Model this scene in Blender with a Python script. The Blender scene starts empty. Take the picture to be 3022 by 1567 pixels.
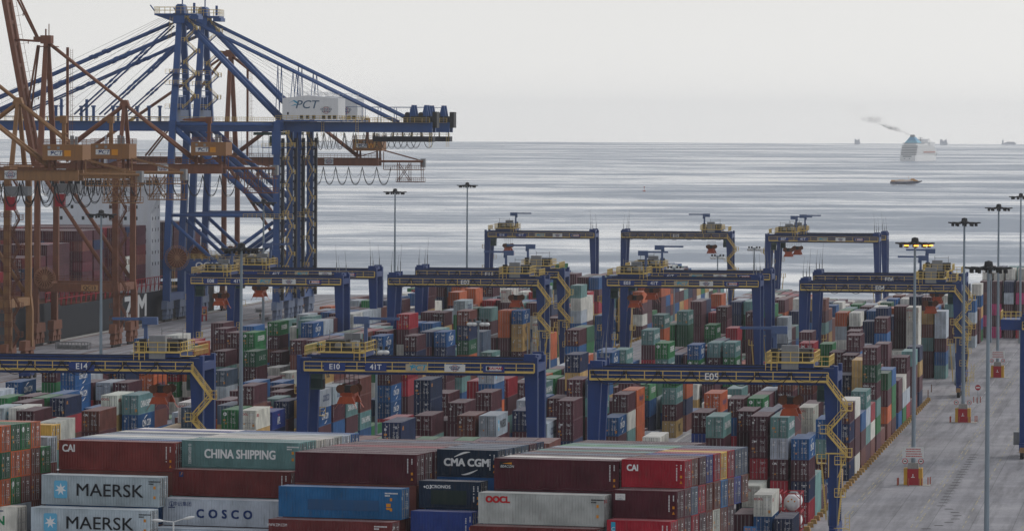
# Container terminal seen from a hill: blocks of stacked containers, yard gantry cranes, quay cranes, sea with ships.
import bpy, bmesh, math, random
from mathutils import Vector, Matrix

sc = bpy.context.scene
col = sc.collection
R = math.radians
random.seed(11)

# ------------------------------------------------------------------ camera
CAM_H = 54.7
cd = bpy.data.cameras.new('camera')
cam = bpy.data.objects.new('camera', cd)
col.objects.link(cam)
sc.camera = cam
cd.sensor_width = 36.0
cd.lens = 184.65
cd.clip_start = 5.0
cd.clip_end = 40000.0
cam.location = (0, 0, CAM_H)
_pitch = math.atan(422.5 / 15500.0)
cam.matrix_world = Matrix.Translation((0, 0, CAM_H)) @ Matrix.Rotation(R(90) - _pitch, 4, 'X') @ Matrix.Rotation(0.005, 4, 'Z')

# ------------------------------------------------------------------ light
sc.view_settings.view_transform = 'Standard'
sc.view_settings.look = 'None'
sc.view_settings.exposure = 0.0
sc.view_settings.gamma = 1.0
sc.cycles.volume_bounces = 4
SUN_EL, SUN_AZ = R(40), R(48)          # azimuth measured from the view direction towards the right
wd = bpy.data.worlds.new('World')
sc.world = wd
wd.use_nodes = True
nt = wd.node_tree
nt.nodes.clear()
def N(tree, kind, **kw):
    n = tree.nodes.new(kind)
    for k, v in kw.items():
        setattr(n, k, v)
    return n
out = N(nt, 'ShaderNodeOutputWorld')
bg = N(nt, 'ShaderNodeBackground')
bg.inputs['Strength'].default_value = 0.1
sky = N(nt, 'ShaderNodeTexSky', sky_type='NISHITA', sun_disc=False)
sky.sun_elevation = SUN_EL
sky.sun_rotation = SUN_AZ
sky.air_density = 1.0
sky.dust_density = 4.0
hs = N(nt, 'ShaderNodeHueSaturation')
hs.inputs['Saturation'].default_value = 0.25
nt.links.new(sky.outputs[0], hs.inputs['Color'])
# overcast deck: a pale grey, a little brighter low down towards the sun side
tc = N(nt, 'ShaderNodeTexCoord')
sep = N(nt, 'ShaderNodeSeparateXYZ')
nt.links.new(tc.outputs['Generated'], sep.inputs[0])
ramp = N(nt, 'ShaderNodeValToRGB')
ramp.color_ramp.elements[0].position = 0.0
ramp.color_ramp.elements[0].color = (0.95, 0.94, 0.92, 1)
ramp.color_ramp.elements[1].position = 1.0
ramp.color_ramp.elements[1].color = (0.50, 0.52, 0.57, 1)
e = ramp.color_ramp.elements.new(0.035)
e.color = (0.83, 0.83, 0.815, 1)
e = ramp.color_ramp.elements.new(0.10)
e.color = (0.70, 0.735, 0.785, 1)
e = ramp.color_ramp.elements.new(0.3)
e.color = (0.56, 0.60, 0.66, 1)
nt.links.new(sep.outputs['Z'], ramp.inputs[0])
side = N(nt, 'ShaderNodeMath', operation='MULTIPLY_ADD')
side.inputs[1].default_value = 3.6
side.inputs[2].default_value = 10.0
nt.links.new(sep.outputs['X'], side.inputs[0])
cn = N(nt, 'ShaderNodeTexNoise')
cn.inputs['Scale'].default_value = 5.0
cn.inputs['Detail'].default_value = 5.0
cmap = N(nt, 'ShaderNodeMapping')
cmap.inputs['Scale'].default_value = (1.0, 1.0, 4.0)
nt.links.new(tc.outputs['Generated'], cmap.inputs[0])
nt.links.new(cmap.outputs[0], cn.inputs['Vector'])
cmul = N(nt, 'ShaderNodeMath', operation='MULTIPLY_ADD')
cmul.inputs[1].default_value = 0.9
cmul.inputs[2].default_value = -0.45
nt.links.new(cn.outputs[0], cmul.inputs[0])
cadd = N(nt, 'ShaderNodeMath', operation='ADD')
nt.links.new(side.outputs[0], cadd.inputs[0])
nt.links.new(cmul.outputs[0], cadd.inputs[1])
vm = N(nt, 'ShaderNodeVectorMath', operation='SCALE')
nt.links.new(ramp.outputs[0], vm.inputs[0])
nt.links.new(cadd.outputs[0], vm.inputs['Scale'])
mx = N(nt, 'ShaderNodeMixRGB')
mx.inputs[0].default_value = 0.9
nt.links.new(hs.outputs[0], mx.inputs[1])
nt.links.new(vm.outputs[0], mx.inputs[2])
nt.links.new(mx.outputs[0], bg.inputs[0])
nt.links.new(bg.outputs[0], out.inputs[0])

sl = bpy.data.lights.new('sun', 'SUN')
sl.energy = 1.15
sl.angle = R(14)
sl.color = (1.0, 0.965, 0.91)
so = bpy.data.objects.new('sun', sl)
col.objects.link(so)
_d = Vector((math.sin(SUN_AZ) * math.cos(SUN_EL), math.cos(SUN_AZ) * math.cos(SUN_EL), math.sin(SUN_EL)))
so.rotation_euler = _d.to_track_quat('Z', 'Y').to_euler()
so.location = (300, 300, 400)

# ------------------------------------------------------------------ yard axes
PHI = R(7.3)                            # the yard lies 7.3 degrees off the line of sight
PHF = R(17.5)                           # the near stacks lie 17.5 degrees off it
def yard(a, b, z=0.0, phi=PHI):
    return Vector((a * math.sin(phi) + b * math.cos(phi), a * math.cos(phi) - b * math.sin(phi), z))

# ------------------------------------------------------------------ mesh helpers
class MB:
    def __init__(s):
        s.v = []; s.f = []; s.m = []
    def quad(s, a, b, c, d, m=0):
        i = len(s.v); s.v += [tuple(a), tuple(b), tuple(c), tuple(d)]; s.f.append((i, i + 1, i + 2, i + 3)); s.m.append(m); return s
    def poly(s, pts, m=0):
        i = len(s.v); s.v += [tuple(p) for p in pts]; s.f.append(tuple(range(i, i + len(pts)))); s.m.append(m); return s
    def box(s, x0, y0, z0, x1, y1, z1, m=0):
        i = len(s.v)
        s.v += [(x0, y0, z0), (x1, y0, z0), (x1, y1, z0), (x0, y1, z0), (x0, y0, z1), (x1, y0, z1), (x1, y1, z1), (x0, y1, z1)]
        for q in ((3, 2, 1, 0), (4, 5, 6, 7), (0, 1, 5, 4), (1, 2, 6, 5), (2, 3, 7, 6), (3, 0, 4, 7)):
            s.f.append(tuple(i + k for k in q)); s.m.append(m)
        return s
    def beam(s, p, q, w, h, w2=None, h2=None, m=0):
        p = Vector(p); q = Vector(q); d = (q - p).normalized()
        up = Vector((0, 0, 1)) if abs(d.z) < 0.95 else Vector((0, 1, 0))
        sx = d.cross(up).normalized(); sy = sx.cross(d).normalized()
        w2 = w if w2 is None else w2; h2 = h if h2 is None else h2
        i = len(s.v)
        for c, ww, hh in ((p, w, h), (q, w2, h2)):
            for a, b in ((-1, -1), (1, -1), (1, 1), (-1, 1)):
                s.v.append(tuple(c + sx * a * ww / 2 + sy * b * hh / 2))
        for q4 in ((3, 2, 1, 0), (4, 5, 6, 7), (0, 1, 5, 4), (1, 2, 6, 5), (2, 3, 7, 6), (3, 0, 4, 7)):
            s.f.append(tuple(i + k for k in q4)); s.m.append(m)
        return s
    def tube(s, p, q, r, n=8, r2=None, m=0, caps=True):
        p = Vector(p); q = Vector(q); d = (q - p).normalized()
        up = Vector((0, 0, 1)) if abs(d.z) < 0.95 else Vector((0, 1, 0))
        sx = d.cross(up).normalized(); sy = sx.cross(d).normalized()
        r2 = r if r2 is None else r2
        i = len(s.v)
        for c, rr in ((p, r), (q, r2)):
            for k in range(n):
                t = 2 * math.pi * k / n
                s.v.append(tuple(c + (sx * math.cos(t) + sy * math.sin(t)) * rr))
        for k in range(n):
            k2 = (k + 1) % n
            s.f.append((i + k, i + k2, i + n + k2, i + n + k)); s.m.append(m)
        if caps:
            s.f.append(tuple(i + n - 1 - k for k in range(n))); s.m.append(m)
            s.f.append(tuple(i + n + k for k in range(n))); s.m.append(m)
        return s
    def path(s, pts, r, n=5, m=0):
        for a, b in zip(pts, pts[1:]):
            s.tube(a, b, r, n, m=m, caps=False)
        return s
    def lathe(s, prof, n=16, c=(0, 0, 0), m=0):
        i = len(s.v); k = len(prof)
        for j in range(n):
            t = 2 * math.pi * j / n
            for r, z in prof:
                s.v.append((c[0] + r * math.cos(t), c[1] + r * math.sin(t), c[2] + z))
        for j in range(n):
            j2 = (j + 1) % n
            for q in range(k - 1):
                s.f.append((i + j * k + q, i + j2 * k + q, i + j2 * k + q + 1, i + j * k + q + 1)); s.m.append(m)
        return s
    def prism(s, pts, axis, lo, hi, m=0):
        # closed outline of 2-D points extruded along one axis
        def P(a, b, t):
            return {'x': (t, a, b), 'y': (a, t, b), 'z': (a, b, t)}[axis]
        n = len(pts); i = len(s.v)
        s.v += [P(a, b, lo) for a, b in pts] + [P(a, b, hi) for a, b in pts]
        s.f.append(tuple(i + k for k in range(n))[::-1]); s.m.append(m)
        s.f.append(tuple(i + n + k for k in range(n))); s.m.append(m)
        for k in range(n):
            k2 = (k + 1) % n
            s.f.append((i + k, i + k2, i + n + k2, i + n + k)); s.m.append(m)
        return s
    def rail(s, pts, h=1.1, step=1.8, r=0.035, m=0, mid=True):
        # guard rail along a polyline: posts, top rail, knee rail
        pts = [Vector(p) for p in pts]
        up = Vector((0, 0, 1))
        for a, b in zip(pts, pts[1:]):
            L = (b - a).length; k = max(1, int(round(L / step)))
            for t in range(k + 1):
                c = a.lerp(b, t / k)
                s.beam(c, c + up * h, r * 2, r * 2, m=m)
            s.beam(a + up * h, b + up * h, r * 2, r * 2, m=m)
            if mid:
                s.beam(a + up * h * .52, b + up * h * .52, r * 1.5, r * 1.5, m=m)
        return s
    def stair(s, p, q, w=0.8, h=1.0, m=0, ax='y', ms=None):
        # one flight: two stringers, treads and two hand rails
        p = Vector(p); q = Vector(q)
        o = Vector((0, w / 2, 0)) if ax == 'y' else Vector((w / 2, 0, 0))
        up = Vector((0, 0, 1))
        for sg in (-1, 1):
            s.beam(p + o * sg, q + o * sg, .07, .22, m=m if ms is None else ms)
            s.beam(p + o * sg + up * h, q + o * sg + up * h, .07, .07, m=m)
            s.beam(p + o * sg + up * h * .5, q + o * sg + up * h * .5, .05, .05, m=m)
            for t in (0, .33, .66, 1):
                c = p.lerp(q, t) + o * sg
                s.beam(c, c + up * h, .06, .06, m=m)
        k = max(3, int(abs(q.z - p.z) / .3))
        for t in range(1, k):
            c = p.lerp(q, t / k)
            s.beam(c - o, c + o, .22, .04, m=m if ms is None else ms)
        return s
    def ladder(s, p, q, w=.5, n=None, m=0, ax='x'):
        p = Vector(p); q = Vector(q)
        o = Vector((w / 2, 0, 0)) if ax == 'x' else Vector((0, w / 2, 0))
        for sg in (-1, 1):
            s.beam(p + o * sg, q + o * sg, .07, .07, m=m)
        k = n or int((q - p).length / .45)
        for t in range(1, k):
            c = p.lerp(q, t / k); s.beam(c - o, c + o, .05, .05, m=m)
        return s
    def mesh(s, name, mats, smooth=False):
        me = bpy.data.meshes.new(name)
        me.from_pydata(s.v, [], s.f)
        for x in (mats if isinstance(mats, (list, tuple)) else [mats]):
            me.materials.append(x)
        me.polygons.foreach_set('material_index', s.m)
        if smooth:
            me.polygons.foreach_set('use_smooth', [True] * len(s.f))
        me.update()
        return me
    def build(s, name, mats, parent=None, smooth=False):
        return link(name, s.mesh(name, mats, smooth), parent)

def link(name, me, parent=None, loc=None):
    o = bpy.data.objects.new(name, me)
    col.objects.link(o)
    if parent is not None:
        o.parent = parent
    if loc is not None:
        o.location = loc
    return o
def tag(o, label=None, cat=None, group=None, kind=None):
    if label: o['label'] = label
    if cat: o['category'] = cat
    if group: o['group'] = group
    if kind: o['kind'] = kind
    return o
def empty(name, loc, rz=0.0, label=None, cat=None, group=None):
    o = bpy.data.objects.new(name, None)
    col.objects.link(o)
    o.location = loc
    o.rotation_euler = (0, 0, rz)
    o.empty_display_size = 1.0
    return tag(o, label, cat, group)
def copy_tree(o, parent=None, kids=None):
    c = o.copy()
    col.objects.link(c)
    c.parent = parent
    for ch in KIDS.get(o.name, o.children) if kids is None else kids:
        copy_tree(ch, c)
    return c
KIDS = {}

# text as a mesh; face: '-y' '+y' '+x' '-x' is the side it looks to; anchored at its centre
_txt = {}
def text_mesh(s, size, face, mat, shear=0.0, sx=1.0, bold=0.0, space=1.0):
    key = (s, size, face, mat.name, shear, sx, bold, space)
    if key in _txt:
        return _txt[key]
    cu = bpy.data.curves.new('lettering', 'FONT')
    cu.body = s
    cu.size = size
    cu.align_x = 'CENTER'
    cu.align_y = 'CENTER'
    cu.shear = shear
    cu.space_character = space
    cu.resolution_u = 3
    o = bpy.data.objects.new('lettering', cu)
    col.objects.link(o)
    bpy.context.view_layer.update()
    me = bpy.data.meshes.new_from_object(o.evaluated_get(bpy.context.evaluated_depsgraph_get()))
    bpy.data.objects.remove(o)
    bpy.data.curves.remove(cu)
    rot = {'-y': (90, 0, 0), '+y': (90, 0, 180), '+x': (90, 0, 90), '-x': (90, 0, -90), 'up': (0, 0, 0)}[face]
    m = Matrix.Rotation(R(rot[2]), 4, 'Z') @ Matrix.Rotation(R(rot[0]), 4, 'X') @ Matrix.Diagonal((sx, 1, 1, 1))
    if bold > 0:                         # heavier strokes: the glyphs laid over themselves, a hair apart in depth
        b2 = bmesh.new(); t2 = bmesh.new(); t2.from_mesh(me)
        for k, (dx, dy) in enumerate(((0, 0), (-1, -1), (1, 1), (-1, 1), (1, -1))):
            c2 = t2.copy()
            bmesh.ops.translate(c2, verts=c2.verts, vec=(dx * bold / sx, dy * bold * .7, k * .0012))
            m2 = bpy.data.meshes.new('glyphs'); c2.to_mesh(m2); b2.from_mesh(m2); c2.free(); bpy.data.meshes.remove(m2)
        b2.to_mesh(me); b2.free(); t2.free()
    me.transform(m)
    me.materials.clear()
    me.materials.append(mat)
    me.name = 'lettering'
    _txt[key] = me
    return me
def letters(s, size, face, mat, parent, loc, **kw):
    return link('lettering', text_mesh(s, size, face, mat, **kw), parent, loc)

# ------------------------------------------------------------------ materials
def lin(c):
    return tuple(((x / 255) / 12.92 if x / 255 <= .04045 else ((x / 255 + .055) / 1.055) ** 2.4) for x in c)
def mat(name, rgb, rough=.6, metal=0.0, dirt=.35, scale=.35, dirtcol=(.10, .085, .07), streak=True, bump=0.0):
    m = bpy.data.materials.new(name)
    m.use_nodes = True
    t = m.node_tree
    b = t.nodes['Principled BSDF']
    b.inputs['Roughness'].default_value = rough
    b.inputs['Metallic'].default_value = metal
    if 'Specular IOR Level' in b.inputs:
        b.inputs['Specular IOR Level'].default_value = .22
    if dirt > 0:
        tc = N(t, 'ShaderNodeTexCoord')
        mp = N(t, 'ShaderNodeMapping')
        mp.inputs['Scale'].default_value = (scale, scale, scale * (.18 if streak else 1))
        no = N(t, 'ShaderNodeTexNoise')
        no.inputs['Scale'].default_value = 4.0
        no.inputs['Detail'].default_value = 6.0
        no.inputs['Roughness'].default_value = .65
        t.links.new(tc.outputs['Object'], mp.inputs[0])
        t.links.new(mp.outputs[0], no.inputs['Vector'])
        rp = N(t, 'ShaderNodeMapRange')
        rp.inputs['From Min'].default_value = .42
        rp.inputs['From Max'].default_value = .78
        rp.inputs['To Max'].default_value = dirt
        t.links.new(no.outputs[0], rp.inputs[0])
        mx = N(t, 'ShaderNodeMixRGB')
        mx.inputs[1].default_value = (*rgb, 1)
        mx.inputs[2].default_value = (*dirtcol, 1)
        t.links.new(rp.outputs[0], mx.inputs[0])
        t.links.new(mx.outputs[0], b.inputs['Base Color'])
    else:
        b.inputs['Base Color'].default_value = (*rgb, 1)
    return m
M = {}
M['blue'] = mat('crane_blue_paint', (.030, .082, .235), .45, dirt=.3, dirtcol=(.05, .06, .09))
M['rtg'] = mat('gantry_blue_paint', (.013, .042, .165), .42, dirt=.35, dirtcol=(.022, .028, .05))
M['rtgdark'] = mat('gantry_dark_steel', (.012, .014, .025), .6, dirt=.3)
M['slate'] = mat('bogie_slate_paint', (.12, .16, .25), .55, dirt=.5)
M['yellow'] = mat('rail_yellow_paint', (.66, .47, .14), .5, dirt=.25, dirtcol=(.2, .13, .05))
M['brown'] = mat('crane_brown_paint', (.20, .078, .042), .65, dirt=.55, dirtcol=(.07, .04, .03))
M['ochre'] = mat('crane_ochre_paint', (.28, .145, .062), .65, dirt=.5, dirtcol=(.09, .055, .035))
M['house'] = mat('machine_house_ochre', (.27, .125, .045), .6, dirt=.35)
M['orange'] = mat('spreader_orange_paint', (.42, .075, .025), .55, dirt=.45, dirtcol=(.10, .04, .02))
M['white'] = mat('white_paint', (.72, .72, .72), .5, dirt=.18, dirtcol=(.4, .38, .35))
M['letter'] = mat('white_lettering', (.74, .74, .73), .6, dirt=0)
M['navyletter'] = mat('navy_lettering', (.012, .035, .13), .6, dirt=0)
M['blackletter'] = mat('black_lettering', (.012, .013, .016), .6, dirt=0)
M['redletter'] = mat('red_lettering', (.45, .015, .02), .6, dirt=0)
M['pctblue'] = mat('teal_lettering', (.02, .30, .46), .6, dirt=0)
M['orangemark'] = mat('orange_marking', (.62, .25, .02), .6, dirt=0)
M['signwhite'] = mat('sign_board_white', (.66, .66, .64), .55, dirt=.12)
M['signtan'] = mat('sign_board_tan', (.42, .34, .22), .6, dirt=.5, dirtcol=(.6, .55, .45))
M['signblue'] = mat('sign_board_blue', (.018, .045, .19), .45, dirt=.15)
M['grey'] = mat('grey_steel', (.23, .235, .24), .5, dirt=.35)
M['galv'] = mat('galvanised_mast_steel', (.24, .29, .33), .45, metal=.3, dirt=.4, dirtcol=(.12, .14, .16))
M['dark'] = mat('dark_machinery', (.028, .028, .03), .6, dirt=.3)
M['rubber'] = mat('tyre_rubber', (.02, .02, .02), .8, dirt=.3)
M['cable'] = mat('black_cable', (.016, .016, .018), .6, dirt=0)
M['glass'] = mat('cab_glass', (.03, .06, .055), .1, dirt=0)
M['rust'] = mat('rusty_steel', (.16, .06, .03), .8, dirt=.6, dirtcol=(.05, .03, .02))
M['reel'] = mat('cable_reel_brown', (.38, .19, .10), .7, dirt=.5)
M['red'] = mat('red_paint', (.36, .018, .03), .5, dirt=.25)
M['safety'] = mat('safety_yellow_paint', (.55, .30, .03), .55, dirt=.35)
M['concrete'] = mat('pale_concrete', (.33, .32, .30), .85, dirt=.5, streak=False)
M['pad'] = mat('ochre_block_paint', (.42, .25, .08), .75, dirt=.5)
M['hull'] = mat('ship_hull_black', (.008, .010, .016), .6, dirt=.4, dirtcol=(.02, .02, .022), scale=.06)
M['hullred'] = mat('ship_boot_red', (.08, .022, .02), .6, dirt=.5, scale=.1)
M['shipwhite'] = mat('ship_white_paint', (.62, .64, .68), .5, dirt=.3, dirtcol=(.42, .36, .28), scale=.12)
M['window'] = mat('dark_window', (.02, .025, .03), .2, dirt=0)

def container_material(name, attr=False):
    m = bpy.data.materials.new(name)
    m.use_nodes = True
    t = m.node_tree
    b = t.nodes['Principled BSDF']
    b.inputs['Roughness'].default_value = .58
    b.inputs['Specular IOR Level'].default_value = .12
    tc = N(t, 'ShaderNodeTexCoord')
    geo = N(t, 'ShaderNodeNewGeometry')
    oi = N(t, 'ShaderNodeObjectInfo')
    if attr:
        at = N(t, 'ShaderNodeAttribute', attribute_name='paint')
        base = at.outputs['Color']
    else:
        base = oi.outputs['Color']
    # sun-bleached and dusty steel: broad fading, vertical streaks, rust spots, dust settled on the roof
    n1 = N(t, 'ShaderNodeTexNoise'); n1.inputs['Scale'].default_value = .45; n1.inputs['Detail'].default_value = 4
    t.links.new(geo.outputs['Position'], n1.inputs['Vector'])
    mp = N(t, 'ShaderNodeMapping'); mp.inputs['Scale'].default_value = (2.2, 2.2, .25)
    t.links.new(geo.outputs['Position'], mp.inputs[0])
    n2 = N(t, 'ShaderNodeTexNoise'); n2.inputs['Scale'].default_value = 1.6; n2.inputs['Detail'].default_value = 7; n2.inputs['Roughness'].default_value = .7
    t.links.new(mp.outputs[0], n2.inputs['Vector'])
    r1 = N(t, 'ShaderNodeMapRange'); r1.inputs['From Min'].default_value = .35; r1.inputs['From Max'].default_value = .7; r1.inputs['To Min'].default_value = .78; r1.inputs['To Max'].default_value = 1.22
    t.links.new(n1.outputs[0], r1.inputs[0])
    sc1 = N(t, 'ShaderNodeVectorMath', operation='SCALE')
    t.links.new(base, sc1.inputs[0]); t.links.new(r1.outputs[0], sc1.inputs['Scale'])
    r2 = N(t, 'ShaderNodeMapRange'); r2.inputs['From Min'].default_value = .56; r2.inputs['From Max'].default_value = .8; r2.inputs['To Max'].default_value = .65
    t.links.new(n2.outputs[0], r2.inputs[0])
    mx = N(t, 'ShaderNodeMixRGB'); mx.inputs[2].default_value = (.085, .05, .035, 1)
    t.links.new(r2.outputs[0], mx.inputs[0]); t.links.new(sc1.outputs[0], mx.inputs[1])
    sp = N(t, 'ShaderNodeSeparateXYZ'); t.links.new(geo.outputs['True Normal'], sp.inputs[0])
    r3 = N(t, 'ShaderNodeMapRange'); r3.inputs['From Min'].default_value = .5; r3.inputs['From Max'].default_value = .95; r3.inputs['To Max'].default_value = .42
    t.links.new(sp.outputs['Z'], r3.inputs[0])
    n3 = N(t, 'ShaderNodeTexNoise'); n3.inputs['Scale'].default_value = .9; n3.inputs['Detail'].default_value = 6
    t.links.new(geo.outputs['Position'], n3.inputs['Vector'])
    mu = N(t, 'ShaderNodeMath', operation='MULTIPLY'); 
    r4 = N(t, 'ShaderNodeMapRange'); r4.inputs['From Min'].default_value = .3; r4.inputs['From Max'].default_value = .7; r4.inputs['To Min'].default_value = .55; r4.inputs['To Max'].default_value = 1.25
    t.links.new(n3.outputs[0], r4.inputs[0])
    t.links.new(r3.outputs[0], mu.inputs[0]); t.links.new(r4.outputs[0], mu.inputs[1])
    mx2 = N(t, 'ShaderNodeMixRGB'); mx2.inputs[2].default_value = (.34, .31, .30, 1)
    t.links.new(mu.outputs[0], mx2.inputs[0]); t.links.new(mx.outputs[0], mx2.inputs[1])
    t.links.new(mx2.outputs[0], b.inputs['Base Color'])
    return m
M['box'] = container_material('container_paint')
M['boxmass'] = container_material('container_paint_mixed', True)
M['rod'] = mat('door_rod_steel', (.30, .29, .285), .5, metal=.2, dirt=.4)
M['gasket'] = mat('door_gasket_dark', (.02, .018, .018), .8, dirt=0)

# ground: concrete apron, quay, sea
def ground_material():
    m = bpy.data.materials.new('apron_concrete')
    m.use_nodes = True
    t = m.node_tree
    b = t.nodes['Principled BSDF']
    b.inputs['Roughness'].default_value = .82
    b.inputs['Specular IOR Level'].default_value = .12
    tc = N(t, 'ShaderNodeTexCoord')
    def noise(scale, det, vec, rough=.6):
        n = N(t, 'ShaderNodeTexNoise'); n.inputs['Scale'].default_value = scale; n.inputs['Detail'].default_value = det; n.inputs['Roughness'].default_value = rough
        t.links.new(vec, n.inputs['Vector']); return n
    rotm = N(t, 'ShaderNodeMapping')
    rotm.inputs['Rotation'].default_value = (0, 0, PHI)      # local x across the yard, y along it
    t.links.new(tc.outputs['Object'], rotm.inputs[0])
    st = N(t, 'ShaderNodeMapping'); st.inputs['Scale'].default_value = (.5, .022, 1)
    t.links.new(rotm.outputs[0], st.inputs[0])
    big = noise(.05, 5, rotm.outputs[0])
    fine = noise(1.3, 6, rotm.outputs[0], .7)
    tyre = noise(1.0, 5, st.outputs[0])
    br = N(t, 'ShaderNodeTexBrick'); br.offset = 0.0
    br.inputs['Scale'].default_value = .105
    br.inputs['Mortar Size'].default_value = .007
    br.inputs['Mortar Smooth'].default_value = .3
    br.inputs['Color1'].default_value = (.92, .92, .92, 1); br.inputs['Color2'].default_value = (1.08, 1.08, 1.08, 1); br.inputs['Mortar'].default_value = (.62, .62, .62, 1)
    br.inputs['Brick Width'].default_value = .6; br.inputs['Row Height'].default_value = .55
    t.links.new(rotm.outputs[0], br.inputs['Vector'])
    cr = N(t, 'ShaderNodeValToRGB')
    cr.color_ramp.elements[0].position = .3; cr.color_ramp.elements[0].color = (.20, .195, .21, 1)
    cr.color_ramp.elements[1].position = .72; cr.color_ramp.elements[1].color = (.305, .295, .305, 1)
    t.links.new(big.outputs[0], cr.inputs[0])
    def mulc(a, sock, lo, hi, f0=.3, f1=.7):
        r = N(t, 'ShaderNodeMapRange'); r.inputs['From Min'].default_value = f0; r.inputs['From Max'].default_value = f1
        r.inputs['To Min'].default_value = lo; r.inputs['To Max'].default_value = hi
        t.links.new(sock, r.inputs[0])
        v = N(t, 'ShaderNodeVectorMath', operation='SCALE'); t.links.new(a, v.inputs[0]); t.links.new(r.outputs[0], v.inputs['Scale'])
        return v.outputs[0]
    c = mulc(cr.outputs[0], fine.outputs[0], .86, 1.13)
    c = mulc(c, tyre.outputs[0], .72, 1.1, .36, .56)
    mm = N(t, 'ShaderNodeMixRGB', blend_type='MULTIPLY'); mm.inputs[0].default_value = .8
    t.links.new(c, mm.inputs[1]); t.links.new(br.outputs[0], mm.inputs[2])
    t.links.new(mm.outputs[0], b.inputs['Base Color'])
    return m
M['ground'] = ground_material()
def sea_material():
    m = bpy.data.materials.new('sea_water')
    m.use_nodes = True
    t = m.node_tree
    b = t.nodes['Principled BSDF']
    b.inputs['IOR'].default_value = 1.333
    tc = N(t, 'ShaderNodeTexCoord')
    def ns(scale, det, sxy, rough=.55, dist=0.0):
        mp = N(t, 'ShaderNodeMapping'); mp.inputs['Scale'].default_value = (sxy[0], sxy[1], 1)
        mp.inputs['Rotation'].default_value = (0, 0, sxy[2] if len(sxy) > 2 else 0)
        t.links.new(tc.outputs['Object'], mp.inputs[0])
        n = N(t, 'ShaderNodeTexNoise'); n.inputs['Scale'].default_value = scale; n.inputs['Detail'].default_value = det; n.inputs['Roughness'].default_value = rough
        n.inputs['Distortion'].default_value = dist
        t.links.new(mp.outputs[0], n.inputs['Vector'])
        return n.outputs[0]
    # wind slicks: long smooth lanes among rippled water, at three sizes
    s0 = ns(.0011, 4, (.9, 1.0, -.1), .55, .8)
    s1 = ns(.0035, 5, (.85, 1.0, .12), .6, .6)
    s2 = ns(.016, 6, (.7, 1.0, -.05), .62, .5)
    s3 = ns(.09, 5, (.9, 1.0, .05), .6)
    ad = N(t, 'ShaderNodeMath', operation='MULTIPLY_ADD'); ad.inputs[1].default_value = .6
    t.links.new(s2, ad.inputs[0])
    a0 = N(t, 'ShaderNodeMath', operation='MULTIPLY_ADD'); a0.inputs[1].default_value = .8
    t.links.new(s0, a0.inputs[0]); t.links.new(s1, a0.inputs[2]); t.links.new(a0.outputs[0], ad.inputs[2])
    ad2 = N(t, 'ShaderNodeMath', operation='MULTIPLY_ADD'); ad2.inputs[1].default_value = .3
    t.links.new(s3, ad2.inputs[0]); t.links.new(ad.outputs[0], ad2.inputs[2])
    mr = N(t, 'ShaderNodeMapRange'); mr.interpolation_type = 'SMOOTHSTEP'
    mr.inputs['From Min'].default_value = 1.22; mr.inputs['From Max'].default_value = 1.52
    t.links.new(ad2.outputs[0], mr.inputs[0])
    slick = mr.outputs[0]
    ro = N(t, 'ShaderNodeMapRange'); ro.inputs['To Min'].default_value = .42; ro.inputs['To Max'].default_value = .10
    t.links.new(slick, ro.inputs[0]); t.links.new(ro.outputs[0], b.inputs['Roughness'])
    cm = N(t, 'ShaderNodeMixRGB'); cm.inputs[1].default_value = (.19, .225, .275, 1); cm.inputs[2].default_value = (.46, .47, .485, 1)  # sky reflection painted into the base colour: slicks pale, ripples darker blue
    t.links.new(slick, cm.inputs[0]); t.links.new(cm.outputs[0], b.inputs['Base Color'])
    w1 = ns(.35, 4, (.6, 1.0, .2))
    bp = N(t, 'ShaderNodeBump'); bp.inputs['Distance'].default_value = .5
    bs = N(t, 'ShaderNodeMapRange'); bs.inputs['To Min'].default_value = .35; bs.inputs['To Max'].default_value = .06
    t.links.new(slick, bs.inputs[0]); t.links.new(bs.outputs[0], bp.inputs['Strength'])
    t.links.new(w1, bp.inputs['Height']); t.links.new(bp.outputs[0], b.inputs['Normal'])
    return m
M['sea'] = sea_material()

# ------------------------------------------------------------------ the setting
g = MB()
QB = -277.0          # quay edge
g.poly([yard(300, QB), yard(300, 420), yard(1440, 420), yard(1640, 120), yard(1640, QB)][::1])
g.poly([yard(300, 420), yard(300, QB), yard(-60, QB), yard(-60, 420)])
apron = tag(g.build('ground', M['ground']), kind='structure')
q = MB()
q.box(0, 0, -3.0, .9, 1, .22)
def quay_wall():
    w = MB()
    def seg(a0, b0, a1, b1):
        p = yard(a0, b0); r = yard(a1, b1)
        w.quad((p.x, p.y, -6), (r.x, r.y, -6), (r.x, r.y, -.004), (p.x, p.y, -.004))
    seg(-60, QB, 1640, QB); seg(1640, QB, 1640, 120); seg(1640, 120, 1440, 420)
    for a in range(0, 1640, 10):
        p = [yard(a, QB + .05), yard(a + 9.8, QB + .05), yard(a + 9.8, QB + 1.1), yard(a, QB + 1.1)]
        i = len(w.v)
        w.v += [tuple(k) for k in p] + [(k.x, k.y, .25) for k in p]
        for f in ((4, 5, 6, 7), (0, 1, 5, 4), (1, 2, 6, 5), (2, 3, 7, 6), (3, 0, 4, 7)):
            w.f.append(tuple(i + j for j in f)); w.m.append(0)
    return w
tag(quay_wall().build('quay_edge', M['concrete']), kind='structure')
s_ = MB()
s_.poly([(-9000, -400, -2.5), (9000, -400, -2.5), (9000, 15290, -2.5), (-9000, 15290, -2.5)])
tag(s_.build('sea', M['sea']), kind='structure')
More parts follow.
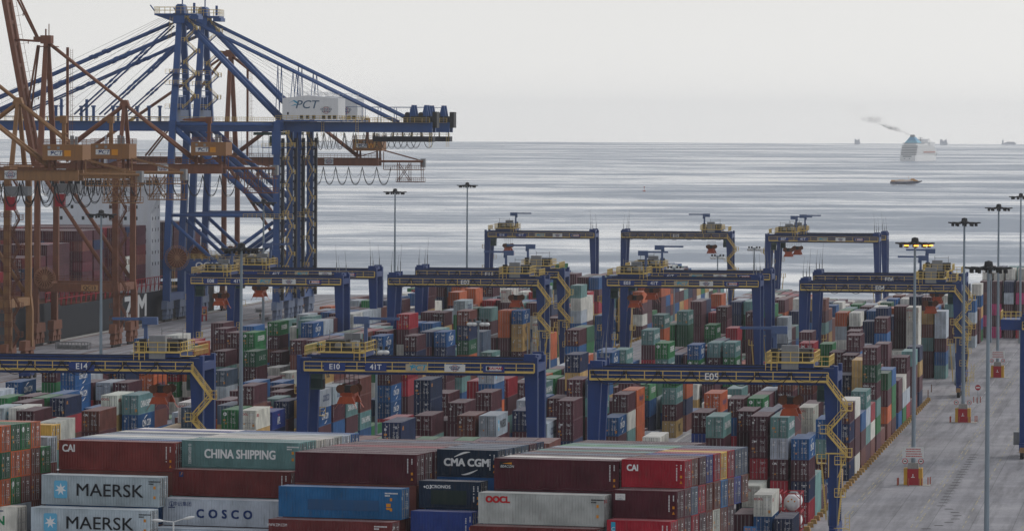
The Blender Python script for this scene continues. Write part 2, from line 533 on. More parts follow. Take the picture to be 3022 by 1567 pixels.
# painted lines, slots and crane rails on the apron
def stripe(w, a0, b0, a1, b1, wd, z):
    p = yard(a0, b0); q = yard(a1, b1); d = (q - p).normalized(); n = Vector((-d.y, d.x, 0)) * wd / 2
    w.quad((p.x - n.x, p.y - n.y, z), (q.x - n.x, q.y - n.y, z), (q.x + n.x, q.y + n.y, z), (p.x + n.x, p.y + n.y, z))
def worn(name, rgb, keep):
    m = bpy.data.materials.new(name); m.use_nodes = True; t = m.node_tree; b = t.nodes['Principled BSDF']
    b.inputs['Roughness'].default_value = .8
    g_ = N(t, 'ShaderNodeNewGeometry'); n = N(t, 'ShaderNodeTexNoise'); n.inputs['Scale'].default_value = .55; n.inputs['Detail'].default_value = 7; n.inputs['Roughness'].default_value = .75
    t.links.new(g_.outputs['Position'], n.inputs['Vector'])
    r = N(t, 'ShaderNodeMapRange'); r.inputs['From Min'].default_value = keep - .06; r.inputs['From Max'].default_value = keep + .06
    t.links.new(n.outputs[0], r.inputs[0])
    x = N(t, 'ShaderNodeMixRGB'); x.inputs[1].default_value = (*rgb, 1); x.inputs[2].default_value = (.19, .185, .19, 1)
    t.links.new(r.outputs[0], x.inputs[0]); t.links.new(x.outputs[0], b.inputs['Base Color'])
    return m
yl = MB()
for b in (-46.8, -46.2, -36.6, -35.9, -29.6, -21.6, -20.9):
    a = 560
    while a < 1330:
        stripe(yl, a, b, a + random.uniform(4, 9), b, .16, .008)
        a += random.uniform(9.5, 14)
for b in (-79.6, -77.8, -120.5, -121.2, -165.2, -129.0):
    for a in range(640, 1300, 14):
        stripe(yl, a, b, a + 9, b, .16, .008)
tag(yl.build('painted_lines', worn('worn_yellow_line', (.40, .34, .16), .50)), kind='structure')
wl = MB()
for a in (1086, 1112, 1172, 1176):
    stripe(wl, a, -74, a + 2, -8, .2, .008)
for b in (-88.1, -50.2):
    pass
for b in (-80.8,):
    stripe(wl, 800, -86.6, 1000, -86.6, .5, .008)
for b in (-40.2, -26.5):
    for a in range(1050, 1330, 22):
        stripe(wl, a, b, a + 12, b, .15, .008)
tag(wl.build('painted_lines', worn('worn_white_line', (.46, .46, .45), .52)), kind='structure')
sl_ = MB()
for k in range(34):
    a = 668 + k * 6.2
    stripe(sl_, a, -35.0 + (3.2 if 7 < k < 14 else 0) * math.sin((k - 7) / 7 * math.pi), a + .35, -33.8 + (3.2 if 7 < k < 14 else 0) * math.sin((k - 7) / 7 * math.pi), 1.1, .009)
for k in range(16):
    a = 880 + k * 13
    stripe(sl_, a, -27.5, a + .35, -26.4, 1.1, .009)
tag(sl_.build('drain_slots', M['gasket']), kind='structure')
rl = MB()
for b in (-275.0, -256.0, -244.7):
    for o in (-.25, .25):
        stripe(rl, 900, b + o, 1630, b + o, .12, .012)
    stripe(rl, 900, b, 1630, b, .35, .008)
for b in (-262, -251, -247.5, -238, -231, -224, -217, -212):
    stripe(rl, 1020, b, 1600, b + 2, .22, .007)
tag(rl.build('crane_rails', M['rust']), kind='structure')
# every yard stack: block, column, distance along the yard, place in its column, then paint number of each tier from the top
# (plus 100 or 200 where it is built as a thing of its own, with more or fewer parts)
STACKS = [
(5, 0, 653, 1, 8, 8, 9, 4, 11), (5, 1, 653, 1, 6, 0, 0, 4, 0), (5, 2, 653, 1, 0, 0, 3, 0, 0), (5, 3, 653, 1, 1, 0, 10, 1, 6),
(5, 4, 653, 1, 6, 7, 4, 0, 0), (5, 5, 653, 1, 1, 1, 5, 10, 1), (5, 6, 653, 1, 6, 5, 8, 11, 2), (5, 7, 653, 1, 0, 5, 10, 0, 5),
(5, 8, 653, 1, 6, 5, 7, 1, 1), (5, 9, 653, 1, 0, 11, 6, 7, 5), (5, 10, 653, 1, 1, 10, 0, 0, 5), (5, 11, 653, 1, 0, 5, 4, 5, 5),
(5, 12, 653, 1, 1, 10, 2, 0, 9), (3, 0, 769.7, 1, 10, 5, 0, 0), (3, 0, 798.6, 2, 205, 2, 1, 4), (3, 0, 823.8, 3, 4, 10, 5),
(3, 0, 846.9, 4, 200, 12, 6, 1), (3, 0, 868.8, 5, 203, 203, 0, 1, 4), (3, 0, 881.2, 6, 12), (3, 0, 894, 7, 5),
(3, 0, 967.3, 8, 207, 200, 0, 6), (3, 0, 983.8, 9, 0, 0), (3, 0, 1006.8, 10, 210, 0), (3, 0, 1019.2, 11, 200, 1, 5, 0),
(3, 0, 1032, 12, 204, 0, 8, 5, 2), (3, 0, 1044.8, 13, 11, 4, 5, 0, 11), (3, 0, 1057.6, 14, 0, 0, 4, 4, 0), (3, 0, 1070.4, 15, 5, 10, 11, 7),
(3, 0, 1083.2, 16, 210, 4, 11, 0, 0), (3, 0, 1096, 17, 11, 5, 8, 0, 7), (3, 0, 1108.8, 18, 11, 4, 4, 1, 4), (3, 0, 1121.6, 19, 1, 0, 0, 11, 1),
(3, 0, 1165, 20, 8, 3, 4, 9), (3, 0, 1177.8, 21, 0, 11, 9, 6), (3, 0, 1190.9, 22, 200, 200, 9, 0, 2, 0), (3, 0, 1280.1, 23, 8, 8, 2, 1, 0),
(3, 0, 1292.9, 24, 8, 0, 8, 0, 11), (3, 0, 1318.3, 25, 0, 10, 8, 6, 5, 8), (3, 0, 1345.2, 26, 0, 4, 10, 0, 1, 2), (3, 0, 1357.6, 27, 0, 3, 5, 0, 10),
(3, 0, 1370.4, 28, 5, 10, 6, 10, 1), (3, 0, 1383.2, 29, 12, 4, 5, 0, 0), (3, 0, 1396, 30, 11, 3, 8, 7, 11), (3, 0, 1408.8, 31, 0, 0, 1, 0, 1),
(3, 0, 1421.6, 32, 1, 4, 9, 4, 4), (3, 1, 768.9, 1, 211, 4, 0, 5), (3, 1, 784.6, 2, 0, 8, 10, 10), (3, 1, 798.5, 3, 6, 0, 2, 6),
(3, 1, 811, 4, 4, 8, 0, 5), (3, 1, 847.2, 5, 211, 0, 0, 1), (3, 1, 885.3, 6, 0, 0), (3, 1, 898.1, 7, 6),
(3, 1, 952.3, 8, 212, 11, 4), (3, 1, 982.3, 9, 206, 6, 4, 4, 8), (3, 1, 1045.9, 10, 8, 12, 0, 10, 5), (3, 1, 1084.3, 11, 0, 0, 4, 9, 1),
(3, 1, 1097.1, 12, 4, 0, 10, 0, 0), (3, 1, 1109.9, 13, 0, 0, 1, 7, 0), (3, 1, 1171.7, 14, 200, 0, 5, 8, 10), (3, 1, 1184.1, 15, 5, 0, 0, 6),
(3, 1, 1196.9, 16, 0, 5, 0, 4), (3, 1, 1269.3, 17, 3, 9, 6, 7, 2), (3, 1, 1281.7, 18, 0, 9, 0, 8, 5), (3, 1, 1294.5, 19, 0, 12, 4, 0, 2),
(3, 1, 1307.3, 20, 1, 0, 0, 8, 4), (3, 1, 1320.1, 21, 1, 6, 0, 0, 4), (3, 1, 1384.1, 22, 12, 3, 4, 2, 0), (3, 1, 1396.9, 23, 9, 4, 10, 11, 6),
(3, 1, 1409.7, 24, 0, 8, 6, 0, 5), (3, 1, 1422.5, 25, 0, 10, 8, 1, 8), (3, 1, 1435.3, 26, 1, 10, 4, 10, 0), (3, 1, 1480.2, 27, 6, 8, 12, 11, 0),
(3, 1, 1492.7, 28, 0, 2, 1, 0), (3, 2, 802.2, 1, 0, 0, 2, 0), (3, 2, 833.4, 2, 204, 204, 4, 4, 6), (3, 2, 847, 3, 0, 2, 0, 9),
(3, 2, 967.2, 4, 200, 8, 0, 1), (3, 2, 981, 5, 200, 0, 10, 8, 1), (3, 2, 1027.3, 6, 10, 8), (3, 2, 1052.6, 7, 10, 8),
(3, 2, 1065.4, 8, 8, 0, 8, 10, 6), (3, 2, 1091, 9, 4, 5, 8, 8, 0), (3, 2, 1103.8, 10, 5, 10, 7, 6, 0), (3, 2, 1116.6, 11, 0, 6, 4, 7, 1),
(3, 2, 1165, 12, 5, 10, 8, 1, 8), (3, 2, 1177.8, 13, 1, 8, 6, 0, 0), (3, 2, 1190.6, 14, 4, 1, 1, 8, 0), (3, 2, 1203.4, 15, 10, 2, 8, 9),
(3, 2, 1216.2, 16, 4, 3, 5, 0, 1), (3, 2, 1243.8, 17, 10, 9, 0, 1), (3, 2, 1269, 18, 6, 10, 9), (3, 2, 1281.8, 19, 12, 1, 8, 5, 4),
(3, 2, 1294.6, 20, 0, 6, 0, 2, 6), (3, 2, 1307.4, 21, 5, 1, 9, 10, 0), (3, 2, 1320.2, 22, 9, 5, 11, 0, 5), (3, 2, 1333, 23, 6, 4, 1, 8, 10),
(3, 2, 1345.8, 24, 0, 10, 10, 11, 4), (3, 2, 1409.8, 25, 10, 6, 1, 7, 8), (3, 2, 1422.6, 26, 0, 0, 0, 12, 12), (3, 2, 1435.4, 27, 0, 5, 0, 2, 0),
(3, 2, 1486.6, 28, 9, 8, 0, 10), (3, 2, 1512.2, 29, 4, 0, 4, 10), (3, 3, 796.9, 1, 6, 4, 1, 0), (3, 3, 963, 2, 209, 8),
(3, 3, 975.8, 3, 0, 2), (3, 3, 1014.2, 4, 4, 3, 11, 0, 0), (3, 3, 1078.2, 5, 11, 6, 9, 12, 0), (3, 3, 1091, 6, 0, 1, 0, 0, 11),
(3, 3, 1103.8, 7, 11, 0, 8, 1, 1), (3, 3, 1165, 8, 6, 0, 2, 3, 4), (3, 3, 1177.8, 9, 5, 0, 5, 8, 8), (3, 3, 1216.2, 10, 10, 1, 0, 0, 11),
(3, 3, 1241.8, 11, 2, 1, 10, 4, 4), (3, 3, 1254.6, 12, 0, 8, 10, 5, 4), (3, 3, 1280.8, 13, 0, 5, 1, 0, 0), (3, 3, 1293.3, 14, 10, 1, 9, 9, 0),
(3, 3, 1306.1, 15, 0, 9, 0, 0, 1), (3, 3, 1318.9, 16, 1, 10, 1, 4, 8), (3, 3, 1331.7, 17, 12, 8, 10, 0, 10), (3, 3, 1344.5, 18, 11, 0, 8, 7, 5),
(3, 3, 1357.3, 19, 0, 0, 4, 9, 5), (3, 3, 1370.1, 20, 9, 0, 5, 10, 11), (3, 3, 1421.3, 21, 0, 0, 9, 3, 0), (3, 3, 1434.1, 22, 10, 5, 1, 1, 10),
(3, 4, 845.9, 1, 200, 6, 5, 4, 3), (3, 4, 871.1, 2, 11, 4, 10, 10), (3, 4, 903, 3, 205, 3, 2, 0), (3, 4, 917.4, 4, 4, 8, 10, 4),
(3, 4, 968.2, 5, 202, 203, 10, 0), (3, 4, 981, 6, 4, 0), (3, 4, 999.7, 7, 200, 1, 0, 4, 9), (3, 4, 1032, 8, 0, 10),
(3, 4, 1061.6, 9, 0), (3, 4, 1086.9, 10, 10, 8, 1, 5), (3, 4, 1125.3, 11, 3, 7, 8, 0, 2), (3, 4, 1165, 12, 11, 0, 10, 3, 2),
(3, 4, 1254.6, 13, 6, 10, 0, 7, 3), (3, 4, 1293, 14, 0, 3, 8, 5, 9), (3, 4, 1305.8, 15, 0, 5, 4, 0, 8), (3, 4, 1318.6, 16, 8, 4, 0, 6, 2),
(3, 4, 1331.4, 17, 5, 1, 4, 6, 10), (3, 4, 1344.2, 18, 4, 6, 7, 2, 2), (3, 4, 1357, 19, 0, 10, 2, 8, 0), (3, 4, 1369.8, 20, 1, 4, 9, 9, 11),
(3, 4, 1382.6, 21, 7, 0, 1, 6, 5), (3, 4, 1523.4, 22, 11, 0, 11, 1), (3, 4, 1536.2, 23, 4, 11, 7, 9), (3, 5, 815.5, 1, 11, 0, 4, 10),
(3, 5, 879.1, 2, 8, 12, 4, 4), (3, 5, 891.9, 3, 0, 9, 2, 0), (3, 5, 904.7, 4, 2, 0, 5, 0), (3, 5, 938.7, 5, 200, 10, 10, 6, 6),
(3, 5, 966.8, 6, 210, 200, 202, 206, 10), (3, 5, 979.2, 7, 6, 3, 10, 4), (3, 5, 1056, 8, 4), (3, 5, 1107.2, 9, 7, 5, 6, 10),
(3, 5, 1165, 10, 5, 0, 0, 5, 8), (3, 5, 1177.8, 11, 1, 0, 6, 0, 5), (3, 5, 1190.6, 12, 0, 6, 10, 7, 0), (3, 5, 1280.2, 13, 1, 6, 10, 3, 0),
(3, 5, 1382.6, 14, 4, 4, 5, 10, 6), (3, 5, 1395.4, 15, 1, 4, 2, 8, 1), (3, 5, 1408.2, 16, 10, 3, 0, 10, 9), (3, 5, 1421, 17, 0, 0, 10, 4, 4),
(3, 5, 1433.8, 18, 4, 1, 11, 6, 4), (3, 5, 1446.6, 19, 0, 8, 1, 0, 4), (3, 6, 845, 1, 204, 1, 1, 4), (3, 6, 864.9, 2, 0, 11, 0),
(3, 6, 890.1, 3, 0, 0, 7, 3), (3, 6, 902.9, 4, 0, 0, 4, 8), (3, 6, 951.5, 5, 4, 0, 2, 9, 0), (3, 6, 989.6, 6, 5, 0, 8, 0),
(3, 6, 1002.4, 7, 3, 12, 1, 5), (3, 6, 1028.5, 8, 0, 0, 0, 4, 1), (3, 6, 1066.6, 9, 7, 5, 10, 10), (3, 6, 1079.4, 10, 10),
(3, 6, 1096.1, 11, 200, 10), (3, 7, 876, 1, 7, 3, 5), (3, 7, 962, 2, 10, 0, 0, 4), (3, 7, 974.5, 3, 5, 8, 5, 0),
(3, 7, 1012.9, 4, 2, 1, 6, 0), (3, 7, 1038.5, 5, 0, 4, 0), (3, 7, 1076.9, 6, 0, 12, 0, 6), (3, 7, 1089.7, 7, 5),
(3, 7, 1110.2, 8, 206, 200, 1, 4), (3, 7, 1122.7, 9, 8, 4, 8, 9), (2, 0, 686, 1, 12), (2, 0, 698.8, 2, 2, 8),
(2, 0, 711.6, 3, 8, 5, 0, 8), (2, 0, 724.4, 4, 212, 8, 0, 10, 8), (2, 0, 737.2, 5, 0), (2, 0, 770.5, 6, 210, 9, 9, 6),
(2, 0, 828, 7, 211, 204, 0, 3), (2, 0, 842.1, 8, 211, 200, 4, 5), (2, 0, 855.7, 9, 200, 208, 0, 8), (2, 0, 870.2, 10, 201, 201, 208, 4),
(2, 0, 882.7, 11, 6), (2, 0, 904.9, 12, 200, 204, 204, 2), (2, 0, 924.8, 13, 202, 2, 0, 0), (2, 0, 954.6, 14, 0, 0),
(2, 0, 973.5, 15, 200, 0, 8), (2, 0, 995.3, 16, 200, 8, 4), (2, 0, 1039.7, 17, 208, 0, 9), (2, 0, 1052.1, 18, 8, 0),
(2, 0, 1064.9, 19, 0), (2, 0, 1077.7, 20, 0), (2, 0, 1124.2, 21, 210, 210, 210, 10), (2, 0, 1136.7, 22, 3, 3, 4),
(2, 0, 1149.5, 23, 0, 4, 7, 10), (2, 0, 1162.3, 24, 10), (2, 0, 1175.1, 25, 6, 0), (2, 0, 1194.8, 26, 8, 10, 11, 4, 10, 1),
(2, 0, 1207.3, 27, 10, 10, 0, 8, 0), (2, 0, 1245.1, 28, 4, 4, 4), (2, 0, 1257.6, 29, 4), (2, 0, 1296.2, 30, 9, 9, 9, 5),
(2, 0, 1332.4, 31, 3, 0, 10, 0), (2, 0, 1344.8, 32, 3, 0, 0, 0, 4), (2, 0, 1357.6, 33, 6, 2), (2, 0, 1380.8, 34, 3, 0, 0, 0),
(2, 0, 1393.2, 35, 11, 3, 4, 5, 6), (2, 0, 1406, 36, 0, 1, 3, 0, 8), (2, 0, 1418.8, 37, 0, 5, 0, 4, 9), (2, 0, 1431.6, 38, 11, 10, 0, 9, 0),
(2, 0, 1444.4, 39, 0, 9, 8, 3, 5), (2, 0, 1457.2, 40, 5, 5, 1, 6), (2, 0, 1470, 41, 4, 0, 0, 6), (2, 0, 1482.8, 42, 0, 9, 10, 8),
(2, 0, 1495.6, 43, 3, 6, 4, 1), (2, 0, 1508.4, 44, 9, 10, 5), (2, 0, 1521.2, 45, 10, 0, 12), (2, 0, 1534, 46, 0, 6, 6),
(2, 0, 1546.8, 47, 8, 0, 0), (2, 0, 1559.6, 48, 8, 0), (2, 1, 686, 1, 10), (2, 1, 698.8, 2, 8),
(2, 1, 711.6, 3, 0, 4), (2, 1, 724.4, 4, 9, 0, 6, 0), (2, 1, 737.2, 5, 210, 0, 5, 5, 5), (2, 1, 750, 6, 0),
(2, 1, 771.4, 7, 206, 5, 11, 1), (2, 1, 784.8, 8, 200, 1, 11, 11, 0), (2, 1, 848.5, 9, 209, 10, 0, 0, 2), (2, 1, 861.3, 10, 201, 1, 8, 1, 0),
(2, 1, 874.1, 11, 0, 9, 0, 0), (2, 1, 886.9, 12, 206, 5, 7, 7, 0), (2, 1, 912.5, 13, 4, 8), (2, 1, 950.9, 14, 1, 8, 0),
(2, 1, 975.3, 15, 0, 10), (2, 1, 994.9, 16, 204, 205, 10, 10, 11), (2, 1, 1026.5, 17, 201, 205, 207, 3, 1, 1), (2, 1, 1077.4, 18, 8),
(2, 1, 1111.6, 19, 204, 209, 209, 200, 0), (2, 1, 1136.9, 20, 7), (2, 1, 1162.5, 21, 5, 0, 11, 0, 8), (2, 1, 1210.4, 22, 0, 0, 3, 0),
(2, 1, 1235, 23, 2, 9, 0, 4, 2), (2, 1, 1257.6, 24, 4, 0, 2, 9, 4, 0), (2, 1, 1295.7, 25, 8, 11, 4, 11), (2, 1, 1308.2, 26, 0, 2, 6, 6),
(2, 1, 1320.6, 27, 7, 11, 8, 10, 0), (2, 1, 1333.4, 28, 0, 1, 8, 9, 1), (2, 1, 1346.2, 29, 6, 8, 2, 1, 12), (2, 1, 1359, 30, 9, 0, 0, 0, 0),
(2, 1, 1371.8, 31, 0, 0, 0, 2, 1), (2, 1, 1384.6, 32, 0, 0, 12, 4, 8), (2, 1, 1397.4, 33, 4, 7, 8, 0, 9), (2, 1, 1410.2, 34, 2, 0, 6, 11, 0),
(2, 1, 1423, 35, 11, 10, 8, 0, 0), (2, 1, 1435.8, 36, 0, 8, 10, 5, 10), (2, 1, 1448.6, 37, 10, 11, 3, 5, 0), (2, 1, 1461.4, 38, 8, 5, 1, 10, 5),
(2, 1, 1487, 39, 4, 10, 0, 0), (2, 1, 1499.8, 40, 6, 0, 9, 12), (2, 1, 1512.6, 41, 0, 1, 5, 5), (2, 1, 1551, 42, 9, 9, 1),
(2, 1, 1563.8, 43, 9, 0, 0), (2, 2, 686, 1, 7), (2, 2, 698.8, 2, 0), (2, 2, 724.4, 3, 1),
(2, 2, 737.2, 4, 0, 0, 5), (2, 2, 750, 5, 1, 10, 7, 11), (2, 2, 783.8, 6, 12, 9, 7, 10), (2, 2, 818.2, 7, 213, 5, 12),
(2, 2, 853, 8, 9, 11, 0), (2, 2, 878.2, 9, 2, 0, 0, 11, 2), (2, 2, 891, 10, 5, 4, 7, 4, 1), (2, 2, 903.8, 11, 0, 0, 1, 1, 11),
(2, 2, 975.2, 12, 200, 205, 9, 5, 8), (2, 2, 995.2, 13, 5, 0, 0, 5, 1), (2, 2, 1007.7, 14, 8, 4, 4, 0, 0), (2, 2, 1030.6, 15, 5),
(2, 2, 1055.9, 16, 8), (2, 2, 1069.3, 17, 12, 12, 0, 5), (2, 2, 1111.9, 18, 3, 3, 0, 0, 10), (2, 2, 1160, 19, 0, 10, 4, 11, 11),
(2, 2, 1210.8, 20, 1, 9, 7), (2, 2, 1235, 21, 3, 10, 1, 7), (2, 2, 1258.8, 22, 0, 2, 8, 7, 8, 6), (2, 2, 1282.1, 23, 10, 5, 0, 4),
(2, 2, 1307.3, 24, 11, 0, 6, 10, 0), (2, 2, 1320.1, 25, 2, 8, 0, 9, 0), (2, 2, 1332.9, 26, 4, 1, 0, 1, 4), (2, 2, 1345.7, 27, 9, 0, 6, 10, 8),
(2, 2, 1358.5, 28, 0, 1, 4, 5, 6), (2, 2, 1371.3, 29, 5, 11, 7, 0, 4), (2, 2, 1384.1, 30, 1, 4, 11, 1, 5), (2, 2, 1396.9, 31, 4, 12, 1, 11, 11),
(2, 2, 1409.7, 32, 1, 9, 4, 1, 1), (2, 2, 1422.5, 33, 1, 0, 8, 8, 0), (2, 2, 1435.3, 34, 1, 10, 2, 9, 0), (2, 2, 1448.1, 35, 11, 2, 0, 1, 4),
(2, 2, 1460.9, 36, 4, 8, 9, 9, 10), (2, 2, 1473.7, 37, 10, 5, 1, 11, 0), (2, 2, 1486.5, 38, 4, 0, 5, 8, 9), (2, 2, 1524.9, 39, 4, 12, 1, 0),
(2, 3, 750, 1, 5, 3), (2, 3, 762.8, 2, 11, 4, 4, 5), (2, 3, 797.7, 3, 0, 3, 0, 0), (2, 3, 822.9, 4, 3, 10, 0),
(2, 3, 835.7, 5, 8), (2, 3, 850.4, 6, 205, 0, 0), (2, 3, 888.4, 7, 1, 0, 8, 8, 3), (2, 3, 901.2, 8, 10, 9, 12, 0, 0),
(2, 3, 914, 9, 0, 3, 4, 0, 6), (2, 3, 926.8, 10, 0, 0, 0, 0), (2, 3, 999, 11, 0, 11), (2, 3, 1049.9, 12, 8, 8, 5),
(2, 3, 1111.5, 13, 0, 2, 11), (2, 3, 1123.9, 14, 0, 1, 9), (2, 3, 1159.2, 15, 8, 4, 11, 0, 6), (2, 3, 1171.6, 16, 4, 0, 9, 5, 0),
(2, 3, 1235, 17, 11, 6, 9), (2, 3, 1247.8, 18, 0, 0, 4), (2, 3, 1278.6, 19, 0, 0, 0), (2, 3, 1316.6, 20, 10, 10, 4, 4, 0),
(2, 3, 1329.4, 21, 10, 4, 1, 0, 10), (2, 3, 1342.2, 22, 4, 0, 0, 0, 0), (2, 3, 1355, 23, 8, 4, 4, 9, 5), (2, 3, 1367.8, 24, 0, 12, 4, 9, 1),
(2, 3, 1380.6, 25, 10, 2, 0, 6, 2), (2, 3, 1393.4, 26, 8, 4, 4, 11, 4), (2, 3, 1406.2, 27, 5, 2, 0, 10, 3), (2, 3, 1419, 28, 0, 4, 5, 6, 4),
(2, 3, 1431.8, 29, 0, 0, 1, 5, 4), (2, 3, 1444.6, 30, 1, 4, 5, 0, 9), (2, 3, 1457.4, 31, 5, 0, 10, 11, 1), (2, 3, 1470.2, 32, 0, 6, 9, 2, 1),
(2, 3, 1483, 33, 0, 6, 0, 0, 0), (2, 3, 1495.8, 34, 11, 4, 11, 0, 7), (2, 3, 1547, 35, 4, 5, 0, 5), (2, 4, 684.7, 1, 210, 0, 5, 0, 5),
(2, 4, 712.5, 2, 201, 0, 1, 1, 2), (2, 4, 789, 3, 0), (2, 4, 801.8, 4, 8, 9, 3), (2, 4, 826.1, 5, 0, 0, 0, 4),
(2, 4, 838.5, 6, 0, 5, 0), (2, 4, 857.6, 7, 8, 8, 5), (2, 4, 895.6, 8, 0, 7, 1, 4, 1), (2, 4, 934, 9, 0, 6, 6, 6, 0),
(2, 4, 972.7, 10, 204, 204, 6, 10, 3), (2, 4, 1005.2, 11, 202, 0, 10, 0, 11, 0), (2, 4, 1037, 12, 4, 0, 2, 6, 0), (2, 4, 1062.2, 13, 4, 4, 9),
(2, 4, 1084.7, 14, 211, 6, 6, 0, 6, 11), (2, 4, 1125.3, 15, 8, 0, 11, 0, 0), (2, 4, 1161, 16, 210, 0, 1, 0, 0, 4), (2, 4, 1286.1, 17, 0, 0, 6, 11, 1, 0),
(2, 4, 1349.7, 18, 9, 2, 1, 11, 10), (2, 4, 1362.5, 19, 6, 6, 10, 4, 11), (2, 4, 1375.3, 20, 4, 2, 1, 2, 1), (2, 4, 1388.1, 21, 0, 6, 11, 5, 0),
(2, 4, 1400.9, 22, 1, 0, 0, 0, 6), (2, 4, 1413.7, 23, 8, 0, 1, 11, 4), (2, 4, 1426.5, 24, 8, 9, 2, 0, 9), (2, 4, 1439.3, 25, 0, 8, 10, 0, 10),
(2, 4, 1452.1, 26, 8, 0, 0, 0, 2), (2, 4, 1464.9, 27, 7, 2, 3, 5, 0), (2, 4, 1477.7, 28, 0, 0, 5, 0, 9), (2, 4, 1490.5, 29, 7, 0, 8, 1, 0),
(2, 4, 1503.3, 30, 10, 8, 0, 2, 12), (2, 4, 1567.3, 31, 5, 0, 8, 4), (2, 5, 686, 1, 4), (2, 5, 698.8, 2, 6, 0, 0, 0),
(2, 5, 724.4, 3, 4, 7), (2, 5, 754.8, 4, 208, 204, 4, 1, 1), (2, 5, 767.2, 5, 12), (2, 5, 805.6, 6, 0, 8, 0, 5),
(2, 5, 854.2, 7, 4, 5, 5, 10), (2, 5, 879.6, 8, 0, 5, 4), (2, 5, 930.4, 9, 0, 8, 1, 5, 12), (2, 5, 996.1, 10, 0, 0, 0, 6, 9),
(2, 5, 1037.3, 11, 4, 5, 4, 0, 11), (2, 5, 1123.9, 12, 7, 1, 0, 0, 10), (2, 5, 1174.8, 13, 0, 7, 5, 0, 11), (2, 5, 1200.4, 14, 8, 1, 4, 11, 0),
(2, 5, 1235, 15, 2, 0, 0, 0, 6), (2, 5, 1247.8, 16, 12, 4, 4, 0, 10), (2, 5, 1363, 17, 8, 8, 0, 4, 0), (2, 5, 1375.8, 18, 1, 8, 7, 0, 12),
(2, 5, 1388.6, 19, 0, 0, 5, 8, 1), (2, 5, 1401.4, 20, 1, 5, 5, 0, 7), (2, 5, 1414.2, 21, 10, 4, 5, 9, 9), (2, 5, 1427, 22, 8, 1, 0, 5, 8),
(2, 5, 1439.8, 23, 10, 1, 11, 1, 2), (2, 5, 1452.6, 24, 0, 0, 12, 0, 9), (2, 5, 1465.4, 25, 0, 9, 0, 7, 9), (2, 5, 1478.2, 26, 5, 9, 5, 9, 12),
(2, 5, 1491, 27, 4, 9, 3, 0, 0), (2, 5, 1503.8, 28, 4, 0, 7, 0, 0), (2, 6, 724.4, 1, 12, 10), (2, 6, 753.8, 2, 210, 209, 0, 0, 1),
(2, 6, 896.1, 3, 0, 4, 7), (2, 6, 908.5, 4, 0, 0), (2, 6, 934.1, 5, 6, 2, 7, 6, 1), (2, 6, 946.9, 6, 0, 0, 1, 8, 0),
(2, 6, 959.7, 7, 0, 10, 0, 8, 8), (2, 6, 972.5, 8, 8, 0, 8, 8, 1), (2, 6, 985.3, 9, 1, 5, 0, 5, 0), (2, 6, 998.1, 10, 2, 5, 8, 1, 7),
(2, 6, 1010.9, 11, 8, 4, 0, 6, 12), (2, 6, 1049.3, 12, 0, 0, 8, 9, 10), (2, 6, 1068.9, 13, 10), (2, 6, 1094.8, 14, 200, 9, 0, 6, 0),
(2, 6, 1111.2, 15, 11, 2, 0, 3, 0), (2, 6, 1136.4, 16, 1, 0, 1, 7, 6), (2, 6, 1174, 17, 2, 0, 6, 1, 12), (2, 6, 1199.3, 18, 12, 5, 4, 8, 1),
(2, 6, 1235, 19, 10, 0, 0, 0, 11), (2, 6, 1247.8, 20, 0, 10, 10, 4, 0), (2, 6, 1260.6, 21, 8, 1, 0, 0, 0), (2, 6, 1273.4, 22, 11, 9, 0, 6, 1),
(2, 6, 1363, 23, 8, 11, 12, 0, 2), (2, 6, 1375.8, 24, 1, 12, 8, 1, 8), (2, 7, 686, 1, 1), (2, 7, 710.5, 2, 200, 0, 2, 0, 5),
(2, 7, 786.9, 3, 10, 0), (2, 7, 812.5, 4, 6, 4), (2, 7, 889.3, 5, 0, 12, 8), (2, 7, 912.3, 6, 4, 8, 10),
(2, 7, 950.3, 7, 0, 1, 8, 0, 0), (2, 7, 963.1, 8, 0, 4, 4, 0, 0), (2, 7, 975.9, 9, 4, 0, 1, 0, 8), (2, 7, 988.7, 10, 7, 8, 2, 3, 0),
(2, 7, 1001.5, 11, 0, 11, 8, 5, 0), (2, 7, 1014.3, 12, 11, 6, 9, 9, 0), (2, 7, 1027.1, 13, 0, 11, 5, 7, 0), (2, 7, 1043.4, 14, 8, 8, 5),
(2, 7, 1068.7, 15, 8, 5, 4, 7, 5), (2, 7, 1097.7, 16, 0, 0, 0, 9, 0), (2, 7, 1139.6, 17, 3, 0, 4, 0, 6, 3), (2, 7, 1166, 18, 3, 3, 2, 10, 0, 8),
(2, 7, 1196.2, 19, 200, 11, 10, 3, 6, 0), (2, 7, 1235, 20, 0, 0, 0, 0, 6), (2, 7, 1247.8, 21, 0, 0, 6, 5, 0), (2, 7, 1260.6, 22, 8, 8, 0, 7, 5),
(2, 7, 1273.4, 23, 3, 0, 7, 5, 0), (2, 7, 1286.2, 24, 11, 12, 5, 0, 5), (2, 7, 1299, 25, 6, 11, 9, 11, 5), (1, 0, 714.8, 1, 9),
(1, 0, 753.4, 2, 200, 200, 5, 2, 4), (1, 0, 765.8, 3, 7), (1, 0, 778.6, 4, 5), (1, 0, 814.4, 5, 204, 0, 8),
(1, 0, 828.2, 6, 200, 10, 8, 6), (1, 0, 842.4, 7, 203, 3, 3, 1), (1, 0, 867.6, 8, 12), (1, 0, 908.5, 9, 206, 208, 200, 209),
(1, 0, 927.4, 10, 3, 5, 1), (1, 0, 939.9, 11, 4), (1, 0, 984.5, 12, 0, 12), (1, 0, 1029.1, 13, 208, 206, 6, 0),
(1, 0, 1041.6, 14, 8), (1, 0, 1054.4, 15, 0), (1, 0, 1067.2, 16, 0), (1, 0, 1080, 17, 2),
(1, 0, 1092.8, 18, 0), (1, 0, 1105.6, 19, 10), (1, 0, 1118.4, 20, 4), (1, 0, 1166, 21, 11, 11, 12, 10),
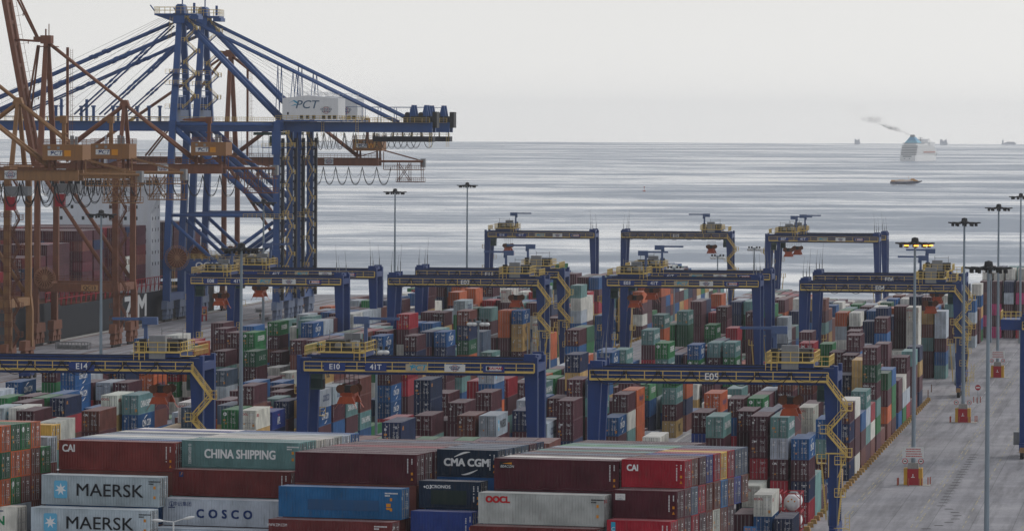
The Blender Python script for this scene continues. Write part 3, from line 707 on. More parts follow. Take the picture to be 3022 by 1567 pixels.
(1, 0, 1178.5, 22, 0, 0, 4), (1, 0, 1191.3, 23, 8, 4, 11), (1, 0, 1204.1, 24, 5, 8, 4, 11), (1, 0, 1290, 25, 1, 0, 8, 1),
(1, 0, 1302.8, 26, 1, 12, 9), (1, 0, 1315.6, 27, 1, 1), (1, 0, 1328.4, 28, 4, 8, 6), (1, 0, 1354, 29, 10, 4, 0),
(1, 0, 1405.2, 30, 0, 10), (1, 0, 1430.8, 31, 0, 8), (1, 0, 1443.6, 32, 7, 12), (1, 0, 1520.4, 33, 1),
(1, 0, 1533.2, 34, 5), (1, 0, 1546, 35, 4), (1, 1, 725.8, 1, 205, 0, 9, 8, 8), (1, 1, 746.4, 2, 211, 4, 4, 0),
(1, 1, 784.4, 3, 3), (1, 1, 815.9, 4, 212, 208, 200, 0, 6), (1, 1, 864.1, 5, 0, 5, 5, 0), (1, 1, 876.5, 6, 0),
(1, 1, 934.6, 7, 8, 4), (1, 1, 979.8, 8, 10, 9), (1, 1, 1027, 9, 208, 200, 2, 4), (1, 1, 1039.5, 10, 5, 8, 3, 10),
(1, 1, 1065.1, 11, 0, 11, 0), (1, 1, 1117.9, 12, 200, 0, 0, 0, 6), (1, 1, 1130.4, 13, 2), (1, 1, 1164.1, 14, 6, 0, 4, 4, 8),
(1, 1, 1176.5, 15, 7, 11, 10, 12), (1, 1, 1195.8, 16, 0, 3, 4, 0, 5), (1, 1, 1208.3, 17, 1, 0, 9, 11, 2), (1, 1, 1290, 18, 9, 5, 4, 0),
(1, 1, 1302.8, 19, 3, 11, 8, 2), (1, 1, 1354, 20, 12, 4, 8), (1, 1, 1366.8, 21, 0, 10, 5), (1, 1, 1405.2, 22, 10, 10),
(1, 1, 1418, 23, 10, 5), (1, 1, 1430.8, 24, 0, 0), (1, 1, 1520.4, 25, 5), (1, 2, 712.6, 1, 211, 0, 5, 10, 3),
(1, 2, 737.8, 2, 12), (1, 2, 753.6, 3, 211, 1, 3, 8, 10), (1, 2, 794.5, 4, 3, 5, 0), (1, 2, 815.7, 5, 200, 0, 8, 8, 0),
(1, 2, 863.7, 6, 0, 1, 12), (1, 2, 901.7, 7, 4, 0), (1, 2, 920.1, 8, 214, 4, 5), (1, 2, 933.7, 9, 7, 11, 11),
(1, 2, 954, 10, 206, 208, 8, 8, 0), (1, 2, 992, 11, 5, 1), (1, 2, 1016.5, 12, 204, 206, 0, 8), (1, 2, 1058.7, 13, 4, 0, 2),
(1, 2, 1102.5, 14, 2, 0, 0, 12), (1, 2, 1127.7, 15, 3), (1, 2, 1140.5, 16, 2), (1, 2, 1166.1, 17, 0, 5, 0, 10),
(1, 2, 1191.7, 18, 11, 0, 0, 10), (1, 2, 1204.5, 19, 0, 9, 5, 10, 8), (1, 2, 1290, 20, 10, 12, 6, 0), (1, 2, 1302.8, 21, 12, 3, 6, 0),
(1, 2, 1315.6, 22, 3, 0, 4, 3), (1, 2, 1379.6, 23, 9, 0, 7), (1, 2, 1443.6, 24, 4, 9), (1, 2, 1456.4, 25, 0, 4),
(1, 3, 644.1, 1, 205, 3, 0, 8, 11, 0), (1, 3, 712.1, 2, 201, 0, 0, 8, 8), (1, 3, 737.3, 3, 0, 0, 10, 8), (1, 3, 750.1, 4, 3),
(1, 3, 762.9, 5, 9), (1, 3, 801.3, 6, 10, 8, 7), (1, 3, 814.7, 7, 200, 4, 0, 5), (1, 3, 838.1, 8, 205, 9, 5, 8, 1, 0),
(1, 3, 875.5, 9, 4, 9, 9, 10), (1, 3, 895.1, 10, 0, 0), (1, 3, 907.6, 11, 0, 2, 0), (1, 3, 933.2, 12, 1, 0, 4),
(1, 3, 946, 13, 11, 8, 12), (1, 3, 1039, 14, 0, 4, 0), (1, 3, 1054.9, 15, 1, 8, 1), (1, 3, 1080.1, 16, 1, 8, 10),
(1, 3, 1118.5, 17, 8, 4, 8), (1, 3, 1144.1, 18, 8), (1, 3, 1156.9, 19, 6), (1, 3, 1169.7, 20, 10),
(1, 3, 1182.5, 21, 8, 7, 7, 0, 1), (1, 3, 1195.3, 22, 8, 7, 0, 0, 0), (1, 3, 1290, 23, 2, 1, 9, 5), (1, 3, 1302.8, 24, 0, 10, 0, 1),
(1, 3, 1315.6, 25, 2, 0, 10, 6), (1, 3, 1328.4, 26, 0, 0, 2, 9), (1, 3, 1533.2, 27, 10), (1, 4, 714.8, 1, 5),
(1, 4, 727.6, 2, 9), (1, 4, 815.7, 3, 4, 0, 0, 4), (1, 4, 879.4, 4, 12, 8, 8, 0), (1, 4, 912.6, 5, 204, 0, 7, 8, 11),
(1, 4, 925, 6, 0, 5, 1), (1, 4, 1039, 7, 5, 0, 5), (1, 4, 1051.5, 8, 0, 6, 0), (1, 4, 1064.3, 9, 0, 9, 0),
(1, 4, 1117.4, 10, 206, 7, 0, 0), (1, 4, 1129.9, 11, 0, 8, 8), (1, 4, 1145.4, 12, 200, 0, 10, 0, 5), (1, 4, 1180.7, 13, 5, 5, 8, 11, 2),
(1, 4, 1193.1, 14, 11, 0, 4, 3, 10), (1, 4, 1205.9, 15, 0, 9, 9, 1, 2), (1, 4, 1302.8, 16, 10, 6, 0, 5), (1, 4, 1315.6, 17, 0, 0, 8, 4),
(1, 4, 1328.4, 18, 2, 11, 4, 4), (1, 4, 1341.2, 19, 0, 0, 6, 4), (1, 5, 711, 1, 200, 8, 1, 0, 6), (1, 5, 744.4, 2, 200, 0, 2, 8, 0),
(1, 5, 773.7, 3, 200, 12, 0, 0, 6), (1, 5, 876.8, 4, 0, 8, 5, 12), (1, 5, 900.1, 5, 3, 9, 1, 2, 0), (1, 5, 1014.6, 6, 208, 0, 2, 8, 0),
(1, 5, 1027.1, 7, 8, 0, 8, 0), (1, 5, 1052.7, 8, 12, 0, 11), (1, 5, 1065.5, 9, 0, 0, 9), (1, 5, 1290, 10, 8, 1, 0, 3),
(1, 5, 1302.8, 11, 8, 0, 5, 4), (1, 5, 1315.6, 12, 10, 0, 5, 4), (1, 5, 1328.4, 13, 7, 12, 8, 8), (1, 5, 1341.2, 14, 0, 0, 7, 5),
(1, 5, 1354, 15, 8, 0, 8, 9), (1, 5, 1546, 16, 6), (1, 6, 702, 1, 2, 1, 1, 4, 5), (1, 6, 750.3, 2, 0, 8, 2, 8),
(1, 6, 799.2, 3, 211, 4, 3, 6, 1, 8), (1, 6, 815.6, 4, 202, 0, 8, 4, 0), (1, 6, 862.7, 5, 208, 4, 10, 5), (1, 6, 878.3, 6, 6, 2, 10, 5),
(1, 6, 911.4, 7, 11, 4, 5, 9), (1, 6, 962.2, 8, 4, 0, 0), (1, 6, 991.4, 9, 208, 11, 11, 0), (1, 6, 1003.9, 10, 4, 11, 0),
(1, 6, 1029.5, 11, 0, 0), (1, 6, 1116.5, 12, 208, 7, 7, 8, 0), (1, 6, 1191.4, 13, 2, 2, 2, 0), (1, 6, 1290, 14, 8, 7, 5, 4),
(1, 6, 1302.8, 15, 0, 0, 0, 0), (1, 6, 1315.6, 16, 8, 10, 8, 1), (1, 6, 1328.4, 17, 4, 12, 0, 11), (1, 6, 1341.2, 18, 0, 10, 2, 6),
(1, 6, 1354, 19, 5, 1, 0, 5), (1, 6, 1430.8, 20, 0, 7, 4), (1, 7, 702, 1, 10, 2, 1), (1, 7, 714.8, 2, 5, 3, 5, 1),
(1, 7, 750.9, 3, 205, 205, 0, 0, 1, 7), (1, 7, 769.5, 4, 200, 0, 5, 0, 0), (1, 7, 807.5, 5, 2, 11, 4, 3, 8), (1, 7, 861.6, 6, 200, 1, 7, 12),
(1, 7, 874, 7, 8, 1, 0, 0), (1, 7, 886.8, 8, 3, 12, 0, 6), (1, 7, 899.6, 9, 6, 8, 1, 0), (1, 7, 912.4, 10, 0, 0, 5, 3),
(1, 7, 925.2, 11, 11, 5, 4, 0), (1, 7, 938, 12, 200, 4, 0, 0, 0, 4), (1, 7, 950.8, 13, 7, 6, 6, 4, 10, 1), (1, 7, 989.4, 14, 4, 9, 1, 11),
(1, 7, 1053.1, 15, 9, 2), (1, 7, 1094.1, 16, 208, 3, 10, 0, 0), (1, 7, 1116.8, 17, 6, 6, 0, 4), (1, 7, 1129.2, 18, 1, 1, 11, 4),
(1, 7, 1179.3, 19, 0, 0, 0, 0, 8), (1, 7, 1191.8, 20, 5, 5, 12, 1, 0), (1, 7, 1204.6, 21, 4, 2, 9, 4), (1, 7, 1230.7, 22, 3, 2, 4, 0, 10),
(1, 7, 1290, 23, 0, 4, 8, 3), (1, 7, 1302.8, 24, 11, 0, 0, 1), (1, 7, 1315.6, 25, 1, 11, 4, 5), (1, 7, 1328.4, 26, 8, 0, 8, 0),
(1, 7, 1341.2, 27, 12, 11, 7, 0), (1, 7, 1354, 28, 0, 5, 8, 4), (1, 7, 1443.6, 29, 1, 9, 4), (1, 7, 1507.6, 30, 9, 4),
(4, 0, 1352, 1, 0, 1, 0, 15, 0), (4, 0, 1366, 2, 10, 0, 0, 0, 0, 0), (4, 0, 1384, 3, 0, 0, 0, 0, 0, 0), (4, 1, 1352, 1, 0, 0, 15, 0, 15),
(4, 1, 1366, 2, 10, 10, 5, 0, 11, 0), (4, 1, 1384, 3, 5, 0, 0, 0, 0, 0), (4, 2, 1352, 1, 5, 11, 0, 0, 0), (4, 2, 1366, 2, 10, 5, 0, 0, 0, 0),
(4, 2, 1384, 3, 8, 8, 0, 0, 0, 0), (4, 3, 1352, 1, 0, 15, 0, 5, 2), (4, 3, 1366, 2, 10, 10, 0, 0, 0, 11), (4, 3, 1384, 3, 8, 0, 0, 0, 0, 0),
(4, 4, 1352, 1, 0, 5, 15, 15, 2), (4, 4, 1366, 2, 10, 0, 0, 0, 0, 0), (4, 4, 1384, 3, 0, 0, 0, 0, 0, 0), (4, 5, 1352, 1, 0, 0, 0, 11, 11),
(4, 5, 1366, 2, 10, 10, 11, 0, 0, 0), (4, 5, 1384, 3, 0, 0, 0, 0, 0, 0), (4, 6, 1352, 1, 0, 10, 15, 0, 5), (4, 6, 1366, 2, 10, 0, 0, 0, 0, 5),
(4, 6, 1384, 3, 2, 0, 0, 0, 0, 0), (0, 0, 687.4, 1, 205), (0, 0, 702, 2, 216, 16), (0, 0, 717.2, 3, 204, 200, 205, 202),
(0, 0, 730, 4, 8, 8), (0, 0, 742.4, 5, 0), (0, 0, 765.1, 6, 204, 208, 200, 204), (0, 0, 777.5, 7, 9),
(0, 0, 804.8, 8, 200, 205, 200, 205), (0, 0, 819, 9, 10, 0, 0, 10), (0, 0, 834.5, 10, 4, 0, 1), (0, 0, 846.8, 11, 208, 11, 8, 0),
(0, 0, 859.7, 12, 2, 10, 1), (0, 0, 876.1, 13, 200, 207, 200, 8, 6, 0), (0, 0, 888.5, 14, 1), (0, 0, 908.6, 15, 7, 0, 3, 1),
(0, 0, 922.6, 16, 4, 6, 6, 0), (0, 0, 943.3, 17, 0, 0, 4), (0, 0, 958.3, 18, 10, 11, 6), (0, 0, 971.4, 19, 200, 0, 11, 2),
(0, 0, 983.8, 20, 0), (0, 0, 998.2, 21, 8, 0, 0, 1), (0, 0, 1018.2, 22, 5, 9, 0, 5), (0, 0, 1131.3, 23, 11, 11, 0, 4, 8),
(0, 0, 1177.4, 24, 8, 0, 0, 11, 11), (0, 0, 1189.8, 25, 10), (0, 0, 1202.6, 26, 2), (0, 0, 1215.4, 27, 1),
(0, 0, 1228.2, 28, 8), (0, 0, 1289.9, 29, 4, 11, 0, 11), (0, 0, 1315.4, 30, 1, 0, 0), (0, 0, 1327.8, 31, 10, 4, 9, 4, 6),
(0, 1, 690.4, 1, 210, 204), (0, 1, 703.5, 2, 16, 16), (0, 1, 718, 3, 208, 211, 200, 2, 10), (0, 1, 730.5, 4, 0, 1, 6, 4, 0),
(0, 1, 768.6, 5, 8, 12), (0, 1, 781.4, 6, 1, 9), (0, 1, 794.2, 7, 8, 0), (0, 1, 825.7, 8, 8, 9, 0),
(0, 1, 894.8, 9, 9, 9, 9, 8, 11), (0, 1, 909, 10, 0, 1, 9, 12, 10), (0, 1, 934.2, 11, 1, 10, 3, 11), (0, 1, 961.4, 12, 0, 0, 10, 5, 8),
(0, 1, 1070.7, 13, 210, 10, 10, 2, 11, 9), (0, 1, 1134.7, 14, 0, 9, 1, 8, 0, 0), (0, 1, 1147.1, 15, 0, 8, 1, 2, 0), (0, 1, 1159.9, 16, 4, 1, 0, 10, 0),
(0, 1, 1172.7, 17, 0, 1, 12, 6, 0), (0, 1, 1236.7, 18, 10, 5, 2, 1, 11), (0, 1, 1249.5, 19, 6, 8, 0, 0, 4), (0, 1, 1296.1, 20, 0, 0, 0, 6),
(0, 1, 1308.6, 21, 9, 0, 0, 9, 5), (0, 1, 1321.4, 22, 5, 9, 11, 2, 6), (0, 2, 694.3, 1, 0), (0, 2, 706.9, 2, 210, 8),
(0, 2, 719.4, 3, 200, 200, 202, 1, 0), (0, 2, 731.9, 4, 5, 6, 1, 11, 10), (0, 2, 821.2, 5, 4, 0), (0, 2, 900.3, 6, 205, 5, 8, 6),
(0, 2, 912.8, 7, 200, 0, 0, 0, 11), (0, 2, 926.1, 8, 200, 4, 5, 8, 7, 0), (0, 2, 951.3, 9, 5, 11, 8, 11, 3), (0, 2, 1010, 10, 200, 4, 0, 2, 11, 4),
(0, 2, 1035, 11, 0, 9, 1), (0, 2, 1065.1, 12, 10, 0, 10), (0, 2, 1077.8, 13, 0, 0, 0, 10, 2, 0), (0, 2, 1094.6, 14, 4, 1, 4, 10),
(0, 2, 1138.4, 15, 5, 0, 4, 0, 4, 1), (0, 2, 1214.9, 16, 10, 0, 5, 0, 10), (0, 2, 1240.5, 17, 10, 5, 0, 9, 5), (0, 2, 1253.3, 18, 8, 0, 0, 0, 5),
(0, 2, 1266.1, 19, 0, 4, 0, 9, 10), (0, 2, 1278.9, 20, 2, 8, 10, 8, 8), (0, 2, 1291.7, 21, 4, 4, 0, 0, 0), (0, 2, 1304.5, 22, 6, 12, 8, 4, 8),
(0, 2, 1317.3, 23, 6, 0, 0, 10, 0), (0, 2, 1330.1, 24, 11, 1, 0, 6, 11), (0, 3, 732.1, 1, 200, 0, 0, 9, 5), (0, 3, 795.8, 2, 5, 0, 4, 10),
(0, 3, 850.5, 3, 210, 10, 0), (0, 3, 862.9, 4, 0, 8, 0), (0, 3, 875.7, 5, 7, 4), (0, 3, 888.5, 6, 4, 0),
(0, 3, 901.3, 7, 11, 0), (0, 3, 923.9, 8, 200, 0, 2, 5, 2), (0, 3, 949.2, 9, 12, 0, 4, 3), (0, 3, 1065.1, 10, 5, 0, 6, 0, 1, 8),
(0, 3, 1100.2, 11, 5, 0, 0, 6, 11), (0, 3, 1233.2, 12, 0, 1, 11, 4, 5), (0, 3, 1246, 13, 11, 3, 2, 5, 8), (0, 3, 1261.3, 14, 4, 8, 11, 10),
(0, 3, 1273.7, 15, 5, 8, 4, 0, 11), (0, 3, 1286.5, 16, 5, 11, 11, 1, 3), (0, 3, 1299.3, 17, 0, 10, 11, 8, 11), (0, 3, 1312.1, 18, 0, 0, 0, 1, 3),
(0, 3, 1324.9, 19, 4, 1, 0, 4, 0), (0, 4, 692, 1, 3), (0, 4, 716.9, 2, 208, 0, 0, 1, 4), (0, 4, 757.3, 3, 13, 10),
(0, 4, 844.6, 4, 201, 200, 9, 0, 8), (0, 4, 891.8, 5, 202, 208, 201, 0, 4, 0), (0, 4, 917, 6, 4, 0), (0, 4, 1018.9, 7, 0, 4, 0, 1, 12),
(0, 4, 1069.1, 8, 5, 5, 10, 0, 2), (0, 4, 1148.8, 9, 3, 0, 2, 10, 0), (0, 4, 1211.2, 10, 10, 8, 10, 0, 0), (0, 4, 1223.6, 11, 0, 4, 0, 2, 4),
(0, 4, 1236.4, 12, 0, 0, 5, 6, 10), (0, 4, 1249.2, 13, 5, 5, 1, 0, 6), (0, 4, 1262, 14, 5, 11, 4, 2, 2), (0, 4, 1274.8, 15, 8, 5, 10, 0, 12),
(0, 4, 1287.6, 16, 8, 6, 4, 9, 0), (0, 4, 1300.4, 17, 0, 8, 4, 0, 0), (0, 4, 1313.2, 18, 2, 8, 9, 7, 9), (0, 4, 1326, 19, 0, 1, 0, 1, 8),
(0, 5, 692, 1, 8), (0, 5, 727, 2, 200, 13, 2, 9, 12), (0, 5, 752.2, 3, 0), (0, 5, 765, 4, 4, 5),
(0, 5, 821.3, 5, 206, 5, 8, 12), (0, 5, 834, 6, 0, 4, 0, 11), (0, 5, 847.6, 7, 11, 1, 4, 12), (0, 5, 872.9, 8, 4, 10, 0, 4),
(0, 5, 936.9, 9, 0, 9, 4, 3), (0, 5, 975.3, 10, 8), (0, 5, 1130.8, 11, 4, 9, 0, 11, 8), (0, 5, 1143.6, 12, 5, 1, 0, 10, 8),
(0, 5, 1156.4, 13, 10, 6, 1, 1, 5), (0, 5, 1182, 14, 7, 4, 1, 5, 10), (0, 5, 1207.6, 15, 4, 2, 8, 9, 2), (0, 5, 1233.2, 16, 1, 8, 6, 1, 8),
(0, 6, 717.6, 1, 1, 0, 4), (0, 6, 730.4, 2, 0, 2, 5), (0, 6, 756, 3, 11, 5, 1), (0, 6, 778.6, 4, 203, 5, 7, 1, 11),
(0, 6, 819.1, 5, 200, 4, 2, 0), (0, 6, 908.4, 6, 12, 11, 6, 9), (0, 6, 921.2, 7, 5, 8, 10, 0), (0, 6, 985.2, 8, 9),
(0, 6, 1027.4, 9, 6, 6, 12, 3), (0, 6, 1118, 10, 10, 0, 2, 0, 5), (0, 6, 1130.8, 11, 5, 2, 0, 8, 10), (0, 6, 1156.4, 12, 0, 1, 10, 1, 8),
(0, 6, 1169.2, 13, 11, 11, 3, 2, 6), (0, 6, 1186.9, 14, 9), (0, 7, 692, 1, 9), (0, 7, 717.5, 2, 10, 1, 8, 11),
(0, 7, 806.8, 3, 10, 0, 5, 9), (0, 7, 819.6, 4, 10, 10, 4, 4), (0, 7, 850.8, 5, 8, 6, 0, 5), (0, 7, 871.9, 6, 0, 10, 4),
(0, 7, 897, 7, 200, 0, 4, 0), (0, 7, 922.2, 8, 6, 0, 0, 0), (0, 7, 986.8, 9, 6), (0, 7, 999.2, 10, 0, 4, 8, 10),
(0, 7, 1012, 11, 0, 8, 0, 0, 4), (0, 7, 1024.8, 12, 8), (0, 7, 1118, 13, 3, 11, 10, 4, 5), (0, 7, 1130.8, 14, 6, 0, 4, 10, 0),
(0, 7, 1143.6, 15, 8, 0, 0, 6, 0), (0, 7, 1169.2, 16, 6, 4, 6, 9, 0), (0, 7, 1258.8, 17, 9, 4, 11, 8), (0, 7, 1271.6, 18, 10, 6, 1, 2),
(0, 7, 1284.4, 19, 5, 1, 2, 0), (0, 7, 1297.2, 20, 0, 0, 9, 10), (0, 7, 1310, 21, 0, 3, 0, 10),
]
SHIPFLAGS = [(2, 0, 3), (2, 0, 2)]
# ------------------------------------------------------------------ shipping containers
CW = 2.44
def alb(c, k=.66):
    return tuple(min(.8, x / k) for x in lin(c))
PAINT = {'m': alb((66, 37, 44)), 'd': alb((88, 52, 46)), 'r': alb((122, 32, 42)), 'o': alb((150, 76, 46)), 'b': alb((30, 70, 112)), 'n': alb((30, 40, 66)),
         'g': alb((36, 92, 54)), 'G': alb((30, 68, 48)), 't': alb((82, 112, 110)), 'k': alb((150, 122, 78)), 'w': alb((176, 174, 166)), 's': alb((140, 147, 154)),
         'c': alb((66, 78, 94)), 'B': alb((38, 54, 108)), 'e': alb((84, 132, 96)), 'p': alb((142, 40, 84)), 'a': alb((100, 46, 42)), 'f': alb((70, 30, 38)),
         'l': alb((30, 78, 116)), 'h': alb((84, 36, 36)), 'y': alb((128, 28, 40)), 'v': alb((26, 40, 56)), 'q': alb((176, 140, 70)), 'z': alb((148, 150, 143))}
NAME = {'m': 'maroon', 'd': 'rust brown', 'r': 'crimson', 'o': 'orange', 'b': 'blue', 'n': 'navy', 'g': 'green', 'G': 'dark green', 't': 'grey-green', 'k': 'sand',
        'w': 'off-white', 's': 'silver grey', 'c': 'slate grey', 'B': 'royal blue', 'e': 'light green', 'p': 'magenta', 'a': 'brick red', 'f': 'dark maroon', 'l': 'sky blue',
        'h': 'oxblood', 'y': 'bright red', 'v': 'blue-black', 'q': 'yellow', 'z': 'pale grey', 'x': 'white'}
def shell_mesh(L, H):
    w = MB()
    P = .15
    for x in (0, CW - P):
        for y in (0, L - P):
            w.box(x, y, 0, x + P, y + P, H)
    for x0, x1 in ((.012, .11), (CW - .11, CW - .012)):
        w.box(x0, P, H - .10, x1, L - P, H - .012)
        w.box(x0, P, .012, x1, L - P, .16)
    for y0, y1 in ((.012, .11), (L - .11, L - .012)):
        w.box(P, y0, H - .14, CW - P, y1, H - .012)
        w.box(P, y0, .012, CW - P, y1, .15)
    n = int(round((L - 2 * P) / .278)); st = (L - 2 * P) / n
    prof = []
    for k in range(n):
        y = P + k * st
        prof += [(y, 0), (y + st * .26, 0), (y + st * .5, 1), (y + st * .76, 1)]
    prof.append((L - P, 0))
    for X, d in ((.022, .036), (CW - .022, -.036)):
        for (ya, fa), (yb, fb) in zip(prof, prof[1:]):
            a = (X + d * fa, ya, .16); b = (X + d * fb, yb, .16); c = (X + d * fb, yb, H - .1); e = (X + d * fa, ya, H - .1)
            w.quad(*((b, a, e, c) if d > 0 else (a, b, c, e)))
    for (ya, fa), (yb, fb) in zip(prof, prof[1:]):
        w.quad((.11, ya, H - .02 - .022 * fa), (CW - .11, ya, H - .02 - .022 * fa), (CW - .11, yb, H - .02 - .022 * fb), (.11, yb, H - .02 - .022 * fb))
    w.quad((P, L - .05, .15), (P, L - .05, H - .14), (CW - P, L - .05, H - .14), (CW - P, L - .05, .15))
    w.quad((.1, P, .1), (CW - .1, P, .1), (CW - .1, L - P, .1), (.1, L - P, .1))
    return w.mesh('shipping_container', M['box'])
def door_mesh(H, rods):
    # one leaf, 1.06 wide, looking to -y; material 0 paint, 1 rods, 2 gasket
    w = MB()
    x1 = 1.055; z0, z1 = .17, H - .16
    w.box(0, .03, z0, x1, .08, z1, 0)
    w.box(0, .022, z0, .03, .03, z1, 2); w.box(x1 - .03, .022, z0, x1, .03, z1, 2)
    hh = (z1 - z0) / 5
    for k in range(5):
        w.box(.09, .012, z0 + k * hh + .10, x1 - .09, .03, z0 + (k + 1) * hh - .06, 0)
    if rods:
        for x in (.27, .79):
            w.box(x - .028, -.035, z0 - .06, x + .028, .012, z1 + .06, 1)
            w.box(x - .18, -.03, .98, x + .14, .0, 1.05, 1)
    return w.mesh('door', [M['box'], M['rod'], M['gasket']])
def rod_mesh(H):
    w = MB()
    w.tube((0, -.02, .1), (0, -.02, H - .1), .03, 6)
    w.box(-.18, -.04, .98, .14, -.005, 1.05)
    for z in (.35, H * .5, H - .4):
        w.box(-.07, -.03, z, .07, .012, z + .07)
    return w.mesh('lock_rod', M['rod'])
def plates_mesh(H, kind):
    # small painted data on the doors: numbers top right, weights below, hazard and notice plates
    w = MB(); rnd = random.Random(kind)
    def row(x, z, n, h, m=0, wd=.06):
        for k in range(n):
            if rnd.random() < .88:
                w.box(x + k * wd * 1.35, -.006, z, x + k * wd * 1.35 + wd, -.003, z + h, m)
    row(1.42, H - .62, 9, .11); row(1.62, H - .8, 4, .10)
    for k in range(5):
        row(1.38, H * .55 - k * .17, 3, .07); row(1.75, H * .55 - k * .17, rnd.randint(2, 5), .07)
    if kind % 2:
        w.poly([(.52, -.006, .8), (.80, -.006, .8), (.66, -.006, 1.05)], 1)
    if kind % 3 == 0:
        w.box(.30, -.006, H - 1.05, .55, -.003, H - .75, 0)
    if kind % 4 == 1:
        w.box(.25, -.006, 1.25, .62, -.003, 1.5, 1)
    if kind % 5 == 2:
        w.box(1.9, -.006, .45, 2.2, -.003, .85, 1)
    w.box(.55, -.006, H - .62, .66, -.003, H - .45, 0)
    return w.mesh('lettering', [M['letter'], M['orangemark']])
MESH = {}
def cached(key, fn, *a):
    if key not in MESH:
        MESH[key] = fn(*a)
    return MESH[key]

def side_art(kind, L, alt):
    """lettering on the right hand side wall, as (mesh, y, z) pieces"""
    x = '+x'
    if kind == 't':
        return [(text_mesh('CHINA SHIPPING', 1.35, x, M['letter'], bold=.02, sx=.92), .52, .5)] if L > 9 else [(text_mesh('CHINA SHIPPING', .8, x, M['letter'], bold=.01), .5, .5)]
    if kind in 'ge':
        return [(text_mesh('EVERGREEN', 1.35, x, M['letter'], bold=.025), .56, .55)]
    if kind == 'G':
        return [(text_mesh('U A S C', 1.3, x, M['letter'], space=1.5), .55, .5)]
    if kind == 's':
        if alt % 2:
            return [(text_mesh('MAERSK', 1.55, x, M['blackletter'], bold=.01, sx=1.1), .58, .5), (cached('star_x', star_mesh, 1.5, x), .2, .5)]
        return [(text_mesh('COSCO', 1.45, x, M['navyletter'], bold=.03, space=1.35), .58, .5)]
    if kind in 'wz':
        return [(text_mesh('OOCL', .62, x, M['redletter'], bold=.02), .14, .72)]
    if kind == 'o':
        return [(text_mesh('Hapag-Lloyd', 1.25, x, M['navyletter'], bold=.015), .56, .5)]
    if kind == 'k':
        return [(text_mesh('MSC', 1.9, x, M['blackletter'], bold=.03), .5, .5)]
    if kind == 'b':
        return [(text_mesh('CMA CGM', 1.35, x, M['letter'], bold=.025), .5, .5), (cached('arc_x', arcs_mesh, x), .5, .5)]
    if kind == 'B':
        return [(text_mesh('APL', 1.7, x, M['letter'], bold=.03), .5, .42), (cached('eagle', eagle_mesh), .5, .74)]
    if kind == 'p':
        return [(text_mesh('ONE', 1.5, x, M['letter'], bold=.02), .5, .5)]
    if kind in 'nc' and alt % 2:
        return [(text_mesh('APL', .7, x, M['orangemark'], bold=.02), .12, .72)]
    return [(cached('codeside', code_mesh), .03, .55)]
def code_mesh():
    w = MB(); rnd = random.Random(3)
    for k in range(11):
        w.quad((0, -.05, .8 - k * .16), (0, .06, .8 - k * .16), (0, .06, .91 - k * .16), (0, -.05, .91 - k * .16))
    return w.mesh('lettering', M['letter'])
def star_mesh(s, face):
    w = MB()
    h = s / 2
    def P(a, b, d): return {'+x': (d, a, b), '-x': (-d, -a, b)}[face]
    w.poly([P(a * h * .8, b * h, .0) for a, b in ((-.86, -1), (.86, -1), (1, -.86), (1, .86), (.86, 1), (-.86, 1), (-1, .86), (-1, -.86))], 0)
    pts = []
    for k in range(14):
        t = math.pi / 2 + k * math.pi / 7
        r = (.72 if k % 2 == 0 else .3) * h
        pts.append((r * math.cos(t), r * math.sin(t)))
    for k in range(0, 14, 2):
        a, b, c = pts[k - 1], pts[k], pts[(k + 1) % 14]
        w.poly([P(0, 0, .004), P(*a, .004), P(*b, .004), P(*c, .004)][::-1], 1)
    w.m = [w.m[0]] + [1] * 7
    return w.mesh('emblem', [M['starblue'], M['letter']])
M['starblue'] = mat('emblem_light_blue', (.13, .42, .62), .6, dirt=0)
def arcs_mesh(face):
    w = MB()
    def P(a, b): return {'+x': (0, a, b), '-x': (0, -a, b)}[face]
    for sg in (1, -1):
        n = 8
        for k in range(n):
            def pt(j, o):
                u = j / n
                y = sg * (-1.9 + 2.6 * u); z = sg * (.62 + .52 * math.sin(u * math.pi / 2)) + sg * o
                return P(y, z)
            th = lambda j: .10 * math.sin(max(.05, j / n) * math.pi * .9 + .15)
            w.quad(pt(k, -th(k)), pt(k + 1, -th(k + 1)), pt(k + 1, th(k + 1)), pt(k, th(k)))
    return w.mesh('lettering', M['letter'])
def eagle_mesh():
    w = MB()
    w.poly([(0, -.9, .25), (0, -.2, .05), (0, 0, -.3), (0, .2, .05), (0, .9, .25), (0, .55, -.02), (0, .15, -.1), (0, 0, -.42), (0, -.15, -.1), (0, -.55, -.02)][::-1])
    return w.mesh('emblem', M['redletter'])
DOORLOGO = {'m': ['tex', 'ZIM', '', 'CAI', '', 'tex', 'TRITON', ''], 'r': ['CAI', '', ''], 'w': ['OOCL'], 'z': ['OOCL'], 's': ['', 'MAERSK', ''], 'B': ['APL'], 'h': ['CAI', 'ZIM'], 'd': ['', '', 'CAI']}
def ring_mesh():
    w = MB(); n = 12
    for k in range(n):
        a = 2 * math.pi * k / n; b = 2 * math.pi * (k + 1) / n
        w.quad((.28 * math.cos(b), 0, .28 * math.sin(b)), (.09 * math.cos(b), 0, .09 * math.sin(b)), (.09 * math.cos(a), 0, .09 * math.sin(a)), (.28 * math.cos(a), 0, .28 * math.sin(a)))
    return w.mesh('emblem', M['letter'])

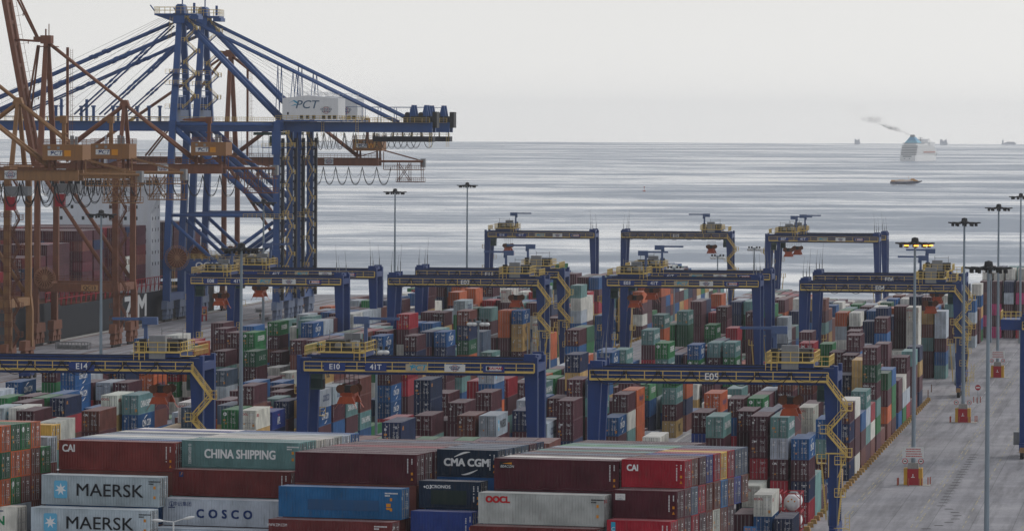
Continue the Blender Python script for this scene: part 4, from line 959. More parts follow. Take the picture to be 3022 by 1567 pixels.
STUFF = {'v': [], 'f': [], 'c': []}
def mass_box(mtx, L, H, paint):
    """one container of the far-off mass: shell with posts, door seams and rods as plain facets"""
    v, f, c = STUFF['v'], STUFF['f'], STUFF['c']
    def add(pts, cc):
        i = len(v)
        v.extend(tuple(mtx @ Vector(p)) for p in pts); f.append(tuple(range(i, i + len(pts)))); c.append(cc)
    e = .03
    X, Y, Z = CW, L, H - .03
    dk = tuple(x * .55 for x in paint)
    add([(0, 0, 0), (X, 0, 0), (X, 0, Z), (0, 0, Z)], paint)
    add([(X, 0, 0), (X, Y, 0), (X, Y, Z), (X, 0, Z)], paint)
    add([(X, Y, 0), (0, Y, 0), (0, Y, Z), (X, Y, Z)], paint)
    add([(0, Y, 0), (0, 0, 0), (0, 0, Z), (0, Y, Z)], paint)
    add([(0, 0, Z), (X, 0, Z), (X, Y, Z), (0, Y, Z)], paint)
    for x in (.42, .95, 1.45, 1.98):
        add([(x, -.03, .1), (x + .06, -.03, .1), (x + .06, -.03, Z - .1), (x, -.03, Z - .1)], (.30, .29, .285))
    add([(1.2, -.025, .1), (1.25, -.025, .1), (1.25, -.025, Z - .1), (1.2, -.025, Z - .1)], (.02, .02, .02))
def flush_mass():
    if not STUFF['v']:
        return
    me = bpy.data.meshes.new('stacked_containers')
    me.from_pydata(STUFF['v'], [], STUFF['f'])
    at = me.color_attributes.new('paint', 'FLOAT_COLOR', 'CORNER')
    buf = []
    for p, cc in zip(me.polygons, STUFF['c']):
        buf += [cc[0], cc[1], cc[2], 1.0] * p.loop_total
    at.data.foreach_set('color', buf)
    me.materials.append(M['boxmass'])
    tag(link('stacked_containers', me), kind='stuff')

BIG = {'n': 0}
def container(loc, rz, paint, L, H, label, group, grade, alt=0, art=True, left=None, logo=None):
    """a container: shell mesh with doors, lock rods and lettering as children. Door end looks to local -y."""
    o = link('shipping_container', cached(('shell', L, H), shell_mesh, L, H))
    o.location = loc; o.rotation_euler = (0, 0, rz)
    rnd = random.Random(int(loc[0] * 31 + loc[1] * 17 + loc[2] * 7))
    j = rnd.uniform(.86, 1.14)
    cc = [min(.85, x * j * rnd.uniform(.96, 1.04)) for x in PAINT[paint]] + [1]
    o.color = cc
    tag(o, label, 'container', group)
    for k in (0, 1):
        d = link('door', cached(('door', H, grade < 2), door_mesh, H, grade < 2), o, (.155 + k * 1.075, 0, 0))
        d.color = cc
        if grade == 2:
            for x in (.27, .79):
                link('lock_rod', cached(('rod', H), rod_mesh, H), d, (x, -.012, 0))
    kd = alt % 12
    link('lettering', cached(('plates', H, kd), plates_mesh, H, kd), o, (0, 0, 0))
    if paint in 'ge':
        link('emblem', cached('ring', ring_mesh), o, (.52, -.008, H - .62))
    lg = logo
    if lg is None and paint in DOORLOGO:
        ll = DOORLOGO[paint]; lg = ll[alt % len(ll)]
    if lg:
        link('lettering', text_mesh(lg, .42 if len(lg) < 5 else .27, '-y', M['redletter'] if lg == 'OOCL' else M['blackletter'] if lg == 'MAERSK' else M['letter'], bold=.012), o, (.62, -.008, H - .6))
    if art and L > 9:
        for me, fy, fz in side_art(paint, L, alt):
            link(me.name.split('.')[0], me, o, (CW + .004, L * fy, H * fz))
    return o
ORD = ['zeroth', 'first', 'second', 'third', 'fourth', 'fifth', 'sixth', 'seventh', 'eighth', 'ninth', 'tenth', 'eleventh', 'twelfth', 'thirteenth', 'fourteenth', 'fifteenth', 'sixteenth',
       'seventeenth', 'eighteenth', 'nineteenth', 'twentieth', 'twenty-first', 'twenty-second', 'twenty-third', 'twenty-fourth', 'twenty-fifth', 'twenty-sixth', 'twenty-seventh', 'twenty-eighth',
       'twenty-ninth', 'thirtieth'] + ['%dth' % k for k in range(31, 90)]
BLOCK = {'R': (-53.2, 'E05'), 'M': (-89.9, 'E10'), 'L': (-139.5, 'E14'), 'K': (-174.5, 'E08')}
PITCH = 2.93
HC = 2.9
def tank_container(loc, rz, frame, label, group):
    o = empty('tank_container', loc, rz, label, 'container', group)
    f = MB(); L = 6.06; H = 2.6
    for x in (.08, CW - .08):
        for y in (.08, L - .08):
            f.box(x - .08, y - .08, 0, x + .08, y + .08, H)
        f.beam((x, 0, H - .08), (x, L, H - .08), .12, .12); f.beam((x, 0, .08), (x, L, .08), .12, .12)
    for y in (.06, L - .06):
        f.beam((0, y, H - .08), (CW, y, H - .08), .14, .14); f.beam((0, y, .08), (CW, y, .08), .14, .14)
        for sx in (0, 1):
            x0 = .1 + sx * (CW - .2)
            f.beam((x0, y, H - .75), (x0 + (.7 if sx == 0 else -.7), y, H - .1), .1, .1)
            f.beam((x0, y, .75), (x0 + (.7 if sx == 0 else -.7), y, .1), .1, .1)
    f.build('frame', frame, o)
    t = MB()
    prof = [(0, .12), (.55, .18), (.9, .38), (1.1, .72), (1.12, .9), (1.12, L - .9), (1.1, L - .72), (.9, L - .38), (.55, L - .18), (0, L - .12)]
    n = 20
    i = 0
    for k in range(n):
        a = 2 * math.pi * k / n
        for r, y in prof:
            t.v.append((CW / 2 + r * math.cos(a), y, H / 2 + r * math.sin(a)))
    m = len(prof)
    for k in range(n):
        k2 = (k + 1) % n
        for q in range(m - 1):
            t.f.append((k * m + q, k * m + q + 1, k2 * m + q + 1, k2 * m + q)); t.m.append(0)
    t.build('tank', M['white'], o, smooth=True)
    c = MB(); c.box(CW / 2 - .45, L * .3, H - .1, CW / 2 + .45, L * .7, H - .02)
    c.build('catwalk', M['grey'], o)
    p = MB()
    for x, z in ((.75, 1.5), (1.6, 1.5), (1.2, 1.75)):
        p.poly([(x - .14, .13, z), (x, .13, z - .14), (x + .14, .13, z), (x, .13, z + .14)])
    p.build('hazard_plate', M['orangemark'], o)
    return o
ORDER = 'm d r o b n g G t k w s c B e p x'.split()
for row in STACKS:
    blk = 'RMLKPF'[row[0]]; cl = row[1]; a = row[2]; order = row[3]
    cols = [ORDER[v % 100] for v in row[4:]]; flags = [v // 100 for v in row[4:]]
    n = len(cols)
    if blk in BLOCK:
        b = BLOCK[blk][0] - PITCH * cl; where = 'crane %s block' % BLOCK[blk][1]; colw = ORD[cl + 1] + ' column from right'
    elif blk == 'P':
        b = -52.0 + 3.05 * cl; where = 'apron end stacks'; colw = ORD[cl + 1] + ' column from left'
    else:
        b = -112.0 + 2.56 * cl; where = 'row behind near stacks'; colw = ORD[cl + 1] + ' column from left'
    z = 0.02
    for k in range(n - 1, -1, -1):
        p = cols[k]; gr = flags[k]
        loc = yard(a, b, z)
        down = ['topmost', 'second down', 'third down', 'fourth down', 'fifth down', 'sixth down'][k]
        if p == 'x':
            tank_container(loc, -PHI, M['red'], 'white tank in a red frame, %s of its pair, beside the apron lane' % ('upper' if k == 0 else 'lower') if cl == 0 else
                           'white tank in a red frame, %s of its pair, half hidden by off-white reefer' % ('upper' if k == 0 else 'lower'), 'tank containers in red frames')
            z += 2.62
            continue
        if gr == 0:
            rnd = random.Random(int(a * 13 + b * 7 + z))
            j = rnd.uniform(.82, 1.18)
            mass_box(Matrix.Translation(loc) @ Matrix.Rotation(-PHI, 4, 'Z'), 12.19, HC, tuple(min(.85, x * j) for x in PAINT[p]))
        else:
            container(loc, -PHI, p, 12.19, HC, '%s container, %s of %s stack back, %s, %s' % (NAME[p], down, ORD[order], colw, where), 'containers stacked in the yard blocks', gr, alt=int(a * 3 + k * 5 + cl * 7))
        z += HC
# ------------------------------------------------------------------ the near stacks, long sides towards us
FROT = R(90) - PHF
def near_box(p_left, q, ztop, L, H, paint, label, grade=2, alt=0, group='near stacks of containers', logo=None):
    loc = yard(q, p_left + L, ztop - H, PHF)
    return container(loc, FROT, paint, L, H, label, group, grade, alt=alt, art=False, logo=logo)
def wall_text(o, s, size, L, fx, z, m, **kw):
    # lettering on the wall that looks towards us (local x = 0); fx runs from the left end
    return link('lettering', text_mesh(s, size, '-x', M[m], **kw), o, (-.004, L * (1 - fx), z))
def codes(o, L, H, m='letter', fx=.93, two=True):
    w = MB(); rnd = random.Random(int(L * 10 + o.location.x))
    for k in range(11):
        y = L * (1 - fx)
        if rnd.random() < .92:
            w.quad((0, y + .06, H - .5 - k * .14), (0, y - .05, H - .5 - k * .14), (0, y - .05, H - .41 - k * .14), (0, y + .06, H - .41 - k * .14))
    if two:
        for k in range(4):
            y = L * (1 - fx) - .42; w.quad((0, y + .06, H - .5 - k * .14), (0, y - .05, H - .5 - k * .14), (0, y - .05, H - .41 - k * .14), (0, y + .06, H - .41 - k * .14))
    q = w.build('lettering', M[m], o); q.location = (-.006, 0, 0)
    w = MB(); y = L * (1 - fx) - .42
    w.quad((0, y + .1, .95), (0, y - .1, .95), (0, y - .1, 1.2), (0, y + .1, 1.2))
    q = w.build('notice_plate', M['orangemark'], o); q.location = (-.006, 0, 0)
    w = MB(); w.poly([(0, y + .13, .45), (0, y - .13, .45), (0, y, .72)])
    q = w.build('warning_mark', M['orangemark'], o); q.location = (-.006, 0, 0)
def hcodes(o, L, H, m, fx):
    for k, (n, dz) in enumerate(((10, .5), (4, .72))):
        w = MB()
        for j in range(n):
            y = L * (1 - fx) - j * .13; w.quad((0, y, H - dz), (0, y - .09, H - dz), (0, y - .09, H - dz + .13), (0, y, H - dz + .13))
        q = w.build('lettering', M[m], o); q.location = (-.006, 0, 0)
    for j, z in enumerate((H - 1.15, .8)):
        w = MB(); y = L * (1 - fx) - .5; w.quad((0, y, z), (0, y - .22, z), (0, y - .22, z + .28), (0, y, z + .28))
        q = w.build('notice_plate', M['orangemark'], o); q.location = (-.006, 0, 0)
def board(o, L, fx, z, w_, h_, m, m2=None):
    w = MB(); y = L * (1 - fx)
    w.box(-.012, y - w_ / 2, z - h_ / 2, -.004, y + w_ / 2, z + h_ / 2)
    return w.build('sign_board', M[m], o)
L4, L2 = 12.19, 6.06
# --- column 1
o = near_box(-197.9, 479.5, 23.22, L4, 2.9, 'a', 'brick red container with CAI lettering, top front of the left near stack', logo='')
wall_text(o, 'CAI', 1.0, L4, .085, 2.1, 'letter', bold=.03, sx=.85); codes(o, L4, 2.9)
o = near_box(-196.7, 472.2, 20.32, L4, 2.9, 's', 'upper silver container with star emblem and MAERSK lettering')
def maersk(o):
    wall_text(o, 'MAERSK', 1.72, L4, .58, 1.45, 'blackletter', bold=.012, sx=1.12)
    e_ = link('emblem', cached(('star_-x', 1.62), star_mesh, 1.72, '-x'), o, (-.006, L4 * (1 - .165), 1.5)); hcodes(o, L4, 2.9, 'blackletter', .915)
maersk(o)
o = near_box(-196.2, 468.4, 17.42, L4, 2.9, 's', 'lower silver container with star emblem and MAERSK lettering, cut by the bottom edge'); maersk(o)
# --- column 2
o = near_box(-185.5, 480.9, 23.42, L4, 2.6, 't', 'grey-green container with big CHINA SHIPPING lettering')
wall_text(o, 'CHINA SHIPPING', 1.22, L4, .50, 1.3, 'letter', bold=.035, sx=.80)
for k, ch in enumerate('中国海运集团'):
    wall_text(o, ch, .36, L4, .07, 2.1 - k * .33, 'letter')
hcodes(o, L4, 2.6, 'letter', .90)
o = near_box(-185.1, 477.4, 20.82, L4, 2.6, 'h', 'oxblood container with small blue square emblem under the CHINA SHIPPING one', logo=''); codes(o, L4, 2.6)
b_ = board(o, L4, .075, 2.1, .42, .5, 'navyletter'); wall_text(o, 'F', .42, L4, .075, 2.12, 'orangemark', shear=.3).location.x = -.02
o = near_box(-184.8, 474.1, 18.22, L4, 2.6, 's', 'silver container with widely spaced navy COSCO lettering')
wall_text(o, 'COSCO', 1.15, L4, .52, 1.15, 'navyletter', bold=.045, space=1.75); wall_text(o, '中远集团', .48, L4, .165, 2.05, 'navyletter')
w = MB(); y = L4 * (1 - .075)
for k in range(12):
    a = 2 * math.pi * k / 12; a2 = 2 * math.pi * (k + 1) / 12
    w.quad((0, y + .26 * math.cos(a), 2.05 + .26 * math.sin(a)), (0, y + .26 * math.cos(a2), 2.05 + .26 * math.sin(a2)), (0, y + .22 * math.cos(a2), 2.05 + .22 * math.sin(a2)), (0, y + .22 * math.cos(a), 2.05 + .22 * math.sin(a)))
w.poly([(0, y + .09, 1.85), (0, y - .09, 1.85), (0, y, 2.3)]); w.quad((0, y + .35, 1.68), (0, y - .35, 1.68), (0, y - .35, 1.76), (0, y + .35, 1.76))
q_ = w.build('emblem', M['navyletter'], o); q_.location = (-.006, 0, 0); hcodes(o, L4, 2.6, 'navyletter', 2.0)
near_box(-184.5, 470.8, 15.62, L4, 2.6, 's', 'silver container at the bottom edge, only its roof in view')
# --- column 3
o = near_box(-170.1, 471.0, 23.22, L4, 2.9, 'f', 'dark maroon plain container, top front of the middle near stack', logo=''); codes(o, L4, 2.9)
o = near_box(-169.8, 465.6, 20.32, L4, 2.9, 'l', 'sky blue container with faded lettering patch, below the dark maroon one', logo='')
fd = MB(); fd.box(-.003, L4 * .18, .75, -.001, L4 * .76, 1.75); fd.build('faded_patch', M.setdefault('faded', mat('faded_blue_patch', (.02, .085, .20), .6, dirt=.2)), o)
hcodes(o, L4, 2.9, 'letter', .87)
for z, h_ in ((1.35, .32), (1.02, .2)):
    board(o, L4, .90, z, .45, h_, 'orangemark')
o = near_box(-169.7, 462.6, 17.42, L4, 2.9, 'h', 'oxblood container with small web address, below the sky blue one', logo='ZIM')
wall_text(o, 'WWW.ZIM.COM', .38, L4, .07, 2.35, 'letter', sx=.7); hcodes(o, L4, 2.9, 'letter', .86)
for k in range(4):
    w = MB(); cy = L4 * (1 - (.425 + k * .03)); pts = []
    for j in range(14):
        a = math.pi / 2 + j * math.pi / 7; r_ = .17 if j % 2 == 0 else .08; pts.append((0, cy - r_ * math.cos(a), 1.75 + r_ * math.sin(a)))
    w.poly(pts); q_ = w.build('emblem', M['letter'], o); q_.location = (-.006, 0, 0)
# --- column 4 (twenty foot)
o = near_box(-157.8, 476.9, 23.42, L2, 2.6, 'v', 'blue-black short container with CMA CGM lettering between two arcs')
wall_text(o, 'CMA CGM', 1.0, L2, .49, 1.35, 'letter', bold=.045, sx=.98); codes(o, L2, 2.6, fx=.88)
q_ = link('lettering', arcs_mesh('-x'), o, (-.008, L2 * .52, 1.3)); q_.scale = (1, .62, .95)
o = near_box(-157.5, 470.6, 20.82, L2, 2.6, 'v', 'blue-black short container with small CRONOS lettering', logo='')
wall_text(o, 'CRONOS', .42, L2, .36, 2.05, 'letter', bold=.01, sx=1.1); codes(o, L2, 2.6, fx=.90)
w = MB(); cy = L2 * (1 - .14)
w.lathe([(.10, 0), (.17, 0)], 14); w.poly([(-.3, .12, 0), (-.17, 0, 0), (-.3, -.12, 0), (-.4, .02, 0)]); w.poly([(.17, -.16, 0), (.34, -.18, 0), (.42, .02, 0), (.34, .2, 0), (.2, .2, 0), (.3, .02, 0)])
m_ = Matrix.Translation((-.008, cy, 2.02)) @ Matrix.Rotation(R(-90), 4, 'Z') @ Matrix.Rotation(R(90), 4, 'X'); w.v = [tuple(m_ @ Vector(p)) for p in w.v]; w.build('emblem', M['letter'], o)
fd = MB(); fd.box(-.003, L2 * .22, .4, -.001, L2 * .8, 1.75); fd.build('repaint_patch', M.setdefault('patch', mat('dark_green_patch', (.012, .028, .024), .6, dirt=.2)), o)
o = near_box(-157.1, 467.0, 18.22, L2, 2.6, 'B', 'royal blue plain short container at the bottom edge', logo=''); codes(o, L2, 2.6, fx=.90)
# --- column 5
o = near_box(-149.6, 469.2, 23.22, L4, 2.9, 'f', 'dark maroon container with black and yellow BEACON plate', logo=''); codes(o, L4, 2.9)
b_ = board(o, L4, .095, 2.28, 1.25, .62, 'blackletter'); wall_text(o, 'BEACON', .33, L4, .105, 2.14, 'letter', shear=.2).location.x = -.018
w = MB(); y0 = L4 * (1 - .095)
w.poly([(-.016, y0 + .35, 2.42), (-.016, y0 - .58, 2.34), (-.016, y0 - .58, 2.54)]); w.build('emblem', M['orangemark'], o)
o = near_box(-149.6, 464.4, 20.32, L4, 2.9, 'z', 'pale grey container with red OOCL lettering at upper left')
wall_text(o, 'OOCL', .82, L4, .155, 2.25, 'redletter', bold=.05, sx=1.0); hcodes(o, L4, 2.9, 'blackletter', .90)
near_box(-149.5, 461.6, 17.42, L4, 2.9, 'h', 'oxblood container below the pale grey one at the bottom edge', logo='')
# --- column 6 (twenty foot)
o = near_box(-137.1, 469.1, 23.42, L2, 2.6, 'y', 'bright red short container with CAI lettering at the stack corner', logo='')
wall_text(o, 'CAI', .82, L2, .175, 1.8, 'letter', bold=.03, sx=.85); codes(o, L2, 2.6, fx=.88)
o = near_box(-136.8, 465.5, 20.82, L2, 2.6, 'f', 'dark maroon short container with white plate, below the bright red one', logo=''); codes(o, L2, 2.6, fx=.88)
b_ = board(o, L2, .105, 1.95, .95, .58, 'signwhite'); wall_text(o, 'CARU', .2, L2, .105, 1.75, 'navyletter').location.x = -.02
w = MB(); y0 = L2 * (1 - .105)
for k in range(5):
    w.beam((-.018, y0 + .3 - k * .15, 1.9), (-.018, y0 + .22 - k * .13, 2.15 - abs(k - 2) * .05), .02, .02)
w.build('emblem', M['grey'], o)
o = near_box(-136.7, 463.0, 18.22, L2, 2.6, 'y', 'bright red short container with blue vertical plate at the bottom edge', logo=''); codes(o, L2, 2.6, fx=.88)
b_ = board(o, L2, .10, 1.55, .42, 1.7, 'pctblue')
for k, ch in enumerate('CBR'):
    wall_text(o, ch, .5, L2, .10, 1.75 - k * .42, 'letter').location.x = -.02
# --- rows behind, roof after roof
ROWS = [('brick red CAI one', -197.9, 479.5, 23.22, L4, 2.9, 'bswscwBw', 2.56), ('CHINA SHIPPING one', -185.5, 480.9, 23.42, L4, 2.6, 'twwzsb', 2.56), ('dark maroon plain one', -170.1, 471.0, 23.22, L4, 2.9, 'mmmrmmcm', 2.56),
        ('CMA CGM one', -157.8, 476.9, 23.42, L2, 2.6, 'cccmn', 2.56), ('BEACON one', -149.6, 469.2, 23.22, L4, 2.9, 'wmcdtmsetmm', 2.56), ('bright red CAI one', -137.1, 469.1, 23.42, L2, 2.6, 'dmBrqrcc', 2.56)]
for nm, p, q0, zt, L, H, cs_, st in ROWS:
    for k, pc in enumerate(cs_):
        near_box(p + random.uniform(-.06, .06), q0 + st * (k + 1), zt, L, H, pc, '%s container, %s row behind the %s, roof in view' % (NAME[pc], ORD[k + 1], nm), 1, alt=k * 5 + int(-p), logo='')
# right hand end of the near block: door ends, three more tiers
for t, cs_ in ((1, 'mcrddldBd'), (2, 'dmrmdwdm'), (3, 'mdcmrmdmm')):
    for k, pc in enumerate(cs_):
        q = (465.5, 463.0, 460.5)[t - 1] + 2.56 * (k + 1)
        near_box(-136.8 + random.uniform(-.05, .05), q, 23.42 - 2.6 * t, L2, 2.6, pc, '%s container end, %s tier down, %s door from the near right corner' % (NAME[pc], ORD[t + 1], ORD[k + 2]), 1, alt=t * 7 + k * 3, logo='')
# --- the block at the left edge, door ends towards the right
LB = [(25.0, [(470.6, 'o'), (473.1, 'G'), (475.6, 'g'), (478.1, 'o')]), (22.4, [(470.6, 'G'), (473.1, 'o'), (475.6, 'o'), (478.1, 'd'), (480.7, 'g')]), (19.8, [(470.6, 'o'), (473.1, 'g'), (475.6, 'd'), (478.1, 'd'), (480.7, 'm')])]
for t, (zt, row) in enumerate(LB):
    for k, (q, pc) in enumerate(row):
        near_box(-200.3 - L4, q, zt, L4, 2.6, pc, '%s container end at the left edge, %s tier, %s from the front' % (NAME[pc], ['top', 'second', 'third'][t], ORD[k + 1]), 1, alt=k + t, logo='')
o = near_box(-198.7 - L4, 470.8, 17.2, L4, 2.6, 'w', 'white container at the left edge with green lettering cut off', logo='')
wall_text(o, 'EVERGREEN', 1.25, L4, .60, 1.2, 'greenletter' if 'greenletter' in M else M.setdefault('greenletter', mat('green_lettering', (.02, .22, .09), .6, dirt=0)).name and 'greenletter', bold=.03, sx=1.1); hcodes(o, L4, 2.6, 'navyletter', .78)
o = near_box(-203.9 - L4, 492.0, 23.9, L4, 2.6, 'q', 'yellow container behind the left edge block, mostly hidden')
o = near_box(-201.4 - L4, 485.0, 23.1, L4, 2.6, 's', 'silver COSCO container between the left edge block and the brick red one'); wall_text(o, 'COSCO', 1.1, L4, .82, 1.0, 'navyletter', bold=.03, space=1.2)
o = near_box(-199.4 - L4, 502.5, 20.5, L4, 2.6, 's', 'second silver COSCO container lower down beside the brick red one'); wall_text(o, 'COSCO', 1.1, L4, .88, .9, 'navyletter', bold=.03, space=1.2)
o = near_box(-198.6 - L4, 488.5, 19.6, L4, 2.6, 's', 'silver container roof low between the left edge block and the MAERSK stack')
# hidden lower tiers carry all of this (part of the uncounted mass)
def under(p, q, ztop, L, H, n):
    for k in range(n):
        z = ztop - H * (k + 1)
        if z < .01: break
        mass_box(Matrix.Translation(yard(q, p + L, z, PHF)) @ Matrix.Rotation(FROT, 4, 'Z'), L, H, PAINT[random.choice('mmdrhsbt')])
for nm, p, q0, zt, L, H, cs_, st in ROWS:
    for k in range(len(cs_) + 1):
        lv = 1 if k else 3
        if nm.startswith('bright') and k: lv = 4
        under(p, q0 + st * k, zt - H * lv if k else zt - H, L, H, 12)
        if not k:
            under(p, q0 - 3.3, zt - 2 * H, L, H, 12); under(p, q0 - 6.4, zt - 3 * H, L, H, 12)
for q, zt in ((470.6, 17.2), (473.2, 17.2), (475.8, 17.2), (478.3, 17.2), (480.9, 17.2)):
    under(-200.3 - L4, q, zt - (2.6 if q < 471 else 0), L4, 2.85, 6)
for q, zt, p in ((492.0, 21.3, -203.9), (485.0, 20.5, -201.4), (502.5, 17.9, -199.4), (488.5, 17.0, -198.6)):
    under(p - L4, q, zt, L4, 2.9, 7)
# ------------------------------------------------------------------ signs shared by the cranes
def cosco_sign(w, h, face, parent, loc, boards=True):
    """white board with a globe and two lines of lettering"""
    d = {'-y': Vector((0, -1, 0)), '+y': Vector((0, 1, 0))}[face]
    s = 1 if face == '-y' else -1
    b = MB(); t = .05
    if boards:
        b.box(-w / 2, -t / 2, -h / 2, w / 2, t / 2, h / 2)
        o = b.build('sign_board', M['signwhite'], parent); o.location = loc
    else:
        o = bpy.data.objects.new('emblem_group', None); 
    par = o if boards else parent
    base = Vector((0, 0, 0)) if boards else Vector(loc)
    e = MB(); r = h * .44
    def ring(rx, m, seg=18, wd=.035):
        for k in range(seg):
            a0 = 2 * math.pi * k / seg; a1 = 2 * math.pi * (k + 1) / seg
            P = lambda a, q: (s * math.cos(a) * (rx + q), d.y * .035, math.sin(a) * (r + q))
            e.quad(P(a0, -wd * h / 2), P(a1, -wd * h / 2), P(a1, wd * h / 2), P(a0, wd * h / 2), m)
    ring(r * 1.15, 0); ring(r * .55, 1)
    for z in (-.62, .62):
        e.quad((-r * .85, d.y * .035, z * r), (r * .85, d.y * .035, z * r), (r * .85, d.y * .035, z * r + h * .03), (-r * .85, d.y * .035, z * r + h * .03), 1)
    eo = e.build('emblem', [M['navyletter'], M['redletter']], par); eo.location = base
    for txt, sz, z in (('COSCO', .36, .09), ('SHIPPING', .22, -.17)):
        letters(txt, h * sz, face, M['navyletter'], par, base + d * .045 + Vector((0, 0, z * h)), bold=.015, sx=1.15)
    if not boards:
        bpy.data.objects.remove(o)
    return par
def pct_sign(w, h, face, parent, loc, board=None, ink='pctblue', scale=1.0):
    d = {'-y': Vector((0, -1, 0)), '+y': Vector((0, 1, 0))}[face]
    s = 1 if face == '-y' else -1
    par = parent; base = Vector(loc)
    if board:
        b = MB(); b.box(-w / 2, -.025, -h / 2, w / 2, .025, h / 2)
        par = b.build('sign_board', M[board], parent); par.location = loc; base = Vector((0, 0, 0))
    letters('PCT', h * 1.05 * scale, face, M[ink], par, base + d * .04 + Vector((s * w * .08, 0, -h * .02)), shear=.25, bold=.02, sx=1.15)
    e = MB()
    for k, (z0, z1, dz) in enumerate(((.10, .02, .10), (-.02, -.08, .08))):
        e.poly([(s * -w * .46, d.y * .04, h * z0), (s * -w * .30, d.y * .04, h * (z0 + .14)), (s * -w * .14, d.y * .04, h * (z1 - .02)), (s * -w * .10, d.y * .04, h * (z1 + .10)), (s * -w * .26, d.y * .04, h * (z0 + .22))])
    eo = e.build('emblem', M[ink], par); eo.location = base
    return par

# ------------------------------------------------------------------ rubber tyred gantry crane (yard crane)
GZ = 20.8      # underside of the girders
def make_rtg():
    root = empty('yard_gantry_crane', (0, 0, 0))
    X = 15.75; Y = 4.15
    def leg(x, y):
        w = MB(); s = 1 if x > 0 else -1
        # vertical outer face, inner face tapering towards the foot
        xo = x + s * .75
        w.v += [(xo, y - .6, 2.6), (xo - s * .95, y - .6, 2.6), (xo - s * .95, y + .6, 2.6), (xo, y + .6, 2.6),
                (xo, y - .6, GZ), (xo - s * 1.75, y - .6, GZ), (xo - s * 1.75, y + .6, GZ), (xo, y + .6, GZ)]
        for f in ((0, 1, 2, 3), (4, 5, 6, 7), (0, 1, 5, 4), (1, 2, 6, 5), (2, 3, 7, 6), (3, 0, 4, 7)):
            w.f.append(f if s > 0 else f[::-1]); w.m.append(0)
        w.box(min(xo, xo - s * .5), y - .66, GZ, max(xo, xo - s * .5), y + .66, GZ + 2.5)
        w.box(min(xo - s * .5, xo - s * 1.9), y - .5, GZ + 1.9, max(xo - s * .5, xo - s * 1.9), y + .5, GZ + 2.2)
        for k in range(14):
            w.box(xo - .012 if s > 0 else xo - .02, y - .2, 3.2 + k * 1.25, xo + .02 if s > 0 else xo + .012, y + .2, 3.3 + k * 1.25)
        o = w.build('leg', M['rtg'], root)
        e = MB(); xe = xo - s * (.02)
        e.beam((xo + s * .03, y - .62, 3), (xo + s * .03, y - .62, GZ - .3), .05, .05)
        e.build('conduit', M['galv'], o)
        return o
    for sx in (-1, 1):
        for sy in (-1, 1):
            leg(sx * (X - .2), sy * Y)
        w = MB(); x = sx * (X + .1)
        w.box(x - .5, -5.6, 1.35, x + .5, 5.6, 2.6)
        w.box(x - .42, -6.6, 1.1, x + .42, -5.6, 2.3); w.box(x - .42, 5.6, 1.1, x + .42, 6.6, 2.3)
        sb = w.build('sill_beam', M['rtg'], root)
        h = MB()
        for yy in (-6.63, 6.63):
            for k in range(5):
                s_ = 1 if yy > 0 else -1
                h.quad((x - .42 + k * .17, yy, 1.12), (x - .33 + k * .17, yy, 1.12), (x - .20 + k * .17, yy, 2.0), (x - .29 + k * .17, yy, 2.0))
        h.build('hazard_stripe', M['safety'], sb)
        for y in (-5.6, -3.4, 3.4, 5.6):
            t = MB(); t.tube((x - .3, y, .76), (x + .3, y, .76), .74, 14); t.tube((x - .32, y, .76), (x + .32, y, .76), .35, 10, m=1)
            t.build('wheel', [M['rubber'], M['grey']], sb)
        tb = MB()
        if sx < 0:
            tb.box(x - 1.5, -3.0, 2.2, x - .5, 1.0, 4.3); tb.box(x - 1.5, 1.5, 2.2, x - .5, 3.2, 3.6)
            tb.build('power_house', M['grey'], root)
        else:
            tb.lathe([(1.5, -.12), (1.5, .12), (1.35, .12), (1.35, -.12)], 20)
            m = Matrix.Translation((x - .9, 1.2, 3.6)) @ Matrix.Rotation(R(90), 4, 'Y')
            tb.v = [tuple(m @ Vector(p)) for p in tb.v]
            for k in range(8):
                a = k * math.pi / 4
                tb.beam((x - .9, 1.2, 3.6), (x - .9, 1.2 + 1.4 * math.cos(a), 3.6 + 1.4 * math.sin(a)), .05, .05)
            tb.build('cable_reel', M['galv'], root)
    for sy in (-1, 1):
        w = MB(); y = sy * Y
        w.box(-X - .1, y - .55, GZ, X + .1, y + .55, GZ + 1.95)
        w.box(-X - .1, y - .7, GZ + 1.95, X + .1, y + .7, GZ + 2.05)
        for k in range(13):
            x = -X + 1.3 + k * 2.42
            w.box(x - .05, y + sy * .55, GZ + .1, x + .05, y + sy * .72, GZ + 1.95) if sy > 0 else w.box(x - .05, y - .72, GZ + .1, x + .05, y - .55, GZ + 1.95)
        gd = w.build('girder', M['rtg'], root)
        r = MB(); r.box(-X, y - .16, GZ + 2.05, X, y - .06, GZ + 2.2); r.box(-X, y + .3, GZ + 2.05, X, y + .42, GZ + 2.14)
        r.build('trolley_rail', M['rtgdark'], gd)
        # walkway on the outer flank
        y0 = y + sy * .72; y1 = y + sy * 1.5
        k = MB(); zf = GZ + .45
        k.box(-X - .2, min(y0, y1), zf, X - .6, max(y0, y1), zf + .05, 1)
        k.box(-X - .2, min(y1, y1 + sy * .05), zf - .06, X - .6, max(y1, y1 + sy * .05), zf + .24, 0)
        wk = k.build('walkway', [M['yellow'], M['rtgdark']], root)
        q = MB(); q.rail([(-X - .2, y1, zf + .05), (X - .6, y1, zf + .05)], 1.2, 2.45, .052); q.rail([(-X - .2, y1, zf), (-X - .2, y0, zf)], 1.15, 1, .042)
        q.build('railing', M['yellow'], wk)
    for sx in (-1, 1):
        w = MB(); x = sx * (X + .2)
        w.box(x - .35, -Y + .55, GZ + .5, x + .35, Y - .55, GZ + 1.6)
        w.build('end_tie', M['rtg'], root)
    # flank with boards (+y)
    yb = Y + 1.6; zb = GZ + 1.02
